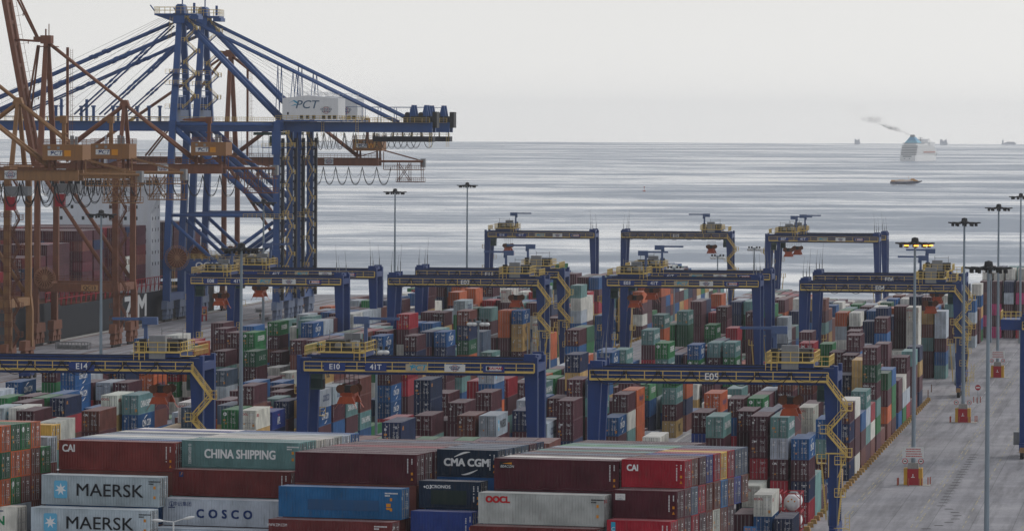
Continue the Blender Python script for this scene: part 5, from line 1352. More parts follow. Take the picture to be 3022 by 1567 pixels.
    for x, wd_ in ((11.0, 2.9), (5.4, 2.9)):
        b = MB(); b.box(x - wd_ / 2, yb, zb - .52, x + wd_ / 2, yb + .06, zb + .5)
        o = b.build('sign_board', M['signblue'], root)
        if x < 6:
            letters('41T', .98, '+y', M['letter'], o, (x, yb + .075, zb), bold=.02)
        else:
            root['board'] = o.name
    pct_sign(2.9, .98, '+y', root, (-.1, yb + .03, zb), board='signtan')
    cosco_sign(2.8, 1.0, '+y', root, (-5.3, yb + .03, zb))
    b = MB(); b.box(-12.0, yb, zb - .52, -9.1, yb + .06, zb + .5)
    o = b.build('sign_board', M['signblue'], root)
    b = MB(); b.box(-11.6, yb + .062, zb - .3, -9.5, yb + .08, zb + .3); b.box(-9.98, yb + .08, zb - .24, -9.6, yb + .09, zb + .24, 1)
    p = b.build('name_plate', [M['signwhite'], M['blackletter']], o)
    letters('KALMAR', .5, '+y', M['redletter'], p, (-10.85, yb + .1, zb), bold=.012)
    # zigzag stairs on the -y flank at the +x leg
    st = MB(); ys = -Y - 1.35; x0 = X - .6; z = GZ + .45
    pts = [(x0 - .2, z), (x0 + 2.5, z - 3.6), (x0 - .1, z - 6.6), (x0 + 2.5, z - 9.6)]
    for (xa, za), (xb, zb_) in zip(pts, pts[1:]):
        st.stair((xa, ys, za), (xb, ys, zb_), .75, 1.0)
    for x, zz in pts[1:]:
        st.box(x - .9, ys - .5, zz - .08, x + .6, ys + .5, zz)
        st.rail([(x - .9, ys - .5, zz), (x + .6, ys - .5, zz), (x + .6, ys + .5, zz)], 1.1, .8, .04)
    st.beam((x0 - .3, ys, z - 9.2), (x0 + 2.4, ys, z - 9.2), .12, .18); st.beam((x0 + .1, ys, z - 9.2), (x0 + .1, ys, z - 12.3), .12, .12); st.beam((x0 + 1.3, ys, z - 12.3), (x0 + 2.3, ys, z - 9.6), .12, .12)
    st.stair((x0 + .7, ys + .9, z + 1.6), (x0 + 1.9, ys + .9, z + 5.4), .7, 1.0) if False else None
    st.build('staircase', M['yellow'], root)
    ld = MB()
    for za, zb_ in ((2.7, 6.4), (6.6, 10.6)):
        ld.stair((x0 + 1.35, ys + .4, za), (x0 + 1.75, ys + .4, zb_), .7, .9, ax='y')
        ld.box(x0 + .9, ys, zb_ - .05, x0 + 2.3, ys + .9, zb_ + .02)
        ld.rail([(x0 + .9, ys, zb_), (x0 + 2.3, ys, zb_)], 1.1, .7, .04)
    ld.rail([(x0 + .9, ys - .4, .4), (x0 + 2.7, ys - .4, .4)], 2.0, .6, .04); ld.ladder((x0 + 2.6, ys - .3, .3), (x0 + 2.6, ys - .3, 4.2), .6)
    ld.build('ladder', M['yellow'], root)
    for sy in (-1, 1):
        l2 = MB(); xl = -X + 1.55; 
        l2.stair((xl - .35, sy * (Y - .9), 2.7), (xl + .25, sy * (Y - .9), 9.0), .7, .9); l2.box(xl - .2, sy * (Y - .9) - .6, 8.9, xl + .8, sy * (Y - .9) + .6, 9.0); l2.rail([(xl + .8, sy * (Y - .9) - .6, 9), (xl + .8, sy * (Y - .9) + .6, 9)], 1.1, .6, .04)
        if sy > 0:
            pass
        else:
            l2.build('ladder', M['yellow'], root)
    l3 = MB(); xl = X - 1.75
    l3.stair((xl + .35, Y - .2, 2.7), (xl - .35, Y - .2, 10.2), .7, .9); l3.box(xl - .9, Y - .8, 10.1, xl + .2, Y + .4, 10.2); l3.rail([(xl - .9, Y - .8, 10.2), (xl - .9, Y + .4, 10.2), (xl + .2, Y + .4, 10.2)], 1.1, .7, .04)
    l3.build('ladder', M['yellow'], root)
    # festoon cable along the -y flank
    fc = MB(); n = 7
    for k in range(n):
        xa = -X + .2 + k * 4.3; xb = xa + 4.3; dz = 1.7
        if xb > X - 1: break
        pl = [Vector((xa + (xb - xa) * t / 10, -Y - 1.72, GZ + 1.55 - dz * (1 - (2 * t / 10 - 1) ** 2))) for t in range(11)]
        fc.path(pl, .05, 4)
        pl = [Vector((xa + (xb - xa) * t / 10, -Y - 1.74, GZ + 1.55 - dz * .62 * (1 - (2 * t / 10 - 1) ** 2))) for t in range(11)]
        fc.path(pl, .03, 4)
        for q in range(3):
            fc.box(xa - .3 + q * .2, -Y - 1.8, GZ + 1.25, xa - .2 + q * .2, -Y - 1.6, GZ + 1.7)
    fc.build('festoon_cable', M['cable'], root)
    # antenna rods above the -x end
    for dx, y, h in ((.2, -Y, 5.2), (.9, Y - .3, 6.6), (.3, Y, 4.4)):
        a = MB(); x = -X + dx
        a.tube((x, y, GZ + 2), (x, y, GZ + 2 + h * .45), .09, 6); a.tube((x, y, GZ + 2 + h * .45), (x + .25, y, GZ + 2 + h), .045, 5, .02)
        a.build('antenna', M['grey'], root)
    for y0, y1, z in ((-1.5, 1.5, 2.7), (Y - .3, Y + .4, 2.9), (-Y - .4, -Y + .3, 2.9)):
        wi = MB(); wi.box(-X - .3, y0, GZ + 2.06, -X + 1.3, y1, GZ + z); wi.build('buffer_stop', M['rtg'], root)
    # trolley
    tx = 10.2
    tr = MB(); zt = GZ + 2.2
    tr.box(tx - 2.9, -Y - .6, zt + .05, tx + 2.9, Y + .6, zt + .75)
    t = tr.build('trolley', M['rtg'], root)
    d = MB(); zd = zt + .8
    d.box(tx - 3.1, -Y - .9, zd - .05, tx + 3.1, Y + .9, zd + .02)
    d.box(tx - 3.15, Y + .85, zd - .16, tx + 3.15, Y + .92, zd + .06); d.box(tx - 3.15, -Y - .92, zd - .16, tx + 3.15, -Y - .85, zd + .06)
    d.rail([(tx - 3.1, Y + .85, zd), (tx + 3.1, Y + .85, zd), (tx + 3.1, -Y - .85, zd), (tx - 3.1, -Y - .85, zd), (tx - 3.1, Y + .85, zd)], 1.25, 1.55, .045)
    d.rail([(tx - 3.3, Y + .95, zd - 1.7), (tx - 3.3, Y + .95, zd + .9)][:2], .3, .6, .03)
    for sy in (-1, 1):
        d.ladder((tx - 2.9, sy * (Y + .98), zt - .3), (tx - 2.9, sy * (Y + .98), zd + 1.2), .7); d.ladder((tx - 2.1, sy * (Y + .98), zt - .3), (tx - 2.1, sy * (Y + .98), zd + 1.2), .7)
    d.rail([(tx + 3.1, -Y - .8, zd - .5), (tx + 5.0, -Y - .8, zd - .5), (tx + 5.0, Y + .6, zd - .5)], 1.25, 1.0, .045)
    d.box(tx + 3.1, -Y - .9, zd - .58, tx + 5.0, -Y + .2, zd - .5)
    d.build('platform', M['yellow'], t)
    mo = MB(); mo.tube((tx + .6, 1.2, zd + .75), (tx + .6, 3.6, zd + .75), .55, 12); mo.tube((tx - .9, 2.3, zd + .7), (tx + .6, 2.3, zd + .7), .45, 10)
    mo.box(tx - 1.9, .8, zd, tx - 1.0, 3.6, zd + 1.4); 
    mo.build('hoist_motor', M['grey'], t)
    dr = MB(); dr.tube((tx - 1.6, -2.2, zd + .85), (tx + 2.2, -2.2, zd + .85), .6, 12); dr.box(tx - 2.2, -3.6, zd, tx + 2.4, 3.9, zd + .45); dr.box(tx - .2, .2, zd + .4, tx + 2.4, 3.4, zd + 1.5)
    dr.build('hoist_drum', M['dark'], t)
    cb = MB(); cb.box(tx - 1.2, -Y - .8, zd - .95, tx + 1.0, -Y + .5, zd + 2.15); cb.build('electrical_cabinet', M['grey'], t)
    cb = MB(); cb.box(tx - 2.6, -Y - .5, zd, tx - 1.7, -Y + .6, zd + 1.7); cb.build('electrical_cabinet', M['dark'], t)
    fr = MB()
    for x, y in ((tx - 1.0, 3.0), (tx + 1.9, 3.0)):
        fr.beam((x, y, zd + .1), (x, y, zd + 2.9), .09, .09)
    fr.beam((tx - 1.0, 3.0, zd + 2.5), (tx + 1.9, 3.0, zd + 2.5), .08, .08)
    fr.build('light_frame', M['grey'], t)
    dv = MB(); xx = tx - 2.3
    dv.beam((xx, -1.5, zd), (xx, -1.5, zd + 3.6), .55, .55, .42, .42); dv.box(xx - .45, -2.0, zd + 3.5, xx + 1.6, -1.0, zd + 4.5)
    dv.beam((xx + .4, -1.5, zd + 4.25), (xx - 4.6, -1.5, zd + 4.25), .34, .36); dv.box(xx - .5, -1.7, zd + 3.0, xx - .1, -1.3, zd + 3.6)
    dv.build('service_crane', M['slateblue'], t)
    # cab under the trolley
    c = MB(); c.box(tx + 3.2, -1.0, GZ - 2.3, tx + 4.9, 1.2, GZ - .1, 0); c.box(tx + 3.14, -.9, GZ - 2.2, tx + 3.2, 1.1, GZ - .9, 1); c.box(tx + 3.3, -1.06, GZ - 2.1, tx + 4.8, -1.0, GZ - .8, 1); c.box(tx + 3.3, 1.2, GZ - 2.1, tx + 4.8, 1.26, GZ - .8, 1)
    c.build('driver_cab', [M['cabgreen'], M['glass']], root)
    # hoist ropes, head block, spreader
    ro = MB()
    for x in (-.9, -.3, .3, .9):
        for y in (-1.6, 1.6):
            ro.beam((tx - .3 + x, y, GZ + 1.5), (tx - .3 + x * 1.1, y * 1.15, GZ - 1.6), .045, .045)
    ro.build('hoist_rope', M['cable'], root)
    sp = MB(); zs = GZ - 4.1; cx = tx - .3
    sp.box(cx - .55, -2.9, zs + .15, cx + .55, 2.9, zs + .75)
    for y in (-2.6, 2.6):
        sp.prism([(cx - 1.25, zs), (cx + 1.25, zs), (cx + .85, zs + .95), (cx - .85, zs + .95)], 'y', y - .28, y + .28)
    for sy in (-1, 1):
        for sx in (-1, 1):
            sp.v += [(cx + sx * 1.05, sy * 2.5, zs), (cx + sx * 1.05, sy * 3.1, zs), (cx + sx * 1.55, sy * 3.3, zs - .75), (cx + sx * 1.5, sy * 2.7, zs - .7)]
            i = len(sp.v) - 4; sp.f.append((i, i + 1, i + 2, i + 3)); sp.m.append(0); sp.f.append((i + 3, i + 2, i + 1, i)); sp.m.append(0)
    spo = sp.build('spreader', M['orange'], root)
    hb = MB(); hb.box(cx - 1.0, -1.7, zs + 1.0, cx + 1.0, 1.7, zs + 1.45); hb.box(cx - .7, -1.9, zs + .75, cx + .7, 1.9, zs + 1.0)
    hb.build('head_block', M['orange'], spo)
    for x in (-.95, .95):
        for y in (-1.7, 1.7):
            s2 = MB(); s2.tube((cx + x, y - .12, zs + 1.95), (cx + x, y + .12, zs + 1.95), .58, 14); s2.build('sheave', M['rust'], spo)
    md = MB(); md.box(cx - .45, -1.4, zs + 1.45, cx + .45, 1.4, zs + 2.4); md.build('cable_basket', M['dark'], spo)
    return root
M['slateblue'] = mat('davit_blue_paint', (.07, .115, .24), .5, dirt=.3)
M['cabgreen'] = mat('cab_green_paint', (.06, .12, .10), .5, dirt=.3)
proto = make_rtg()
def collect(o):
    KIDS[o.name] = [c for c in o.children]
    for c in KIDS[o.name]:
        collect(c)
collect(proto)
def copy_fast(o, parent=None):
    c = o.copy(); col.objects.link(c); c.parent = parent
    for ch in KIDS[o.name]:
        copy_fast(ch, c)
    return c
RTGS = [  # number, block centre b, a, boards towards us, label
    ('E05', -60.8, 685, 0, 'blue yard crane numbered E05, nearest the apron, stair tower at right'),
    ('E10', -102.0, 701, 1, 'blue yard crane with the E10 board, straddling the middle near block'),
    ('E14', -146.3, 695, 0, 'blue yard crane numbered E14 at the left edge above the near stacks'),
    ('E08', -187.3, 1067, 1, 'blue yard crane with the E08 board in front of the quay cranes'),
    ('', -188.5, 1120, 1, 'blue yard crane half hidden right behind crane E08'),
    ('E02', -146.4, 1073, 0, 'blue yard crane numbered E02, in the second row left of centre'),
    ('E11', -149.0, 1130, 0, 'blue yard crane numbered E11, half hidden right behind crane E02'),
    ('E03', -102.5, 1078, 1, 'blue yard crane with the E03 board in the second row'),
    ('', -104.0, 1127, 1, 'blue yard crane half hidden right behind crane E03'),
    ('E04', -60.6, 1060, 0, 'blue yard crane numbered E04, second row beside the apron'),
    ('E06', -62.0, 1118, 0, 'blue yard crane numbered E06, half hidden right behind crane E04'),
    ('E16', -186.6, 1525, 1, 'far blue yard crane with the E16 board, leftmost against the sea'),
    ('E15', -147.1, 1530, 0, 'far blue yard crane numbered E15 in the middle against the sea'),
    ('E07', -102.5, 1500, 1, 'far blue yard crane with the E07 board, rightmost against the sea'),
    ('', -101.6, 1523, 1, 'far blue yard crane nearly hidden behind crane E07'),
    ('', -10.3, 868, 0, 'blue yard crane cut off by the right picture edge'),
]
for i, (num, b, a, boards, lab) in enumerate(RTGS):
    o = proto if i == 0 else copy_fast(proto)
    o.location = yard(a, b)
    o.rotation_euler = (0, 0, -PHI + (math.pi if boards else 0))
    tag(o, lab, 'gantry crane', 'yard gantry cranes over the container blocks')
    if 'cut off' in lab:
        q = MB(); q.box(-19.5, -4.7, GZ + .3, -16.2, 4.7, GZ + 2.0); ge = q.build('girder_end', M['rtg'], o)
        q = MB(); q.rail([(-16.2, -4.7, GZ + 2), (-19.5, -4.7, GZ + 2), (-19.5, 4.7, GZ + 2)], 1.3, .8, .06); q.build('railing', M['yellow'], ge)
    if not num:
        continue
    bd = [c for c in o.children if c.name.split('.')[0] == 'sign_board'][0]
    if boards:
        letters(num, .98, '+y', M['letter'], bd, (11.0, 4.15 + 1.675, GZ + 1.02), bold=.02)
        continue
    if num == 'E14':
        q = MB(); q.box(-1.75, -4.15 - 1.62, GZ + .42, 1.75, -4.15 - 1.56, GZ + 1.55)
        pl = q.build('sign_board', M['signblue'], o)
        letters(num, 1.1, '-y', M['letter'], pl, (0, -4.15 - 1.64, GZ + .98), bold=.02)
    else:
        letters(num, 1.25, '-y', M['letter'], o, (0, -4.15 - 1.62, GZ + 1.0), bold=.02)
# ------------------------------------------------------------------ blue ship-to-shore crane
def zigzag(w, x, y, z0, z1, run, step, m=0, ax='x', platform=True):
    z = z0; s = 1
    while z < z1 - .5:
        zt = min(z + step, z1)
        if ax == 'x':
            w.stair((x - s * run / 2, y, z), (x + s * run / 2, y, zt), .7, 1.0, m, ms=1)
            xe = x + s * run / 2
            if platform:
                w.box(xe - .7, y - .9, zt - .1, xe + .7, y + .9, zt, 1); w.rail([(xe - .7, y - .9, zt), (xe + .7, y - .9, zt), (xe + .7, y + .9, zt)], 1.1, .9, .04, m)
        s = -s; z = zt
def bogie(root, x, y, m_beam):
    w = MB()
    w.prism([(y - 5.2, 3.4), (y + 5.2, 3.4), (y + 4.6, 5.6), (y - 4.6, 5.6)], 'x', x - .75, x + .75)
    for s in (-1, 1):
        w.prism([(y + s * 2.7 - 2.2, 1.9), (y + s * 2.7 + 2.2, 1.9), (y + s * 2.7 + 1.3, 3.3), (y + s * 2.7 - 1.3, 3.3)], 'x', x - .6, x + .6)
        for t in (-1.2, 1.2):
            w.prism([(y + s * 2.7 + t - 1.0, .7), (y + s * 2.7 + t + 1.0, .7), (y + s * 2.7 + t + .5, 1.9), (y + s * 2.7 + t - .5, 1.9)], 'x', x - .5, x + .5)
    b = w.build('bogie', m_beam, root)
    h = MB()
    for k in range(8):
        yy = y - 4.5 + k * 1.28
        h.tube((x - .25, yy, .42), (x + .25, yy, .42), .42, 10)
    h.build('wheel', M['dark'], b)
    return b
def make_quay_crane():
    root = empty('quay_crane', (0, 0, 0))
    XS = -30.3; Y = 10.5
    B = M['blue']
    for y in (-Y, Y):
        for x0, x1 in ((0, 0), (XS, XS + 1.4)):
            w = MB()
            w.beam((x0, y, 17), (x1, y, 52.2), 1.7, 2.1, 1.7, 1.9)
            w.beam((x0, y, 5.4), (x0, y, 17.2), 2.0, 2.3, 1.9, 2.3)
            lg = w.build('leg', B, root)
            q = MB(); q.beam((x0 + 1.16, y - .86, 6), (x1 + 1.0, y - .88, 52), .06, .12); q.build('conduit', M['galv'], lg)
            bogie(root, x0, y + (1.0 if y < 0 else -1.0), M['slate'])
        w = MB()
        w.box(XS + 1.1, y - .7, 13.8, -1.1, y + .7, 16.6)
        pb = w.build('portal_beam', B, root)
        r = MB(); r.rail([(XS + 1.1, y - .72, 16.6), (-1.1, y - .72, 16.6)], 1.15, 2.2, .045); r.rail([(XS + 1.1, y + .72, 16.6), (-1.1, y + .72, 16.6)], 1.15, 2.2, .045)
        r.build('railing', M['yellow'], pb)
        for p, q, rr in (((XS + .6, 28.9), (-.5, 28.9), .42), ((XS + .8, 27.6), (-17.6, 16.9), .52), ((-1.0, 27.2), (-15.2, 16.9), .52), ((XS + 2.2, 52.4), (-1.0, 28.9), .78), ((XS + 1.5, 53.6), (-.5, 53.6), .55)):
            t = MB(); t.tube((p[0], y, p[1]), (q[0], y, q[1]), rr, 12); t.build('brace', B, root, True)
    for x in (0, XS):
        w = MB(); w.box(x - .9, -Y + 1.0, 5.6, x + .9, Y - 1.0, 7.6); w.build('sill_beam', B, root)
        w = MB(); x2 = x + (1.4 if x < -1 else 0); w.box(x2 - .9, -Y - .9, 52.2, x2 + .9, Y + .9, 54.6); w.build('cross_beam', B, root)
    # girder and boom
    for y in (-3.3, 3.3):
        w = MB(); w.box(-96, y - .7, 51.9, 41.5, y + .7, 54.4); w.box(-96, y - 1.0, 54.4, 41.5, y + 1.0, 54.5); w.box(-96, y - .85, 51.75, 41.5, y + .85, 51.9)
        gd = w.build('girder', B, root)
        r = MB(); yy = y + (1.9 if y > 0 else -1.9)
        r.box(-96, min(yy, y), 54.45, 41, max(yy, y), 54.5); r.rail([(-96, yy, 54.5), (0, yy, 54.5)], 1.15, 2.4, .045); r.rail([(16.5, yy, 54.5), (41, yy, 54.5)], 1.15, 2.0, .045)
        r.build('railing', M['yellow'], gd)
        p = MB(); p.tube((-96, y + (1.2 if y > 0 else -1.2), 55.6), (-31, y + (1.2 if y > 0 else -1.2), 55.6), .16, 6); p.build('pipe', B, gd)
    for k in range(16):
        x = -92 + k * 8.8
        if x > 41: break
        w = MB(); w.box(x - .3, -2.6, 52.4, x + .3, 2.6, 53.8); w.build('girder_tie', B, root)
    # machinery house
    w = MB(); w.box(-1.2, -6.6, 54.55, 17.2, 6.6, 55.0); w.build('house_deck', B, root)
    h = MB(); h.prism([(.6, 55.1), (16.0, 55.1), (16.0, 60.9), (7.5, 61.7), (.6, 60.9)], 'y', -6, 6)
    ho = h.build('machinery_house', M['white'], root)
    d = MB()
    for k, x in enumerate((5.9, 7.6, 9.3, 12.0, 13.6, 15.0)):
        d.box(x - .45, -6.03, 55.3, x + .45, -6.0, 56.3)
    d.box(1.9, -6.03, 56.4, 2.4, -6.0, 57.1)
    for k, y in enumerate((-4, -1, 2, 4.5)):
        d.box(16.0, y - .5, 55.3, 16.03, y + .5, 56.3)
    d.build('louvre', M['window'], ho)
    r = MB(); r.rail([(.6, -6, 60.9), (7.5, -6, 61.7), (16, -6, 60.9), (16, 6, 60.9)], 1.1, 1.6, .035); r.rail([(.6, 6, 60.9), (7.5, 6, 61.7), (16, 6, 60.9)], 1.1, 1.6, .035)
    r.build('railing', M['white'], ho)
    r = MB(); r.rail([(-1.2, -6.6, 55), (17.2, -6.6, 55), (17.2, 6.6, 55)], 1.15, 1.6, .045); r.build('railing', M['yellow'], ho)
    letters('PCT', 3.1, '-y', M['pctgrey'], ho, (7.2, -6.04, 59.1), shear=.25, bold=.03, sx=1.1)
    e = MB(); e.poly([(2.2, -6.03, 59.4), (3.6, -6.03, 60.1), (5.0, -6.03, 59.2), (5.2, -6.03, 59.7), (3.8, -6.03, 60.4)]); e.poly([(2.8, -6.03, 58.7), (4.2, -6.03, 59.3), (5.0, -6.03, 58.7), (4.2, -6.03, 59.0)])
    e.build('emblem', M['pctblue'], ho)
    cosco_sign(2.8, 2.2, '-y', ho, (12.7, -6.0, 57.7))
    # backreach tail with sheave towers
    for x in (36.0, 39.5):
        for y in (-2.2, 2.2):
            w = MB(); w.prism([(x - 1.4, 54.5), (x + 1.2, 54.5), (x + .35, 59.2), (x - .35, 59.2)], 'y', y - .35, y + .35); w.build('sheave_tower', B, root)
    w = MB(); w.box(33.5, -3, 54.5, 41, 3, 56.2); w.tube((34.5, -2.8, 56.6), (34.5, 2.8, 56.6), .7, 10); w.tube((38.2, -2.8, 56.6), (38.2, 2.8, 56.6), .7, 10); w.box(41.4, -2.5, 53.0, 42.6, 2.5, 57.4); w.build('boom_winch', M['dark'], root)
    w = MB(); w.rail([(18, -4.6, 57.4), (40, -4.6, 57.4)], 1.2, 4.2, .07, mid=False)
    for k in range(6):
        w.beam((18 + k * 4.4, -4.6, 54.4), (18 + k * 4.4, -4.6, 57.6), .16, .16)
    w.build('gantry_frame', B, root)
    w = MB(); w.box(25, -2.6, 49.2, 41.5, 2.6, 50.6)
    for k in range(7):
        w.beam((25.5 + k * 2.6, -2.4, 50.5), (25.5 + k * 2.6, -2.4, 52), .25, .25)
    w.build('cable_trough', M['rtgdark'], root)
    w = MB(); w.rail([(25, -2.65, 50.6), (41.5, -2.65, 50.6)], .9, 3, .045); w.ladder((21, -4.6, 47.5), (21, -4.6, 56), .7); w.ladder((40.9, -2.6, 47.6), (40.9, -2.6, 52), .7); w.ladder((11.5, -4.5, 50.5), (11.5, -4.5, 55), .7); w.build('ladder', M['yellow'], root)
    # trolley cab and hoist frame parked at the land leg
    c = MB(); c.box(-3.6, -2.2, 47.8, -1.5, .4, 50.6, 0); c.box(-3.66, -2.1, 48.2, -3.6, .3, 49.9, 1); c.box(-3.4, -2.26, 48.2, -1.7, -2.2, 49.9, 1); c.box(-8, -2.5, 50.8, -.5, 2.5, 51.6, 0)
    c.build('driver_cab', [M['cabgreen'], M['glass']], root)
    r = MB()
    for k in range(8):
        x = -14.5 + k * 1.5
        r.beam((x, -1.4, 51.8), (x + (.5 if k % 2 else -.2), -1.0, 36), .05, .05)
    r.build('hoist_rope', M['cable'], root)
    # festoon loops below the girder
    f = MB(); x = 1.5
    for k, sp in enumerate((1.5, 1.6, 1.6, 1.8, 1.9, 2.2, 2.6, 3.0, 3.0, 3.2, 3.2, 3.4, 3.6, 3.6, 3.4)):
        if x + sp > 40: break
        for q, dz, rr in ((0, 5.0 - .06 * k, .06), (.15, 4.0, .035), (-.1, 2.6, .03)):
            f.path([(x + sp * t / 10, -4.9 + q, 51.6 - dz * (1 - abs(2 * t / 10 - 1) ** 2.6)) for t in range(11)], rr, 4)
        x += sp
    f.build('festoon_cable', M['cable'], root)
    # A-frame
    apx = XS + 1.7
    for s in (-1, 1):
        w = MB(); w.beam((apx - .1, s * Y, 54.4), (apx, s * 2.4, 82), 1.9, 1.7, 1.5, 1.4); w.build('mast_leg', B, root)
    w = MB(); w.prism([(-Y - .2, 54.6), (Y + .2, 54.6), (Y - 1.6, 57.6), (-Y + 1.6, 57.6)], 'x', apx - .5, apx + .5); w.build('mast_foot', M['slate'], root)
    w = MB(); w.box(apx - 1.6, -3.6, 81.2, apx + 1.6, 3.6, 84); w.prism([(apx - 1.3, 84), (apx + 1.3, 84), (apx + 1.1, 86), (apx + .6, 86.5), (apx - .6, 86.5), (apx - 1.1, 86)], 'y', -2.6, 2.6)
    w.build('mast_head', B, root)
    w = MB(); w.box(apx - 6.8, -3.6, 83.4, apx + 5.0, 3.6, 83.9); w.prism([(apx - 6.6, 83.4), (apx - 1, 83.4), (apx - 1, 81.4)], 'y', -3.0, 3.0); w.box(apx + 3.2, -3.4, 82.4, apx + 5.4, 3.4, 83.4)
    w.beam((apx + 4.2, -3.2, 84), (apx + 4.2, -3.2, 86.8), .6, .6); w.beam((apx + .3, 0, 86.4), (apx + .3, 0, 89), .3, .3); w.beam((apx + .1, 0, 88.9), (apx + 6.4, 0, 88.9), .35, .35); w.tube((apx + .3, 0, 89), (apx + .3, 0, 92), .05, 4)
    w.beam((apx - 6.8, -3.3, 84.6), (apx - 8.0, -3.3, 86.2), .35, .3)
    w.build('mast_platform', B, root)
    w = MB(); w.rail([(apx - 6.8, -3.6, 83.9), (apx + 5, -3.6, 83.9), (apx + 5, 3.6, 83.9), (apx - 6.8, 3.6, 83.9), (apx - 6.8, -3.6, 83.9)], 1.8, 1.4, .05); w.ladder((apx - 2.6, -3.6, 77), (apx - 2.0, -3.6, 83), .8); w.build('railing', M['yellow'], root)
    # stairs on the mast
    w = MB(); z = 57.6; s = 1
    for k in range(8):
        zt = z + 3.1; yy = -5.2 + k * .35
        xa = apx + 1.6 + (0 if s > 0 else 3.4); xb = apx + 1.6 + (3.4 if s > 0 else 0)
        w.stair((xa, yy, z), (xb, yy, zt), .7, 1.0, ms=1); w.box(xb - .8, yy - .7, zt - .1, xb + .8, yy + .7, zt, 1); w.rail([(xb - .8, yy - .7, zt), (xb + .8, yy - .7, zt), (xb + .8, yy + .7, zt)], 1.1, .8, .045)
        z = zt; s = -s
    for zz in (58, 64.5, 67.5):
        w.box(apx - 2.6, -Y + 1, zz - .1, apx + 2.2, -3, zz, 1); w.rail([(apx - 2.6, -Y + 1, zz), (apx + 2.2, -Y + 1, zz)], 1.1, 1.1, .045); w.rail([(apx - 2.6, -3, zz), (apx + 2.2, -3, zz)], 1.1, 1.1, .045)
    w.build('staircase', [M['yellow'], B], root)
    w = MB()
    for s in (-1, 1):
        w.box(apx - .5, s * 3.2 - .6, 57.6, apx + .5, s * 3.2 + .6, 61.2)
    for k in range(5):
        w.beam((apx, -7.5, 61.5 + k * 1.5), (apx, 7.0 - k * .3, 61.5 + k * 1.5), .25, .25)
    w.build('mast_tie', B, root)
    # stays
    for s in (-1, 1):
        for nm, p, q, rr in (('backstay', (apx + 1.2, s * 2.2, 82), (-.6, s * 3.5, 55.2), .66), ('tail_stay', (apx + 1.4, s * 2.2, 82.6), (31.4, s * 3.4, 54.6), .36),
                             ('forestay', (apx - 2.6, s * 2.4, 81.4), (-92, s * 3.4, 55.4), .30), ('forestay', (apx - 1.2, s * 2.2, 78.6), (-80, s * 3.4, 56.6), .26),
                             ('forestay', (apx - 2.4, s * 2.4, 80.6), (-57.7, s * 3.4, 56.2), .24), ('forestay', (apx - 1.0, s * 2.2, 75), (-50.7, s * 3.4, 56.2), .22)):
            t = MB(); t.tube(p, q, rr, 10)
            if nm == 'forestay':
                P, Q = Vector(p), Vector(q)
                for u in (.3, .36, .62, .68):
                    c = P.lerp(Q, u); dd = (Q - P).normalized(); t.tube(c - dd * .6, c + dd * .6, rr * 1.5, 8)
            t.build(nm, B, root, True)
        for x in (-1.2, 3.0):
            t = MB(); f = (x - apx - 1.4) / (31.4 - apx - 1.4); z = 82.6 + (54.6 - 82.6) * f
            t.beam((x, s * 2.9, z), (x - .6, s * 2.9, 56.0 if x < 0 else 61.2), .18, .18); t.beam((x, s * 2.9, z), (x + .5, s * 2.9, 56.0 if x < 0 else 61.2), .18, .18); t.build('hanger', B, root)
    t = MB()
    for k in range(6):
        t.beam((apx - 5.5 + k * .5, -2.8 + k, 82.6), (-92 + k * 6, -2.5 + k, 55.2), .06, .06)
    for k in range(5):
        t.beam((apx + 1.5, -2 + k, 82), (2 + k * 2.4, -2 + k, 61.8), .045, .045)
    t.build('boom_rope', M['cable'], root)
    for k, x in enumerate((-47, -52.5, -61.5, -63, -34, -37)):
        t = MB(); t.box(x - .35, -2.8, 54.5, x + .35, -2.1, 58.6 if k != 2 else 60.5); t.box(x - .5, -3.2, 58.2, x + .5, -1.7, 58.7); t.build('bollard_post', B, root)
    # lift shaft with stairs on the land legs
    for y in (-Y, Y):
        l = MB(); l.box(1.25, y - .9, 6, 2.0, y + .5, 50)
        for k in range(20):
            l.box(1.0, y - 1.0, 7 + k * 2.2, 1.3, y + .55, 7.5 + k * 2.2)
        l.build('lift_shaft', M['rtgdark'], root)
    w = MB(); zigzag(w, 3.4, -Y - .3, 7, 51, 1.7, 3.7); w.build('staircase', [M['yellow'], B], root)
    w = MB(); w.box(-3.5, -Y - 1.6, 28.2, 4.6, -Y - .9, 28.35); w.rail([(-9, -Y - 1.6, 28.35), (4.6, -Y - 1.6, 28.35)], 1.1, 1.2, .045); w.rail([(-2.5, -Y - 1.7, 8), (5.6, -Y - 1.7, 8)], 1.1, 1.2, .045); w.rail([(-4, -Y - 1.5, 47.5), (5, -Y - 1.5, 47.5)], 1.1, 1.2, .045); w.rail([(-6, Y + 1, 8), (3, Y + 1, 8)], 1.1, 1.2, .045)
    w.ladder((-28, -Y - 2.2, 9), (-28, -Y - 2.2, 17), .6)
    w.build('railing', M['yellow'], root)
    w = MB(); w.box(-4.0, -Y - 1.5, 47.3, 5.2, -Y - .7, 47.5); w.box(-1.2, -Y - 1.7, 45.5, 1.2, -Y - .9, 51.8); w.build('leg_platform', B, root)
    w = MB(); w.box(-1.4, -Y - 1.8, 16.6, 1.2, -Y - .8, 19.8); w.build('electrical_cabinet', B, root)
    # cable reel on the sea leg
    reel(root, XS + 3.2, -Y - 2.2, 17.4, 3.35)
    letters('QC10', 2.3, '-y', M['letter'], root, (-19.0, -Y - .74, 15.3), bold=.05, sx=1.15)
    letters('ZPMC', 1.15, '-y', M['letter'], root, (-6.2, -Y - .74, 15.5), bold=.03)
    letters('上海振华', .6, '-y', M['letter'], root, (-6.2, -Y - .74, 14.5))
    return root
M['pctgrey'] = mat('pct_slate_lettering', (.07, .13, .20), .6, dirt=0)
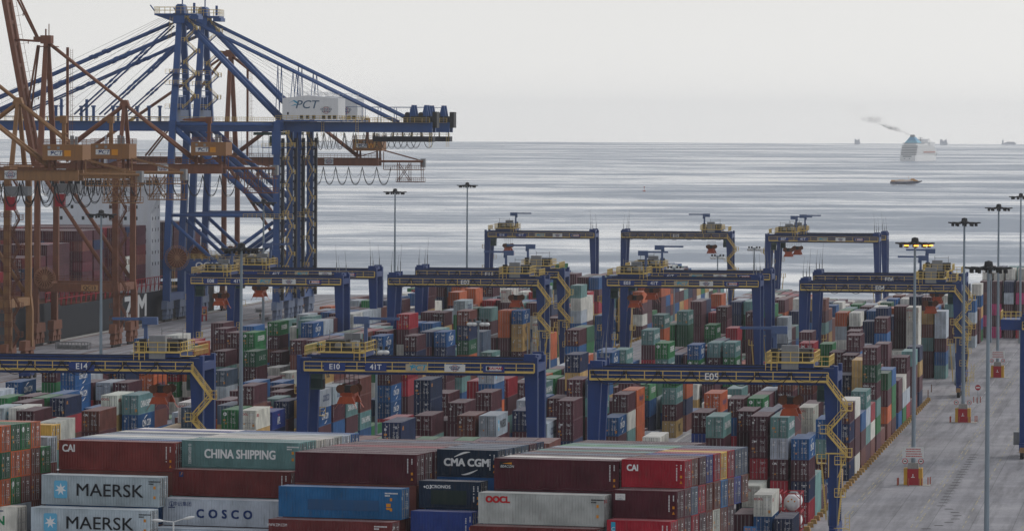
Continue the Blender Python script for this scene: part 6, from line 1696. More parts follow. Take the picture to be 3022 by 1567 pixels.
def reel(root, x, y, z, r):
    w = MB(); n = 36
    prof = [(r, -.06), (r + .06, -.06), (r + .06, .06), (r, .06), (r, -.06)]
    k = MB(); k.lathe(prof, n); k.lathe([(0, -.35), (.45, -.35), (.45, .35), (0, .35)], 14)
    for j in range(n):
        a = 2 * math.pi * j / n
        k.beam((.3 * math.cos(a), .3 * math.sin(a), .16 * (1 if j % 2 else -1)), (r * math.cos(a), r * math.sin(a), .06 * (1 if j % 2 else -1)), .13, .13)
    k.lathe([(.7, -.05), (r * .8, -.05), (r * .8, .05), (.7, .05)], n, m=1)
    mm = Matrix.Translation((x, y, z)) @ Matrix.Rotation(R(90), 4, 'X')
    k.v = [tuple(mm @ Vector(p)) for p in k.v]
    k.build('cable_reel', [M['reel'], M['rust']], root)
qc = make_quay_crane()
collect(qc)
for i, (a, lab) in enumerate(((1417.5, 'blue quay crane numbered QC10 with white machinery house, nearer of the blue pair'), (1451.0, 'blue quay crane standing right behind crane QC10'))):
    o = qc if i == 0 else copy_fast(qc)
    o.location = yard(a, -244.7); o.rotation_euler = (0, 0, -PHI)
    tag(o, lab, 'quay crane', 'blue quay cranes')

# ------------------------------------------------------------------ brown quay cranes
def make_brown(paint, boom, num):
    root = empty('quay_crane', (0, 0, 0))
    XS = -19.2; Y = 10.7; B = paint
    for y in (-Y, Y):
        for x in (0, XS):
            w = MB(); s = -1 if x < -1 else 1
            w.beam((x, y, 15.4), (x, y, 43), 1.35, 1.55, 1.25, 1.4)
            w.beam((x + s * .35, y, 4.2), (x + s * .35, y, 12.4), 1.45, 1.75); w.beam((x + s * .35, y, 12.2), (x, y, 15.6), 1.45, 1.75, 1.35, 1.55)
            w.build('leg', B, root)
            bogie(root, x, y + (1.2 if y < 0 else -1.2), M['brown'])
        w = MB(); w.box(XS + .7, y - .65, 13.2, -.7, y + .65, 15.3)
        pb = w.build('portal_beam', B, root)
        r = MB(); r.rail([(XS + .7, y - .66, 15.3), (-.7, y - .66, 15.3)], 1.1, 1.5, .04); r.build('railing', M['brown'], pb)
        t = MB(); t.tube((XS + .6, y, 42.4), (-.8, y, 16.2), .48, 10); t.build('brace', B, root, True)
    for x in (0, XS):
        w = MB(); w.box(x - .6, -Y + .7, 13.4, x + .6, Y - .7, 15.2); w.build('sill_beam', B, root)
        w = MB(); w.box(x - .7, -Y - .7, 42.9, x + .7, Y + .7, 44.6); w.build('cross_beam', B, root)
    for y in (-2.6, 2.6):
        w = MB(); w.box(-21.5, y - .55, 42.0, 24.6, y + .55, 44.1); w.box(-21.5, y - .75, 41.85, 24.6, y + .75, 42.0)
        gd = w.build('girder', B, root)
        r = MB(); yy = y + (1.0 if y > 0 else -1.0); r.box(-21, min(y, yy), 44.1, 24.6, max(y, yy), 44.16); r.rail([(-21, yy, 44.1), (24.6, yy, 44.1)], 1.1, 2, .04); r.build('railing', M['brown'], gd)
    cosco_sign(2.6, 1.75, '-y', root, (10.2, -3.45, 43.1))
    # mast above the sea legs, pylon above the land legs
    for s in (-1, 1):
        w = MB(); w.beam((XS, s * 8.2, 44.4), (XS - .1, s * .9, 74), 1.35, 1.35, 1.0, 1.0); w.build('mast_leg', B, root)
        w = MB(); w.beam((0, s * 6.5, 44.4), (0, s * .5, 58.6), .95, .95, .8, .8); w.build('mast_leg', B, root)
        for p, q, rr in (((XS, s * .8, 73.6), (0, s * .5, 58.8), .34), ((0, s * .5, 58.6), (18.2, s * 2.4, 44.6), .36), ((0, s * .5, 58.4), (XS + .8, s * 2.4, 44.6), .42)):
            t = MB(); t.tube(p, q, rr, 8); t.build('stay', B, root, True)
    w = MB(); w.box(XS - 1.4, -1.6, 73.2, XS + 1.2, 1.6, 75.2); w.box(XS - 3.2, -1.2, 73.6, XS - 1.2, 1.2, 74.9); w.box(XS - 2, -2.4, 72.4, XS + 2.4, 2.4, 72.6); w.tube((XS + .4, 0, 75), (XS + .4, 0, 78), .12, 6); w.tube((XS - .6, 1, 75), (XS - .6, 1, 76.8), .2, 6)
    w.prism([(-1.2, 58.2), (1.2, 58.2), (.7, 59.6), (-.7, 59.6)], 'y', -1.0, 1.0)
    w.build('mast_head', B, root)
    l = MB(); l.box(XS + 3.6, 5.0, 44.4, XS + 4.2, 5.6, 72.4); l.ladder((XS + 4.9, 5.2, 44.4), (XS + 4.9, 5.2, 72), .6)
    for k in range(12):
        l.lathe([(.55, 0), (.6, 0), (.6, .06), (.55, .06)], 8, (XS + 5.2, 5.2, 45 + k * 2.2))
    l.build('mast_ladder', B, root)
    # machinery house on posts, with its service crane
    w = MB(); w.prism([(17.2, 46.2), (25.8, 46.2), (25.8, 49.5), (17.2, 49.5)], 'y', -4.2, 4.2)
    ho = w.build('machinery_house', M['house'], root)
    for k in range(11):
        pass
    p = MB()
    for x in (18.4, 24.2):
        for y in (-2.8, 2.8):
            p.beam((x, y, 44.1), (x, y, 46.2), .5, .5)
    p.beam((18, -3.6, 44.2), (24.5, -3.6, 46.1), .25, .25)
    p.build('house_post', M['rust'], ho)
    w = MB(); w.rail([(17.2, -4.2, 49.5), (25.8, -4.2, 49.5), (25.8, 4.2, 49.5), (17.2, 4.2, 49.5), (17.2, -4.2, 49.5)], 1.1, 1.0, .04); w.build('railing', M['brown'], ho)
    pct_sign(3.1, 1.15, '-y', ho, (19.9, -4.24, 47.7), board='signwhite', ink='navyletter')
    w = MB(); w.box(21.9, -4.24, 47.0, 23.3, -4.2, 48.3); w.build('vent_patch', M['orangemark'], ho)
    w = MB()
    for x, z in ((18.6, 48.6), (20.6, 48.5)):
        w.box(x - .3, -4.24, z, x + .3, -4.2, z + .6)
    w.box(22.8, -2.5, 49.5, 23.5, -1.8, 51.4); w.box(23.8, -2.5, 49.5, 24.3, -1.8, 51.2)
    w.build('vent', M['grey'], ho)
    w = MB(); w.beam((20.9, 0, 49.5), (20.9, 0, 54.6), .85, .85, .7, .7); w.beam((20.2, 0, 51.8), (21.6, 0, 51.8), 1.2, .3); w.box(20.2, -.8, 54.0, 21.5, .8, 55.6); w.prism([(14.2 if num == 'QC13' else 19.0, 54.7), (20.3, 54.4), (20.3, 55.5), (14.8 if num == 'QC13' else 19.0, 55.1)], 'y', -.5, .5)
    w.build('service_crane', B, ho)
    # tail frame with hanging maintenance cage
    w = MB()
    for y in (-2.0, 2.0):
        w.tube((24.6, y, 43.2), (37.5, y, 43.2), .32, 8); w.beam((30, y, 49), (30, y, 49.05), .1, .1) if False else None
        w.beam((25.6, y, 46.4), (36, y, 43.6), .2, .2)
        for a, b in (((30, 43), (30, 37.4)), ((33.4, 43), (33.4, 37.4)), ((37, 43.2), (37, 37.6)), ((30, 37.6), (33.4, 42.6)), ((30, 42.6), (33.4, 37.6))):
            w.beam((a[0], y, a[1]), (b[0], y, b[1]), .16, .16)
        w.rail([(26, y, 40.9), (37.5, y, 40.9)], 1.1, 1.3, .045); w.rail([(29.6, y, 37.4), (37.6, y, 37.4)], 1.1, 1.1, .045)
        w.beam((29.6, y, 37.3), (37.6, y, 37.3), .2, .2); w.beam((26, y, 40.8), (37.5, y, 40.8), .2, .2)
    w.box(29.6, -2, 37.2, 37.6, 2, 37.3); w.box(26, -2, 40.7, 37.5, 2, 40.8); w.beam((26, -2, 40.8), (26, -2, 46), .22, .22)
    w.build('tail_frame', B, root)
    w = MB(); w.box(36.6, -1.2, 41.6, 37.9, 1.2, 44.0); w.build('electrical_cabinet', M['grey'], root)
    # festoon
    f = MB(); x = -20
    for k, sp in enumerate((2.6, 2.6, 2.4, 1.6, 1.3, 1.1, 1.0, 1.0, 1.2, 1.8, 2.4, 2.8, 3.4, 3.4, 3.6, 3.8, 4.0, 4.2, 4.2)):
        if x + sp > 37: break
        for q, dz, rr in ((0, 5.2, .085), (.25, 4.9, .07), (.1, 2.9, .035)):
            f.path([(x + sp * t / 10, -3.6 + q, 41.6 - dz * (1 - abs(2 * t / 10 - 1) ** 2.6)) for t in range(11)], rr, 4)
        x += sp
    f.build('festoon_cable', M['cable'], root)
    # boom
    w = MB()
    if boom == 'up':
        p0 = Vector((-21.6, 0, 43.4)); p1 = Vector((-31.0, 0, 93.0)); ang = (p1 - p0).normalized()
        for y in (-2.6, 2.6):
            w.beam(p0 + Vector((0, y, 0)), p1 + Vector((0, y, 0)), 1.1, 2.3, 1.1, 2.2)
        for k in range(9):
            c = p0.lerp(p1, (k + .7) / 9.5); w.beam(c + Vector((0, -2.6, 0)), c + Vector((0, 2.6, 0)), .7, .9)
        bo = w.build('boom', B, root)
        r = MB(); o = Vector((1.6, -2.6, .3)); n = 22
        r.beam(p0 + o, p1 + o, .08, .08); r.beam(p0 + o + Vector((1.1, 0, .2)), p1 + o + Vector((1.1, 0, .2)), .07, .07)
        for k in range(n):
            c = p0.lerp(p1, k / n) + o; r.beam(c, c + Vector((1.1, 0, .2)), .06, .06)
            if k % 3 == 1:
                r.beam(c + Vector((1.1, 0, .2)), c + Vector((2.2, 0, .4)), .07, .07); r.box(c.x + 2.1, c.y - .1, c.z + .1, c.x + 2.3, c.y + .1, c.z + .8)
        r.build('boom_walkway', B, bo)
        me = text_mesh('ΟΡΓΑΝΙΣΜΟΣ ΛΙΜΕΝΟΣ ΠΕΙΡΑΙΩΣ SWL 50 TON.', 1.25, '-y', M['blackletter'], bold=.02)
        t = link('lettering', me, bo); c = p0.lerp(p1, .42)
        t.location = (c.x, -2.6 - .58, c.z)
        th = math.atan2(ang.z, ang.x)
        t.rotation_euler = (0, -(th - math.pi), 0)
        for s in (-1, 1):
            for u, zz in ((.62, 73.8), (.97, 74.2), (.28, 72.8)):
                c = p0.lerp(p1, u) + Vector((.6, s * 2.2, 0)); q = MB(); q.tube((XS - 2.2, s * .8, zz), c, .26, 8); q.build('stay', B, root, True)
    else:
        for y in (-2.6, 2.6):
            w.box(-66, y - .55, 42.2, -21.5, y + .55, 44.2)
        for k in range(9):
            w.box(-64 + k * 5, -2.6, 42.6, -63.3 + k * 5, 2.6, 43.6)
        bo = w.build('boom', B, root)
        letters('ΟΡΓΑΝΙΣΜΟΣ ΛΙΜΕΝΟΣ ΠΕΙΡΑΙΩΣ SWL 50 TON.', 1.5, '-y', M['blackletter'], bo, (-44, -3.2, 43.2), bold=.02)
        r = MB(); r.rail([(-66, -3.4, 44.2), (-21.5, -3.4, 44.2)], 1.1, 2.2, .045); r.build('boom_walkway', B, bo)
        for s in (-1, 1):
            for u in (-44, -64):
                q = MB(); q.tube((XS - 1.2, s * .8, 74), (u, s * 2.4, 44.4), .26, 8); q.build('stay', B, root, True)
    # land leg ladders and lift, cable reel
    l = MB(); zigzag(l, 1.5, -Y + 1.6, 4, 42, 1.8, 3.2); l.build('staircase', [M['brown'], M['brown']], root)
    l = MB()
    for k in range(13):
        l.rail([(-1.2, -Y - 1.1, 3.5 + k * 3.0), (1.3, -Y - 1.1, 3.5 + k * 3.0)], 1.0, .6, .05)
        l.box(-1.2, -Y - 1.1, 3.4 + k * 3, 1.3, -Y - .6, 3.5 + k * 3)
    l.ladder((.9, -Y - 1.0, 1.5), (.9, -Y - 1.0, 42), .6)
    l.build('leg_ladder', M['brown'], root)
    reel(root, XS + 2.2, -Y - 1.5, 16.6, 2.6)
    if num == 'QC13':
        b = MB(); b.box(-8.2, -Y - .72, 13.55, -4.1, -Y - .66, 14.95)
        o = b.build('sign_board', M['houselight'], root)
        letters(num, 1.25, '-y', M['blackletter'], o, (-6.15, -Y - .75, 14.2), bold=.02)
    if paint is M['ochre']:
      s_ = MB(); s_.box(8.6, -2.2, 38.6, 13.6, 2.2, 40.6); s_.build('trolley', M['grey'], root)
      s_ = MB(); s_.box(9, -3.0, 35.6, 11, -1.2, 38.4); s_.build('driver_cab', M['red'], root)
    return root
M['houselight'] = mat('pale_ochre_sign', (.42, .22, .09), .6, dirt=.2)
for a, paint, boom, num, lab in ((1088.6, 'ochre', 'up', '', 'ochre quay crane at the left edge, only its tail and machinery house in view'),
                                 (1137.7, 'ochre', 'up', '', 'ochre quay crane with two tall legs at the left edge'),
                                 (1255.0, 'brown', 'up', 'QC13', 'rust brown quay crane numbered QC13 with its boom raised'),
                                 (1503.5, 'brown', 'down', '', 'rust brown quay crane farthest along the quay, behind the blue pair')):
    o = make_brown(M[paint], boom, num)
    o.location = yard(a, -255.9); o.rotation_euler = (0, 0, -PHI)
    tag(o, lab, 'quay crane', 'brown quay cranes')
# ------------------------------------------------------------------ container ship at the quay
def ship_local(a, b, z):
    return yard(a, b, z)
cs = empty('container_ship', yard(1120, -294, -2.5), -PHI, 'black hulled container ship with white deckhouse moored at the quay', 'ship')
# local x across (to the quay = +x), y along, z from the water
HB = 16.2
def hull_section(y):
    # bow towards us at y=0: fine below, flared above
    t = max(0.0, min(1.0, y / 95.0))
    wl = HB * (t ** .62) if t < 1 else HB
    dk = HB * min(1.0, (y + 14) / 62.0) ** .6
    sheer = 15.4 - 3.2 * min(1, y / 110.0) - (1.4 if y > 165 else 0)
    return wl, max(dk, wl), sheer
w = MB(); ys = [-6, 4, 14, 26, 40, 56, 74, 95, 120, 155, 165.5, 166, 200, 260, 330, 372]
rings = []
for y in ys:
    wl, dk, sh = hull_section(max(y, 0.0))
    if y < 0:
        wl, dk = .4, 2.5
    yo = y - 6 * (1 if y < 60 else 0)
    prof = [(wl * .97, -2, 1), (wl, 2.6, 0), (wl + (dk - wl) * .35, 6.5, 0), (wl + (dk - wl) * .8, 10.5, 0), (dk, sh, 0)]
    rings.append([(p[0], yo if k > 2 else y, p[1]) for k, p in enumerate(prof)])
for A, B_ in zip(rings, rings[1:]):
    for s in (1, -1):
        for k in range(4):
            q = [(s * A[k][0], A[k][1], A[k][2]), (s * B_[k][0], B_[k][1], B_[k][2]), (s * B_[k + 1][0], B_[k + 1][1], B_[k + 1][2]), (s * A[k + 1][0], A[k + 1][1], A[k + 1][2])]
            w.quad(*(q if s > 0 else q[::-1]), 1 if k == 0 else 0)
    w.quad((A[4][0], A[4][1], A[4][2] - 1.1), (B_[4][0], B_[4][1], B_[4][2] - 1.1), (-B_[4][0], B_[4][1], B_[4][2] - 1.1), (-A[4][0], A[4][1], A[4][2] - 1.1), 2)
for A, s in ((rings[0], 1), (rings[-1], -1)):
    pts = [(p[0], p[1], p[2]) for p in A] + [(-p[0], p[1], p[2]) for p in A[::-1]]
    w.poly(pts if s < 0 else pts[::-1], 0)
hull = w.build('hull', [M['hull'], M['hullred'], M['rust']], cs)
letters('ZIM', 8.0, '+x', M['signwhite'], hull, (HB + .06, 258, 7.2), sx=2.3, bold=.42)
w = MB()
for y in range(150, 300, 6):
    w.beam((HB - .9, y, 10.8), (HB - .9, y, 14.6), .22, .22)
    w.beam((HB - .9, y, 10.8), (HB - .9, y + 3, 14.4), .15, .15)
w.beam((HB - .9, 150, 14.5), (HB - .9, 300, 14.5), .2, .2); w.beam((HB - .9, 150, 12.6), (HB - .9, 300, 12.6), .15, .15)
w.build('lashing_rail', M['red'], cs)
# deckhouse
w = MB(); y0, y1 = 292, 305
w.box(-13.5, y0, 10, 13.5, y1, 38.4)
w.box(-16.4, y0 - .4, 38.4, 16.4, y1 - 3, 41.6)
for s in (-1, 1):
    w.prism([(s * 13.4, 31.5), (s * 16.4, 38.4), (s * 13.4, 38.4)], 'y', y0, y0 + 3)
w.box(-6, y0 + 2, 41.6, 6, y1 - 4, 44.2)
dh = w.build('deckhouse', M['shipwhite'], cs)
f = MB()
for z in (17.5, 20.6, 23.7, 26.8, 29.9, 33.0):
    for k, x in enumerate((-11.5, -8.5, -5.4, -1.2, 2.2, 6.4, 9.4, 11.8)):
        if (k + int(z)) % 4 == 0: continue
        f.box(x - .38, y0 - .03, z, x + .38, y0, z + .95)
    for k in range(3):
        f.box(13.5, y0 + 2 + k * 4, z, 13.53, y0 + 2.8 + k * 4, z + .9)
for x in range(-15, 16, 2):
    f.box(x - .8, y0 - .43, 39.4, x + .8, y0 - .4, 40.7)
f.build('window', M['window'], dh)
m_ = MB(); m_.beam((0, y0 + 4, 44), (0, y0 + 4, 53), .9, .9, .4, .4); m_.beam((-3, y0 + 4, 48), (3, y0 + 4, 48), .3, .3); m_.beam((-2, y0 + 4, 50.5), (2, y0 + 4, 50.5), .25, .25)
m_.build('radar_mast', M['shipwhite'], dh)
m_ = MB(); m_.prism([(300, 38), (306, 38), (305, 47), (301, 47)], 'x', -4, 4); m_.build('funnel', M['slate'], dh)
fl = MB()
for z in (38.4, 41.6):
    fl.rail([(-16.3, y0 - .4, z), (16.3, y0 - .4, z)], 1.0, 2, .05)
fl.build('railing', M['shipwhite'], dh)
# deck cargo: colours per bay, quay side first
rs = random.Random(8)
pal = 'mmmmmmmmffffffmmmhhhdnr'
nb = 0
BAYS = [(96, 3, 12), (112, 2, 12), (126, 4, 11), (140, 4, 11), (154, 5, 5), (168, 5, 4), (196, 6, 12), (210, 6, 12), (238, 6, 12), (252, 6, 12), (266, 6, 12), (318, 6, 12), (332, 6, 12), (346, 5, 12)]
for bi, (yy, tiers, cols_) in enumerate(BAYS):
    for c in range(12):
        tn = tiers if c < cols_ else max(1, tiers - rs.randint(1, 2))
        if bi in (4, 5) and c >= cols_: tn = 4 if c > cols_ + 1 else 3
        for t in range(tn):
            p = rs.choice(pal)
            if bi == 9 and c == 0 and t in (1, 2): p = 'w'
            if c not in (0, 1) and t < tn - 1 and bi > 0 and BAYS[bi - 1][1] >= t + 1 and BAYS[bi - 1][0] > yy - 16:
                continue
            x = 14.9 - (c + 1) * 2.5; z = 13.2 + t * 2.62
            loc = yard(1120, -294, -2.5) + (Matrix.Rotation(-PHI, 3, 'Z') @ Vector((x, yy, z)))
            gr = 1 if (bi, c, t) in SHIPFLAGS else 0
            if gr == 0:
                j = rs.uniform(.8, 1.2)
                mass_box(Matrix.Translation(loc) @ Matrix.Rotation(-PHI, 4, 'Z'), 12.19, 2.6, tuple(min(.85, v * j) for v in PAINT[p]))
            else:
                down = ['topmost', 'second down', 'third down', 'fourth down', 'fifth down', 'sixth down'][tn - 1 - t]
                container(loc, -PHI, p, 12.19, 2.6, '%s container on the ship, %s of %s stack from the quay, %s bay' % (NAME[p], down, ORD[c + 1], ORD[bi + 1]), 'containers on the ship deck', gr, alt=bi * 3 + c * 5 + t, art=False, logo='ZIM' if p in 'mf' and (c + t) % 2 else '')
flush_mass()
# mooring lines
for (ya, xa, za), (a2, b2) in (((40, 14, 12), (1198, -275.8)), ((120, 15.6, 10.5), (1262, -275.8)), ((372, 14, 10), (1540, -275.9))):
    p = yard(1120, -294, -2.5) + (Matrix.Rotation(-PHI, 3, 'Z') @ Vector((xa, ya, za))); q = yard(a2, b2, .3)
    m_ = MB(); m_.path([p.lerp(q, t / 8) - Vector((0, 0, 1.6 * (1 - (2 * t / 8 - 1) ** 2))) for t in range(9)], .07, 5)
    tag(m_.build('mooring_line', M['concrete']), 'mooring line running from the ship to the quay %s' % ({40: 'at far left', 120: 'under crane QC13', 372: 'beyond the blue quay cranes'}[ya]), 'rope', 'mooring lines')

# ------------------------------------------------------------------ ships at sea (positions in metres from the camera foot)
def sea_at(px, Y):
    return Vector(((px - 1511) / 15500 * Y, Y, -2.5))
def shift(o, loc, rz):
    o.location = loc; o.rotation_euler = (0, 0, rz); return o
# cruise ship: stern towards us, sailing away to the right
M['cwhite'] = mat('cruise_white_paint', (.78, .77, .75), .5, dirt=.1)
M['cblue'] = mat('funnel_blue_paint', (.05, .27, .46), .5, dirt=.15)
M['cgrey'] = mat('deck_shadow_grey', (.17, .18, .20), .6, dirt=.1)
M['lifeboat'] = mat('lifeboat_red_paint', (.42, .09, .06), .5, dirt=.1)
cr = empty('cruise_ship', (0, 0, 0), 0, 'white cruise ship with blue funnel sailing away and trailing smoke', 'ship')
w = MB(); Lc = 172; Bw = 13.0
sec = [(0, .93, 0), (6, 1, 1), (120, 1, 1), (150, .72, 1), (172, .06, 1)]
for z0, z1, k0, k1 in ((0, 9.0, 1, 1),):
    pts = [(-Bw * .93, 0), (-Bw, 8), (-Bw, 120), (-Bw * .72, 150), (0, 174), (Bw * .72, 150), (Bw, 120), (Bw, 8), (Bw * .93, 0)]
    w.prism(pts, 'z', -1, 9.4)
hullc = w.build('hull', M['cwhite'], cr)
w = MB()
for k in range(6):
    z = 9.4 + k * 2.55; y0 = 1.6 + k * 1.7; y1 = 150 - k * 5
    w.box(-Bw + .1, y0, z + 1.5, Bw - .1, y1, z + 2.55, 0)
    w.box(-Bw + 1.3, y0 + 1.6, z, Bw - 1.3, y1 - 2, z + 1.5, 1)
    for j in range(26):
        yy = y0 + 6 + j * 5
        if yy > y1 - 4: break
        w.box(Bw - 1.4, yy, z, Bw - .15, yy + 3.0, z + 1.5, 0); w.box(-Bw + .15, yy, z, -Bw + 1.4, yy + 3.0, z + 1.5, 0)
sup = w.build('superstructure', [M['cwhite'], M['cgrey']], cr)
w = MB()
for j in range(6):
    y = 52 + j * 13
    w.prism([(y, 12.9), (y + 9, 12.9), (y + 9.8, 14.4), (y - .8, 14.4)], 'x', Bw - .6, Bw + 1.1)
w.build('lifeboat', M['lifeboat'], cr)
w = MB(); zt = 24.7
w.box(-Bw + 3, 14, zt, Bw - 3, 90, zt + 2.6, 0); w.box(-Bw + 2, 12, zt + 2.6, Bw - 2, 70, zt + 3.3, 1)
w.box(-Bw, 96, zt, Bw, 128, zt + 4.6, 0); w.prism([(100, zt + 4.6), (120, zt + 4.6), (112, zt + 9.4), (104, zt + 9.4)], 'x', -8, 8, 0)
w.build('upper_deck', [M['cwhite'], M['cgrey']], cr)
w = MB()
def frus(x0, y0, x1, y1, z0, X0, Y0, X1, Y1, z1, m):
    a = [(x0, y0, z0), (x1, y0, z0), (x1, y1, z0), (x0, y1, z0)]; b = [(X0, Y0, z1), (X1, Y0, z1), (X1, Y1, z1), (X0, Y1, z1)]
    for k in range(4):
        w.quad(a[k], a[(k + 1) % 4], b[(k + 1) % 4], b[k], m)
    w.poly(b, m)
frus(-10.5, 22, 10.5, 50, zt + 3.3, -7.5, 24, 7.5, 46, zt + 7, 2); frus(-7.5, 24, 7.5, 46, zt + 7, -3.4, 27, 3.4, 38, zt + 12.5, 0); frus(-3.2, 27, 3.2, 37, zt + 12.5, -2.7, 28, 2.7, 35, zt + 16, 1)
w.build('funnel', [M['cblue'], M['cgrey'], M['cblue2']], cr) if 'cblue2' in M else w.build('funnel', [M['cblue'], M['cgrey'], mat('funnel_light_blue', (.14, .42, .55), .5, dirt=.1)], cr)
w = MB(); w.beam((0, 84, zt + 2), (0, 84, zt + 13), 1.6, 1.6, .5, .5)
for z in (6, 8.5, 11):
    w.beam((-3.5, 84, zt + z), (3.5, 84, zt + z), .5, .5)
w.beam((4, 60, zt + 2), (4, 60, zt + 9), .5, .5)
w.build('radar_mast', M['cgrey'], cr)
w = MB(); w.box(-8, -.06, 6.2, 6, 0, 8.2); w.box(-6.3, -.05, 3.2, -4, 0, 4.4); w.box(1.6, -.05, 3.2, 4, 0, 4.4)
w.build('stern_opening', M['cgrey'], hullc)
CRP = sea_at(2677, 8130)
shift(cr, CRP, -R(13.5) - math.atan((2677 - 1511) / 15500))
w = MB()
for k in range(9):
    w.poly([(-14 - k * 9 + 4, -14 - k * 2, .06), (14 - k * 13, -14 - k * 2, .06), (10 - k * 13, -4 - k * 2, .06), (-12 - k * 9, -4 - k * 2, .06)])
# hydrofoil
M['hydyel'] = mat('hydrofoil_ochre_paint', (.55, .26, .05), .5, dirt=.1)
M['hydnavy'] = mat('hydrofoil_navy_paint', (.03, .035, .075), .4, dirt=.1)
hy = empty('hydrofoil', (0, 0, 0), 0, 'navy and yellow hydrofoil ferry speeding to the right', 'boat')
w = MB()
ys = [(-14.2, 2.3, .9), (-12, 2.6, .55), (0, 2.7, .4), (8, 2.2, .8), (12.5, 1.1, 1.9), (15.4, .1, 3.2)]
R_ = []
for x, hw, zk in ys:
    R_.append([(x, -hw, 3.1 + max(0, x) * .06), (x, -hw * .55, zk), (x, hw * .55, zk), (x, hw, 3.1 + max(0, x) * .06)])
for A, B_ in zip(R_, R_[1:]):
    for k in range(3):
        w.quad(A[k], A[k + 1], B_[k + 1], B_[k], 0)
    w.quad(A[3], A[0], B_[0], B_[3], 1)
w.poly(R_[0][::-1], 0)
hh = w.build('hull', [M['hydnavy'], M['hydyel']], hy)
w = MB(); w.prism([(-13.8, 3.1), (12.8, 3.7), (9.4, 4.9), (2, 4.5), (-13.4, 4.5)], 'y', -2.2, 2.2); w.build('cabin', M['hydyel'], hy)
w = MB(); w.prism([(4.2, 4.5), (9.4, 4.7), (8.2, 5.9), (5.2, 5.9)], 'y', -1.4, 1.4); w.build('wheelhouse', M['hydyel'], hy)
w = MB()
for k in range(9):
    w.box(-9.5 + k * 1.9, -2.24, 3.5, -8.4 + k * 1.9, -2.2, 4.1)
w.build('window', M['signwhite'], hy)
w = MB(); w.beam((3.2, 0, 4.6), (2.4, 0, 8.6), .22, .22); w.box(-6, -.8, 4.5, -4.8, .8, 5.1); w.box(-2.6, -.6, 4.5, -2, .6, 5.3); w.build('mast', M['hydyel'], hy)
w = MB()
for x in (-10, 8.5):
    for y in (-1.6, 1.6):
        w.beam((x, y, 1.2), (x + .3, y, -.7), .3, .3)
    w.box(x - .8, -3.2, -.6, x + .8, 3.2, -.35)
w.build('foil', M['grey'], hy)
shift(hy, sea_at(2671, 4905) + Vector((0, 0, .5)), -R(6))
w = MB(); 
fo = []
for k in range(26):
    u = k / 25; x = -15 - u * 46; wd_ = 1.2 + 2.4 * u
    fo.append((x, wd_))
for (xa, wa), (xb, wb) in zip(fo, fo[1:]):
    w.quad((xa, -wa, .0), (xb, -wb, 0), (xb, wb, .0), (xa, wa, .0))
for k in range(30):
    x = random.uniform(-17, 10); y = random.choice((-1, 1)) * random.uniform(1.5, 3.6)
    w.lathe([(0, .9), (.5, .7), (.8, .0)], 6, (x, y, 0))
wk = w.build('wake', mat('sea_foam', (.72, .74, .76), .8, dirt=.3, dirtcol=(.2, .23, .27)))
wk.location = hy.location + Vector((0, 0, -.44)); wk.rotation_euler = hy.rotation_euler
tag(wk, kind='stuff')
# channel buoy
w = MB(); w.lathe([(0, -.5), (1.3, -.4), (1.3, .5), (.5, .9)], 10); w.beam((0, 0, .6), (0, 0, 3.4), .35, .35); w.lathe([(0, 3.2), (.5, 3.3), (.5, 4.0), (0, 4.4)], 8)
b = w.build('channel_buoy', M['lifeboat']); b.location = sea_at(1900, 4380)
tag(b, 'small red channel buoy alone on the open sea', 'buoy')
# hazy ships on the horizon
def far_ship(px, Y, length, rz, kind, label):
    o = empty('cargo_ship', sea_at(px, Y), rz, label, 'ship', 'faint ships on the horizon')
    w = MB(); h = length / 2
    w.prism([(-h, 0), (-h * .98, 4.5), (h * .96, 5.2), (h * 1.05, 6.4), (h * .9, 0)], 'y', -6, 6); w.build('hull', M['farship'], o)
    w = MB()
    if kind == 'box':
        w.box(-h * .98, -5, 4.5, -h * .45, 5, 15); w.box(-h * .4, -5, 4.8, h * .2, 5, 11.5); w.box(h * .3, -5, 5, h * .8, 5, 14); w.beam((h * .7, 0, 12), (h * .7, 0, 18), .8, .8)
    else:
        w.box(-h * .92, -5, 4.5, -h * .72, 5, 13); w.beam((-h * .78, 0, 13), (-h * .78, 0, 20), .8, .8); w.box(-h * .5, -4, 4.6, h * .8, 4, 6.4); w.box(-h * .3, -5, 6, h * .75, 5, 8)
    w.build('superstructure', M['farship'], o)
M['farship'] = mat('cargo_ship_grey', (.42, .45, .5), .6, dirt=0)
far_ship(2528, 14800, 15.5, 0, 'box', 'faint grey cargo ship on the horizon left of the cruise ship')
far_ship(2783, 14600, 20, R(8), 'box', 'faint grey cargo ship on the horizon just right of the cruise ship')
far_ship(2975, 15000, 42, R(-4), 'long', 'very faint long low ship on the horizon at far right')
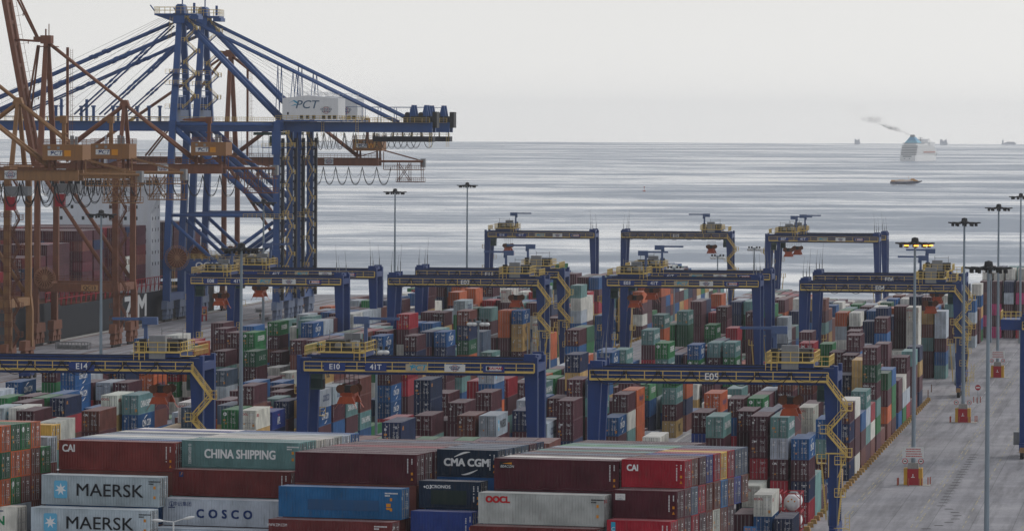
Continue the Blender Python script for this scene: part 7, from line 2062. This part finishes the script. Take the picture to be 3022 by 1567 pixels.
# ------------------------------------------------------------------ floodlight masts
def high_mast(h=37.0, arms=10, lit=False):
    root = empty('floodlight_mast', (0, 0, 0))
    w = MB(); w.tube((0, 0, 0), (0, 0, h * .5), .36, 12, .27); w.tube((0, 0, h * .5), (0, 0, h), .27, 12, .17)
    for z in (h * .25, h * .5, h * .75):
        w.tube((0, 0, z - .15), (0, 0, z + .15), .38 - .2 * z / h, 12)
    w.build('pole', M['galv'], root)
    w = MB(); w.lathe([(1.6, -.12), (1.75, -.12), (1.75, .12), (1.6, .12), (1.6, -.12)], 20, (0, 0, h - .4))
    for k in range(arms):
        a = 2 * math.pi * k / arms
        w.beam((0, 0, h), (1.6 * math.cos(a), 1.6 * math.sin(a), h - .4), .1, .1)
    w.lathe([(0, .5), (.5, .35), (.6, -.3)], 12, (0, 0, h + .1))
    w.build('lamp_ring', M['dark'], root)
    for k in range(arms):
        a = 2 * math.pi * (k + .5) / arms
        f = MB(); c = Vector((2.25 * math.cos(a), 2.25 * math.sin(a), h - .45)); d = Vector((math.cos(a), math.sin(a), 0))
        f.beam(c - d * .6, c + d * .75 + Vector((0, 0, .12)), .55, .3, .75, .2)
        f.tube(c + Vector((0, 0, -.55)), c + Vector((0, 0, -.1)), .22, 8)
        f.build('floodlight', M['dark'] if not lit else [M['dark']], root)
        if lit and k in (0, 6, 7, 8, 9):
            g_ = MB(); g_.tube(c + d * .2 + Vector((0, 0, -.3)), c + d * .2 + Vector((0, 0, -.12)), .36, 8); g_.build('lamp', M['lampglow'], root)
    return root
M['lampglow'] = bpy.data.materials.new('sodium_lamp'); M['lampglow'].use_nodes = True
_b = M['lampglow'].node_tree.nodes['Principled BSDF']; _b.inputs['Base Color'].default_value = (.8, .3, .05, 1); _b.inputs['Emission Color'].default_value = (1, .42, .06, 1); _b.inputs['Emission Strength'].default_value = 3.0
hm = high_mast(); collect(hm)
MASTS = [(-40.6, 798, 'floodlight mast standing in a yellow block beside the near stacks, lamps lit orange'), (-40.2, 968, 'tall floodlight mast with a red door block in the middle of the apron'), (-40.0, 1141, 'tall floodlight mast farthest along the apron row'),
         (-24.5, 664, 'nearest floodlight mast at right, its foot below the picture')]
def ground_from(px, ytop, h):
    s = (ytop - 361 - .005 * (px - 1511)) / (CAM_H - h); Y = 15500 / s
    return Vector(((px - 1511) / 15500 * Y, Y, 0))
TALL = [(298, 628, 'floodlight mast in front of the brown crane numbered QC13'), (712, 728, 'nearest left floodlight mast, between cranes E14 and E10'), (777, 594, 'floodlight mast on the quay under the blue quay cranes'),
        (1165, 563, 'slim floodlight mast against the sea, left of the two in mid picture'), (1378, 544, 'slim floodlight mast against the sea, right of the two in mid picture'), (3012, 577, 'floodlight mast cut by the right picture edge')]
k = 0
for b, a, lab in MASTS:
    if k == 0:
        o = high_mast(lit=True)
    else:
        o = hm if k == 1 else copy_fast(hm)
    k += 1
    o.location = yard(a, b); tag(o, lab, 'floodlight mast', 'tall floodlight masts')
for px, yt, lab in TALL:
    o = copy_fast(hm); o.location = ground_from(px, yt, 37.0); o.rotation_euler = (0, 0, random.uniform(0, .6)); tag(o, lab, 'floodlight mast', 'tall floodlight masts')
def low_mast():
    h = 18.0
    root = empty('floodlight_mast', (0, 0, 0))
    w = MB(); w.tube((0, 0, 0), (0, 0, h), .26, 10, .16); w.build('pole', M['galv'], root)
    w = MB(); w.beam((-1.6, 0, h), (1.6, 0, h), .14, .14); w.box(-.5, -.4, h, .5, .4, h + .3); w.beam((-.5, 0, h + .9), (1.0, 0, h + .9), .05, .05); w.beam((-.5, 0, h), (-.5, 0, h + .9), .05, .05); w.beam((1, 0, h), (1, 0, h + .9), .05, .05); w.build('cross_arm', M['galv'], root)
    for x in (-1.55, -.75, .75, 1.55):
        f = MB(); f.lathe([(.0, .0), (.45, -.05), (.62, -.35), (.5, -.6), (0, -.75)], 12, (x, -.3, h + .05)); f.build('floodlight', M['signwhite'], root, True)
        f = MB(); f.tube((x, .1, h + .1), (x, .1, h + .65), .26, 8); f.build('ballast', M['dark'], root)
    return root
lm = low_mast(); collect(lm)
for i, (px, yt, lab) in enumerate(((1413, 952, 'short floodlight mast with white lamps among the stacks in mid picture'), (1112, 1034, 'short floodlight mast with white lamps just behind the E10 girder'), (2118, 758, 'short floodlight mast against the sea under crane E15'),
                                   (2226, 734, 'short floodlight mast against the sea left of crane E07'), (1990, 793, 'short floodlight mast standing behind crane E03'), (2926, 800, 'short floodlight mast at the apron edge in front of the magenta stacks'))):
    o = lm if i == 0 else copy_fast(lm)
    o.location = ground_from(px, yt, 18.0); o.rotation_euler = (0, 0, -PHI); tag(o, lab, 'floodlight mast', 'short floodlight masts')
# street lamp in front of the near stacks
sl2 = empty('street_lamp', ((514 - 1511) / 15500 * 452, 452, 0), 0, 'white double armed street lamp in front of the near stacks', 'street lamp')
w = MB(); hz = 54.7 - (1541 - 356) / (15500 / 452)
w.tube((0, 0, 0), (0, 0, hz), .11, 10, .07); w.build('pole', M['signwhite'], sl2)
for s in (-1, 1):
    w = MB(); up = .2 if s < 0 else .55
    w.tube((0, 0, hz), (s * 1.0, -.1, hz + up * .6), .05, 6); w.build('arm', M['signwhite'], sl2)
    w = MB(); w.v = []; n = 10
    for j in range(n + 1):
        u = j / n; r = .28 * math.sin(math.pi * min(1, max(0, u * .92 + .06))) ** .6
        for q in range(10):
            a = 2 * math.pi * q / 10; w.v.append((s * (.85 + u * 1.0), -.1 + r * .8 * math.cos(a), hz + up * (.5 + .35 * u) + r * .5 * math.sin(a)))
    for j in range(n):
        for q in range(10):
            w.f.append((j * 10 + q, j * 10 + (q + 1) % 10, (j + 1) * 10 + (q + 1) % 10, (j + 1) * 10 + q)); w.m.append(0)
    w.build('lamp_head', M['signwhite'], sl2, True)
# guard blocks with red doors at the mast feet, bollards, signs
for i, (b, a, lab) in enumerate(((-40.6, 798, 'yellow guard block with red door round the lit mast'), (-40.2, 968, 'yellow guard block with red door at the middle apron mast'), (-40.0, 1141, 'yellow guard block with red door at the farthest apron mast'))):
    o = empty('guard_block', yard(a, b), -PHI, lab, 'mast guard', 'yellow guard blocks at the mast feet')
    w = MB(); w.box(-1.4, -1.3, .05, -.85, 1.3, 2.6); w.box(.85, -1.3, .05, 1.4, 1.3, 2.6); w.box(-1.4, 1.0, .05, 1.4, 1.3, 2.6); w.build('wall', M['safety'], o)
    w = MB(); w.box(-.85, -1.36, .05, .85, -1.25, 2.5); d = w.build('door', M['red'], o)
    w = MB(); w.poly([(-.06, -1.37, 1.2), (.06, -1.37, 1.2), (.06, -1.37, 1.75), (-.06, -1.37, 1.75)]); w.poly([(-.28, -1.37, 1.2), (.28, -1.37, 1.2), (.28, -1.37, 1.3), (-.28, -1.37, 1.3)]); w.build('emblem', M['letter'], d)
    w = MB(); w.box(-.8, -1.0, .05, .8, 1.0, 3.4); w.build('plinth', M['concrete'], o)
    w = MB(); w.box(-2.6, -2.6, -.01, 2.6, 2.6, .05); w.build('base_slab', M['concrete'], o)
    if i != 1:
        s = MB(); s.box(-1.6, -1.5, 4.2, 1.6, -1.44, 5.8); so_ = s.build('sign_board', M['signwhite'], o)
        s = MB(); rnd = random.Random(2)
        for r_ in range(4):
            x = -1.2 + rnd.random() * .2
            while x < 1.2:
                ww = rnd.uniform(.08, .2); s.box(x, -1.515, 5.45 - r_ * .36, x + ww, -1.503, 5.6 - r_ * .36); x += ww + .06
        s.build('lettering', M['redletter'], so_)
    for x in (-1.2, 1.2):
        s = MB(); s.beam((x, -1.45, 2.4), (x, -1.45, 4.1), .06, .06); s.build('sign_post', M['galv'], o)
        s = MB(); s.tube((x, -1.5, 3.7), (x, -1.53, 3.7), .42, 16, m=0); s.tube((x, -1.53, 3.7), (x, -1.54, 3.7), .32, 16, m=1); s.box(x - .2, -1.555, 3.62, x + .2, -1.545, 3.78, 2); s.build('round_sign', [M['redletter'], M['signwhite'], M['blackletter']], o)
bol = MB(); bol.tube((0, 0, 0), (0, 0, 1.15), .09, 8)
bm = bol.mesh('bollard', M['redbol'] if 'redbol' in M else M.setdefault('redbol', mat('bollard_red_paint', (.38, .10, .07), .6, dirt=.3)))
sites = []
for i, (b, a) in enumerate(((-40.6, 798), (-40.2, 968))):
    for j, (dx, dy) in enumerate(((-2.3, -2.0), (-2.2, -1.0), (-.6, -2.6), (1.0, -2.4), (1.4, -1.9), (2.2, .6), (2.5, 1.4))):
        sites.append((a + dy, b + dx, 'red bollard of the cluster round the %s' % ('lit mast' if i == 0 else 'middle apron mast')))
for j, (px, py) in enumerate(((2877, 1188), (2887, 1190), (2897, 1188))):
    s = 15500 * 54.7 / (py - 368)
    sites.append((None, ((px - 1511) / 15500 * s, s), 'red bollard at the foot of the round stop sign'))
for a, b, lab in sites:
    o = link('bollard', bm); o.location = yard(a, b) if a else (b[0], b[1], 0); tag(o, lab, 'bollard', lab.replace('red bollard', 'bollards'))
o = empty('stop_sign', ((2889 - 1511) / 15500 * 1031, 1031, 0), 0, 'round red sign on a thin post on the apron', 'road sign')
w = MB(); w.beam((0, 0, 0), (0, 0, 2.7), .08, .08); w.build('post', M['galv'], o)
w = MB(); w.tube((0, -.06, 3.1), (0, -.03, 3.1), .55, 18); w.box(-.4, -.08, 3.0, .4, -.06, 3.2, 1); w.build('sign_plate', [M['red'], M['letter']], o)
for px, py, lab in ((2752, 1157, 'short brown post at the end of the near stacks, left one'), (2742, 1174, 'short brown post at the end of the near stacks, nearer one')):
    s = 15500 * 54.7 / (py - 367); w = MB(); w.beam((0, 0, 0), (0, 0, 1.6), .16, .16); o = w.build('marker_post', M['rust']); o.location = ((px - 1511) / 15500 * s, s, 0); tag(o, lab, 'post')
# ochre guard blocks along the foot of the stacks
pb = MB(); pb.prism([(-.45, 0), (.45, 0), (.36, .62), (-.36, .62)], 'y', -.45, .45); pm = pb.mesh('guard_stone', M['pad'])
n = 0
for b, a0, a1, wh in ((-50.1, 705, 1045, 'along the apron foot of the near stacks'), (-136.6, 1235, 1330, 'at the foot of the sand coloured stack wall')):
    a = a0
    while a < a1:
        o = link('guard_stone', pm); o.location = yard(a, b); o.rotation_euler = (0, 0, -PHI + random.uniform(-.1, .1))
        tag(o, 'ochre concrete guard stone in the line %s' % wh, 'guard stone', 'ochre guard stones %s' % wh); a += 6.4 if (n % 2) else 6.3; n += 1
# block number sign at the bottom edge
o = empty('block_sign', ((2219 - 1511) / 15500 * 610, 610, 0), -PHI, 'blue block number sign with yellow lettering at the bottom edge', 'sign')
zs = 54.7 - (1562 - 364) / (15500 / 610)
w = MB(); w.box(-.75, -.03, zs - .35, .75, .03, zs + .35); b_ = w.build('sign_plate', M['signblue2'] if 'signblue2' in M else M.setdefault('signblue2', mat('sign_plate_blue', (.03, .15, .36), .5, dirt=.2)), o)
letters('BLK 10', .42, '-y', M['orangemark'], b_, (0, -.045, zs))
w = MB(); w.beam((0, .05, 0), (0, .05, zs - .3), .1, .1); w.build('post', M['galv'], o)
# terminal tractors
def tractor():
    r = empty('terminal_tractor', (0, 0, 0))
    w = MB(); w.box(-1.2, -2.6, .6, 1.2, 3.6, 1.2); w.box(-1.1, -3.0, .5, 1.1, -2.6, 1.1); w.build('chassis', M['rtg'], r)
    w = MB(); w.prism([(-2.5, 1.2), (-.7, 1.2), (-.7, 3.6), (-2.3, 3.6), (-2.5, 2.3)], 'x', -1.15, .75); c = w.build('cab', M['signblue'], r)
    w = MB(); w.box(-.95, -2.52, 2.2, .55, -2.46, 3.3); w.box(.75, -2.1, 2.1, .78, -1.0, 3.2); w.build('window', M['glass'], c)
    for y in (-1.8, 2.2, 3.2):
        for x in (-1.05, 1.05):
            w = MB(); w.tube((x - .2, y, .52), (x + .2, y, .52), .52, 14); w.build('wheel', M['rubber'], r)
    w = MB(); w.rail([(-1.2, 0, 1.2), (-1.2, 2.6, 1.2)], 1.0, .8, .04); w.build('railing', M['rtg'], r)
    return r
tp = tractor(); collect(tp)
for i, (px, py, lab) in enumerate(((80, 1116, 'blue terminal tractor parked on the quay at far left'), (318, 1106, 'blue terminal tractor parked on the quay behind stacked containers'))):
    s = 15500 * 54.7 / (py - 354.5); o = tp if i == 0 else copy_fast(tp); o.location = ((px - 1511) / 15500 * s, s, 0); o.rotation_euler = (0, 0, -PHI + (0 if i == 0 else .1)); tag(o, lab, 'tractor', 'terminal tractors')
# concrete blocks and crates on the quay
for px, py, lab in ((690, 945, 'grey steel crate beside the person on the quay'), (766, 921, 'grey steel crate against the quay mast'), (783, 944, 'grey steel crate right of the quay mast'), (690, 926, 'grey steel crate nearest the water')):
    s = 15500 * 54.7 / (py - 357); w = MB(); w.box(-1.1, -.7, 0, 1.1, .7, .15)
    for x in (-1.1, 1.04):
        for y in (-.7, .64):
            w.box(x, y, 0, x + .06, y + .06, 1.3)
    for z in (.5, .9, 1.26):
        w.box(-1.1, -.7, z, 1.1, -.66, z + .05); w.box(-1.1, .66, z, 1.1, .7, z + .05); w.box(-1.1, -.7, z, -1.06, .7, z + .05); w.box(1.06, -.7, z, 1.1, .7, z + .05)
    w.box(-.9, -.5, .15, .9, .5, .8)
    o = w.build('steel_crate', M['grey']); o.location = ((px - 1511) / 15500 * s, s, 0); o.rotation_euler = (0, 0, -PHI); tag(o, lab, 'crate')
w = MB()
w.rail([(-4, 0, 0), (4, 0, 0), (4, 2.4, 0), (-4, 2.4, 0), (-4, 0, 0)], 1.6, 1.6, .07); w.box(-4, 0, .1, 4, 2.4, .2)
for k in range(5):
    w.box(-3.6 + k * 1.5, .3, .2, -2.5 + k * 1.5, 1.6, 1.0)
s = 15500 * 54.7 / (1030 - 354); o = w.build('lashing_cage', M['grey']); o.location = ((212 - 1511) / 15500 * s, s, 0); o.rotation_euler = (0, 0, -PHI - .1); tag(o, 'long grey lashing cage lying on the quay under crane QC13', 'cage')
for i, (px, py) in enumerate(((588, 947),)):
    s = 15500 * 54.7 / (py - 356); r = empty('spreader_stand', ((px - 1511) / 15500 * s, s, 0), -PHI, 'red spreader stand parked under the blue quay cranes', 'stand'); w = MB()
    for x in (-1.4, 1.4):
        for y in (-3, 3):
            w.beam((x, y, 0), (x, y, 3.6), .4, .4)
    w.box(-1.6, -3.4, 3.2, 1.6, 3.4, 3.9); w.box(-1.4, -3.2, 1.4, 1.4, 3.2, 1.7); w.build('frame', M['red'], r)
# person on the quay, standing: one skinned body
def person(loc, rz):
    bm_ = bmesh.new(); P = {}
    J = {'pel': (0, 0, .95), 'che': (0, .02, 1.3), 'nek': (0, .01, 1.5), 'hed': (0, -.02, 1.62), 'top': (0, -.01, 1.78), 'hl': (.1, 0, .9), 'kl': (.12, -.02, .5), 'al': (.12, .03, .09), 'tl': (.13, -.14, .05),
         'hr': (-.1, 0, .9), 'kr': (-.11, -.02, .5), 'ar': (-.12, .03, .09), 'tr': (-.14, -.14, .05), 'sl': (.19, .01, 1.43), 'el': (.25, .02, 1.15), 'wl': (.2, -.16, 1.02), 'sr': (-.19, .01, 1.43), 'er': (-.25, .03, 1.15), 'wr': (-.24, -.08, .9)}
    rad = {'pel': .15, 'che': .165, 'nek': .06, 'hed': .095, 'top': .08, 'hl': .1, 'kl': .065, 'al': .05, 'tl': .045, 'hr': .1, 'kr': .065, 'ar': .05, 'tr': .045, 'sl': .065, 'el': .05, 'wl': .04, 'sr': .065, 'er': .05, 'wr': .04}
    E_ = ['pel che', 'che nek', 'nek hed', 'hed top', 'pel hl', 'hl kl', 'kl al', 'al tl', 'pel hr', 'hr kr', 'kr ar', 'ar tr', 'che sl', 'sl el', 'el wl', 'che sr', 'sr er', 'er wr']
    me = bpy.data.meshes.new('person'); ks = list(J); me.from_pydata([J[k] for k in ks], [tuple(ks.index(q) for q in e_.split()) for e_ in E_], [])
    o = link('person', me); md = o.modifiers.new('skin', 'SKIN'); 
    for k, v in zip(ks, me.skin_vertices[0].data):
        v.radius = (rad[k], rad[k]); v.use_root = k == 'pel'
    o.modifiers.new('sub', 'SUBSURF').levels = 1; o.modifiers['sub'].render_levels = 2
    me.materials.append(mat('dark_work_clothes', (.025, .035, .03), .85, dirt=0))
    o.location = loc; o.rotation_euler = (0, 0, rz); o.scale = (1.05,) * 3
    h = MB(); h.lathe([(0, .12), (.09, .1), (.13, .02), (.15, 0), (.13, -.01)], 12, (0, -.01, 1.72)); h.build('hard_hat', M['safety'], o)
    f = MB(); f.lathe([(0, .1), (.06, .07), (.075, 0), (.05, -.08), (0, -.11)], 10, (0, -.05, 1.63)); f.build('face', mat('skin_tone', (.35, .2, .14), .6, dirt=0), o)
    v = MB(); v.lathe([(.17, 1.02), (.19, 1.2), (.19, 1.4), (.1, 1.47)], 12, (0, .01, 0)); v.build('work_vest', mat('green_work_vest', (.03, .06, .035), .85, dirt=0), o)
    return o
s = 15500 * 54.7 / (943 - 357)
tag(person(Vector(((768 - 1511) / 15500 * s, s, 0)), R(160)), 'person in dark work clothes standing on the quay beside a mast', 'person')
# blue tarpaulin over cargo and a white wrapped bundle in the open bay
for px, py, mt, lab in ((2530, 935, M.setdefault('tarp', mat('blue_tarpaulin', (.04, .22, .55), .5, dirt=.2)), 'cargo under a bright blue tarpaulin between the far stacks'),):
    s = 15500 * 44 / (py - 366); w = MB(); n = 10
    for i in range(n + 1):
        for j in range(n + 1):
            u = i / n * 2 - 1; v = j / n * 2 - 1
            w.v.append((u * 2.6, v * 4, 2.4 * (1 - max(abs(u), abs(v)) ** 4) + random.uniform(-.15, .15) + .3))
    for i in range(n):
        for j in range(n):
            w.f.append((i * (n + 1) + j, (i + 1) * (n + 1) + j, (i + 1) * (n + 1) + j + 1, i * (n + 1) + j + 1)); w.m.append(0)
    w.box(-2.5, -3.9, 0, 2.5, 3.9, .35, 1)
    o = w.build('tarp_cargo', [mt, M['rust']]); o.location = ((px - 1511) / 15500 * s, s, 10.6); tag(o, lab, 'cargo')
# birds on the near roofs
def bird(loc, lab):
    w = MB(); w.lathe([(0, -.16), (.06, -.1), (.08, .02), (.05, .12), (0, .16)], 8)
    m = Matrix.Translation(loc) @ Matrix.Rotation(R(65), 4, 'Y'); 
    w.tube((.02, 0, .12), (.05, 0, .22), .05, 6); w.beam((0, 0, -.14), (-.02, 0, -.34), .07, .02); w.beam((0, .03, 0), (.18, .03, .0), .015, .015); w.beam((0, -.03, 0), (.18, -.03, .0), .015, .015)
    w.v = [tuple(m @ Vector(p)) for p in w.v]; o = w.build('pigeon', M['dark']); tag(o, lab, 'bird')
# ------------------------------------------------------------------ smoke and air
def smoke():
    w = MB(); n = 26; k = 14
    base = CRP + Vector((9.0, 30, 39.5))
    for i in range(n + 1):
        u = i / n; c = Vector((-112 * u ** 1.12, -6 * u, 50 * u ** .95)); r = 1.6 + 17 * u
        for j in range(k):
            a = 2 * math.pi * j / k; q = 1 + .25 * math.sin(3 * a + i * .8) * min(1, u * 4)
            w.v.append((c.x + r * .25 * math.sin(a) * q, c.y + r * math.cos(a) * q, c.z + r * math.sin(a) * q))
    for i in range(n):
        for j in range(k):
            j2 = (j + 1) % k; w.f.append((i * k + j, i * k + j2, (i + 1) * k + j2, (i + 1) * k + j)); w.m.append(0)
    w.f.append(tuple(range(k))[::-1]); w.m.append(0); w.f.append(tuple(n * k + j for j in range(k))); w.m.append(0)
    m = bpy.data.materials.new('funnel_smoke'); m.use_nodes = True; t = m.node_tree
    t.nodes.remove(t.nodes['Principled BSDF']); v = N(t, 'ShaderNodeVolumePrincipled'); v.inputs['Color'].default_value = (.25, .24, .24, 1)
    tc = N(t, 'ShaderNodeTexCoord'); sp = N(t, 'ShaderNodeSeparateXYZ'); t.links.new(tc.outputs['Object'], sp.inputs[0])
    def mth(op, a, b=None, c=None):
        n_ = N(t, 'ShaderNodeMath', operation=op)
        for k_, x in enumerate((a, b, c)):
            if x is None: continue
            if isinstance(x, (int, float)): n_.inputs[k_].default_value = x
            else: t.links.new(x, n_.inputs[k_])
        return n_.outputs[0]
    u = mth('MAXIMUM', mth('MULTIPLY', sp.outputs['X'], -1 / 112.0), 0.002)
    dz = mth('SUBTRACT', sp.outputs['Z'], mth('MULTIPLY', u, 50.0))
    dist = mth('SQRT', mth('ADD', mth('POWER', mth('ABSOLUTE', dz), 2.0), mth('POWER', mth('ABSOLUTE', sp.outputs['Y']), 2.0)))
    rel = mth('DIVIDE', dist, mth('MULTIPLY_ADD', u, 16.0, 2.2))
    soft = N(t, 'ShaderNodeMapRange'); soft.inputs['From Min'].default_value = 0.1; soft.inputs['From Max'].default_value = 1.0; soft.inputs['To Min'].default_value = 1.0; soft.inputs['To Max'].default_value = 0.0
    t.links.new(rel, soft.inputs[0])
    fade = mth('POWER', mth('MAXIMUM', mth('SUBTRACT', 1.0, u), 0.0), 3.0)
    no = N(t, 'ShaderNodeTexNoise'); no.inputs['Scale'].default_value = .11; no.inputs['Detail'].default_value = 4; t.links.new(tc.outputs['Object'], no.inputs['Vector'])
    nr = N(t, 'ShaderNodeMapRange'); nr.inputs['From Min'].default_value = .38; nr.inputs['From Max'].default_value = .66; nr.inputs['To Min'].default_value = .1; t.links.new(no.outputs[0], nr.inputs[0])
    t.links.new(mth('MULTIPLY', mth('MULTIPLY', mth('MULTIPLY', soft.outputs[0], fade), nr.outputs[0]), 5.0), v.inputs['Density']); t.links.new(v.outputs[0], t.nodes['Material Output'].inputs['Volume'])
    o = w.build('smoke', m); o.location = base; tag(o, kind='stuff')
smoke()
def haze():
    w = MB(); w.box(-9200, -450, -7.2, 9200, 15350, 116)
    m = bpy.data.materials.new('sea_haze'); m.use_nodes = True; t = m.node_tree
    t.nodes.remove(t.nodes['Principled BSDF']); v = N(t, 'ShaderNodeVolumePrincipled'); v.inputs['Color'].default_value = (1.0, .995, .985, 1); v.inputs['Density'].default_value = HAZE; v.inputs['Anisotropy'].default_value = .7
    t.links.new(v.outputs[0], t.nodes['Material Output'].inputs['Volume'])
    tag(w.build('haze', m), kind='stuff')
HAZE = 4.0e-5
haze()
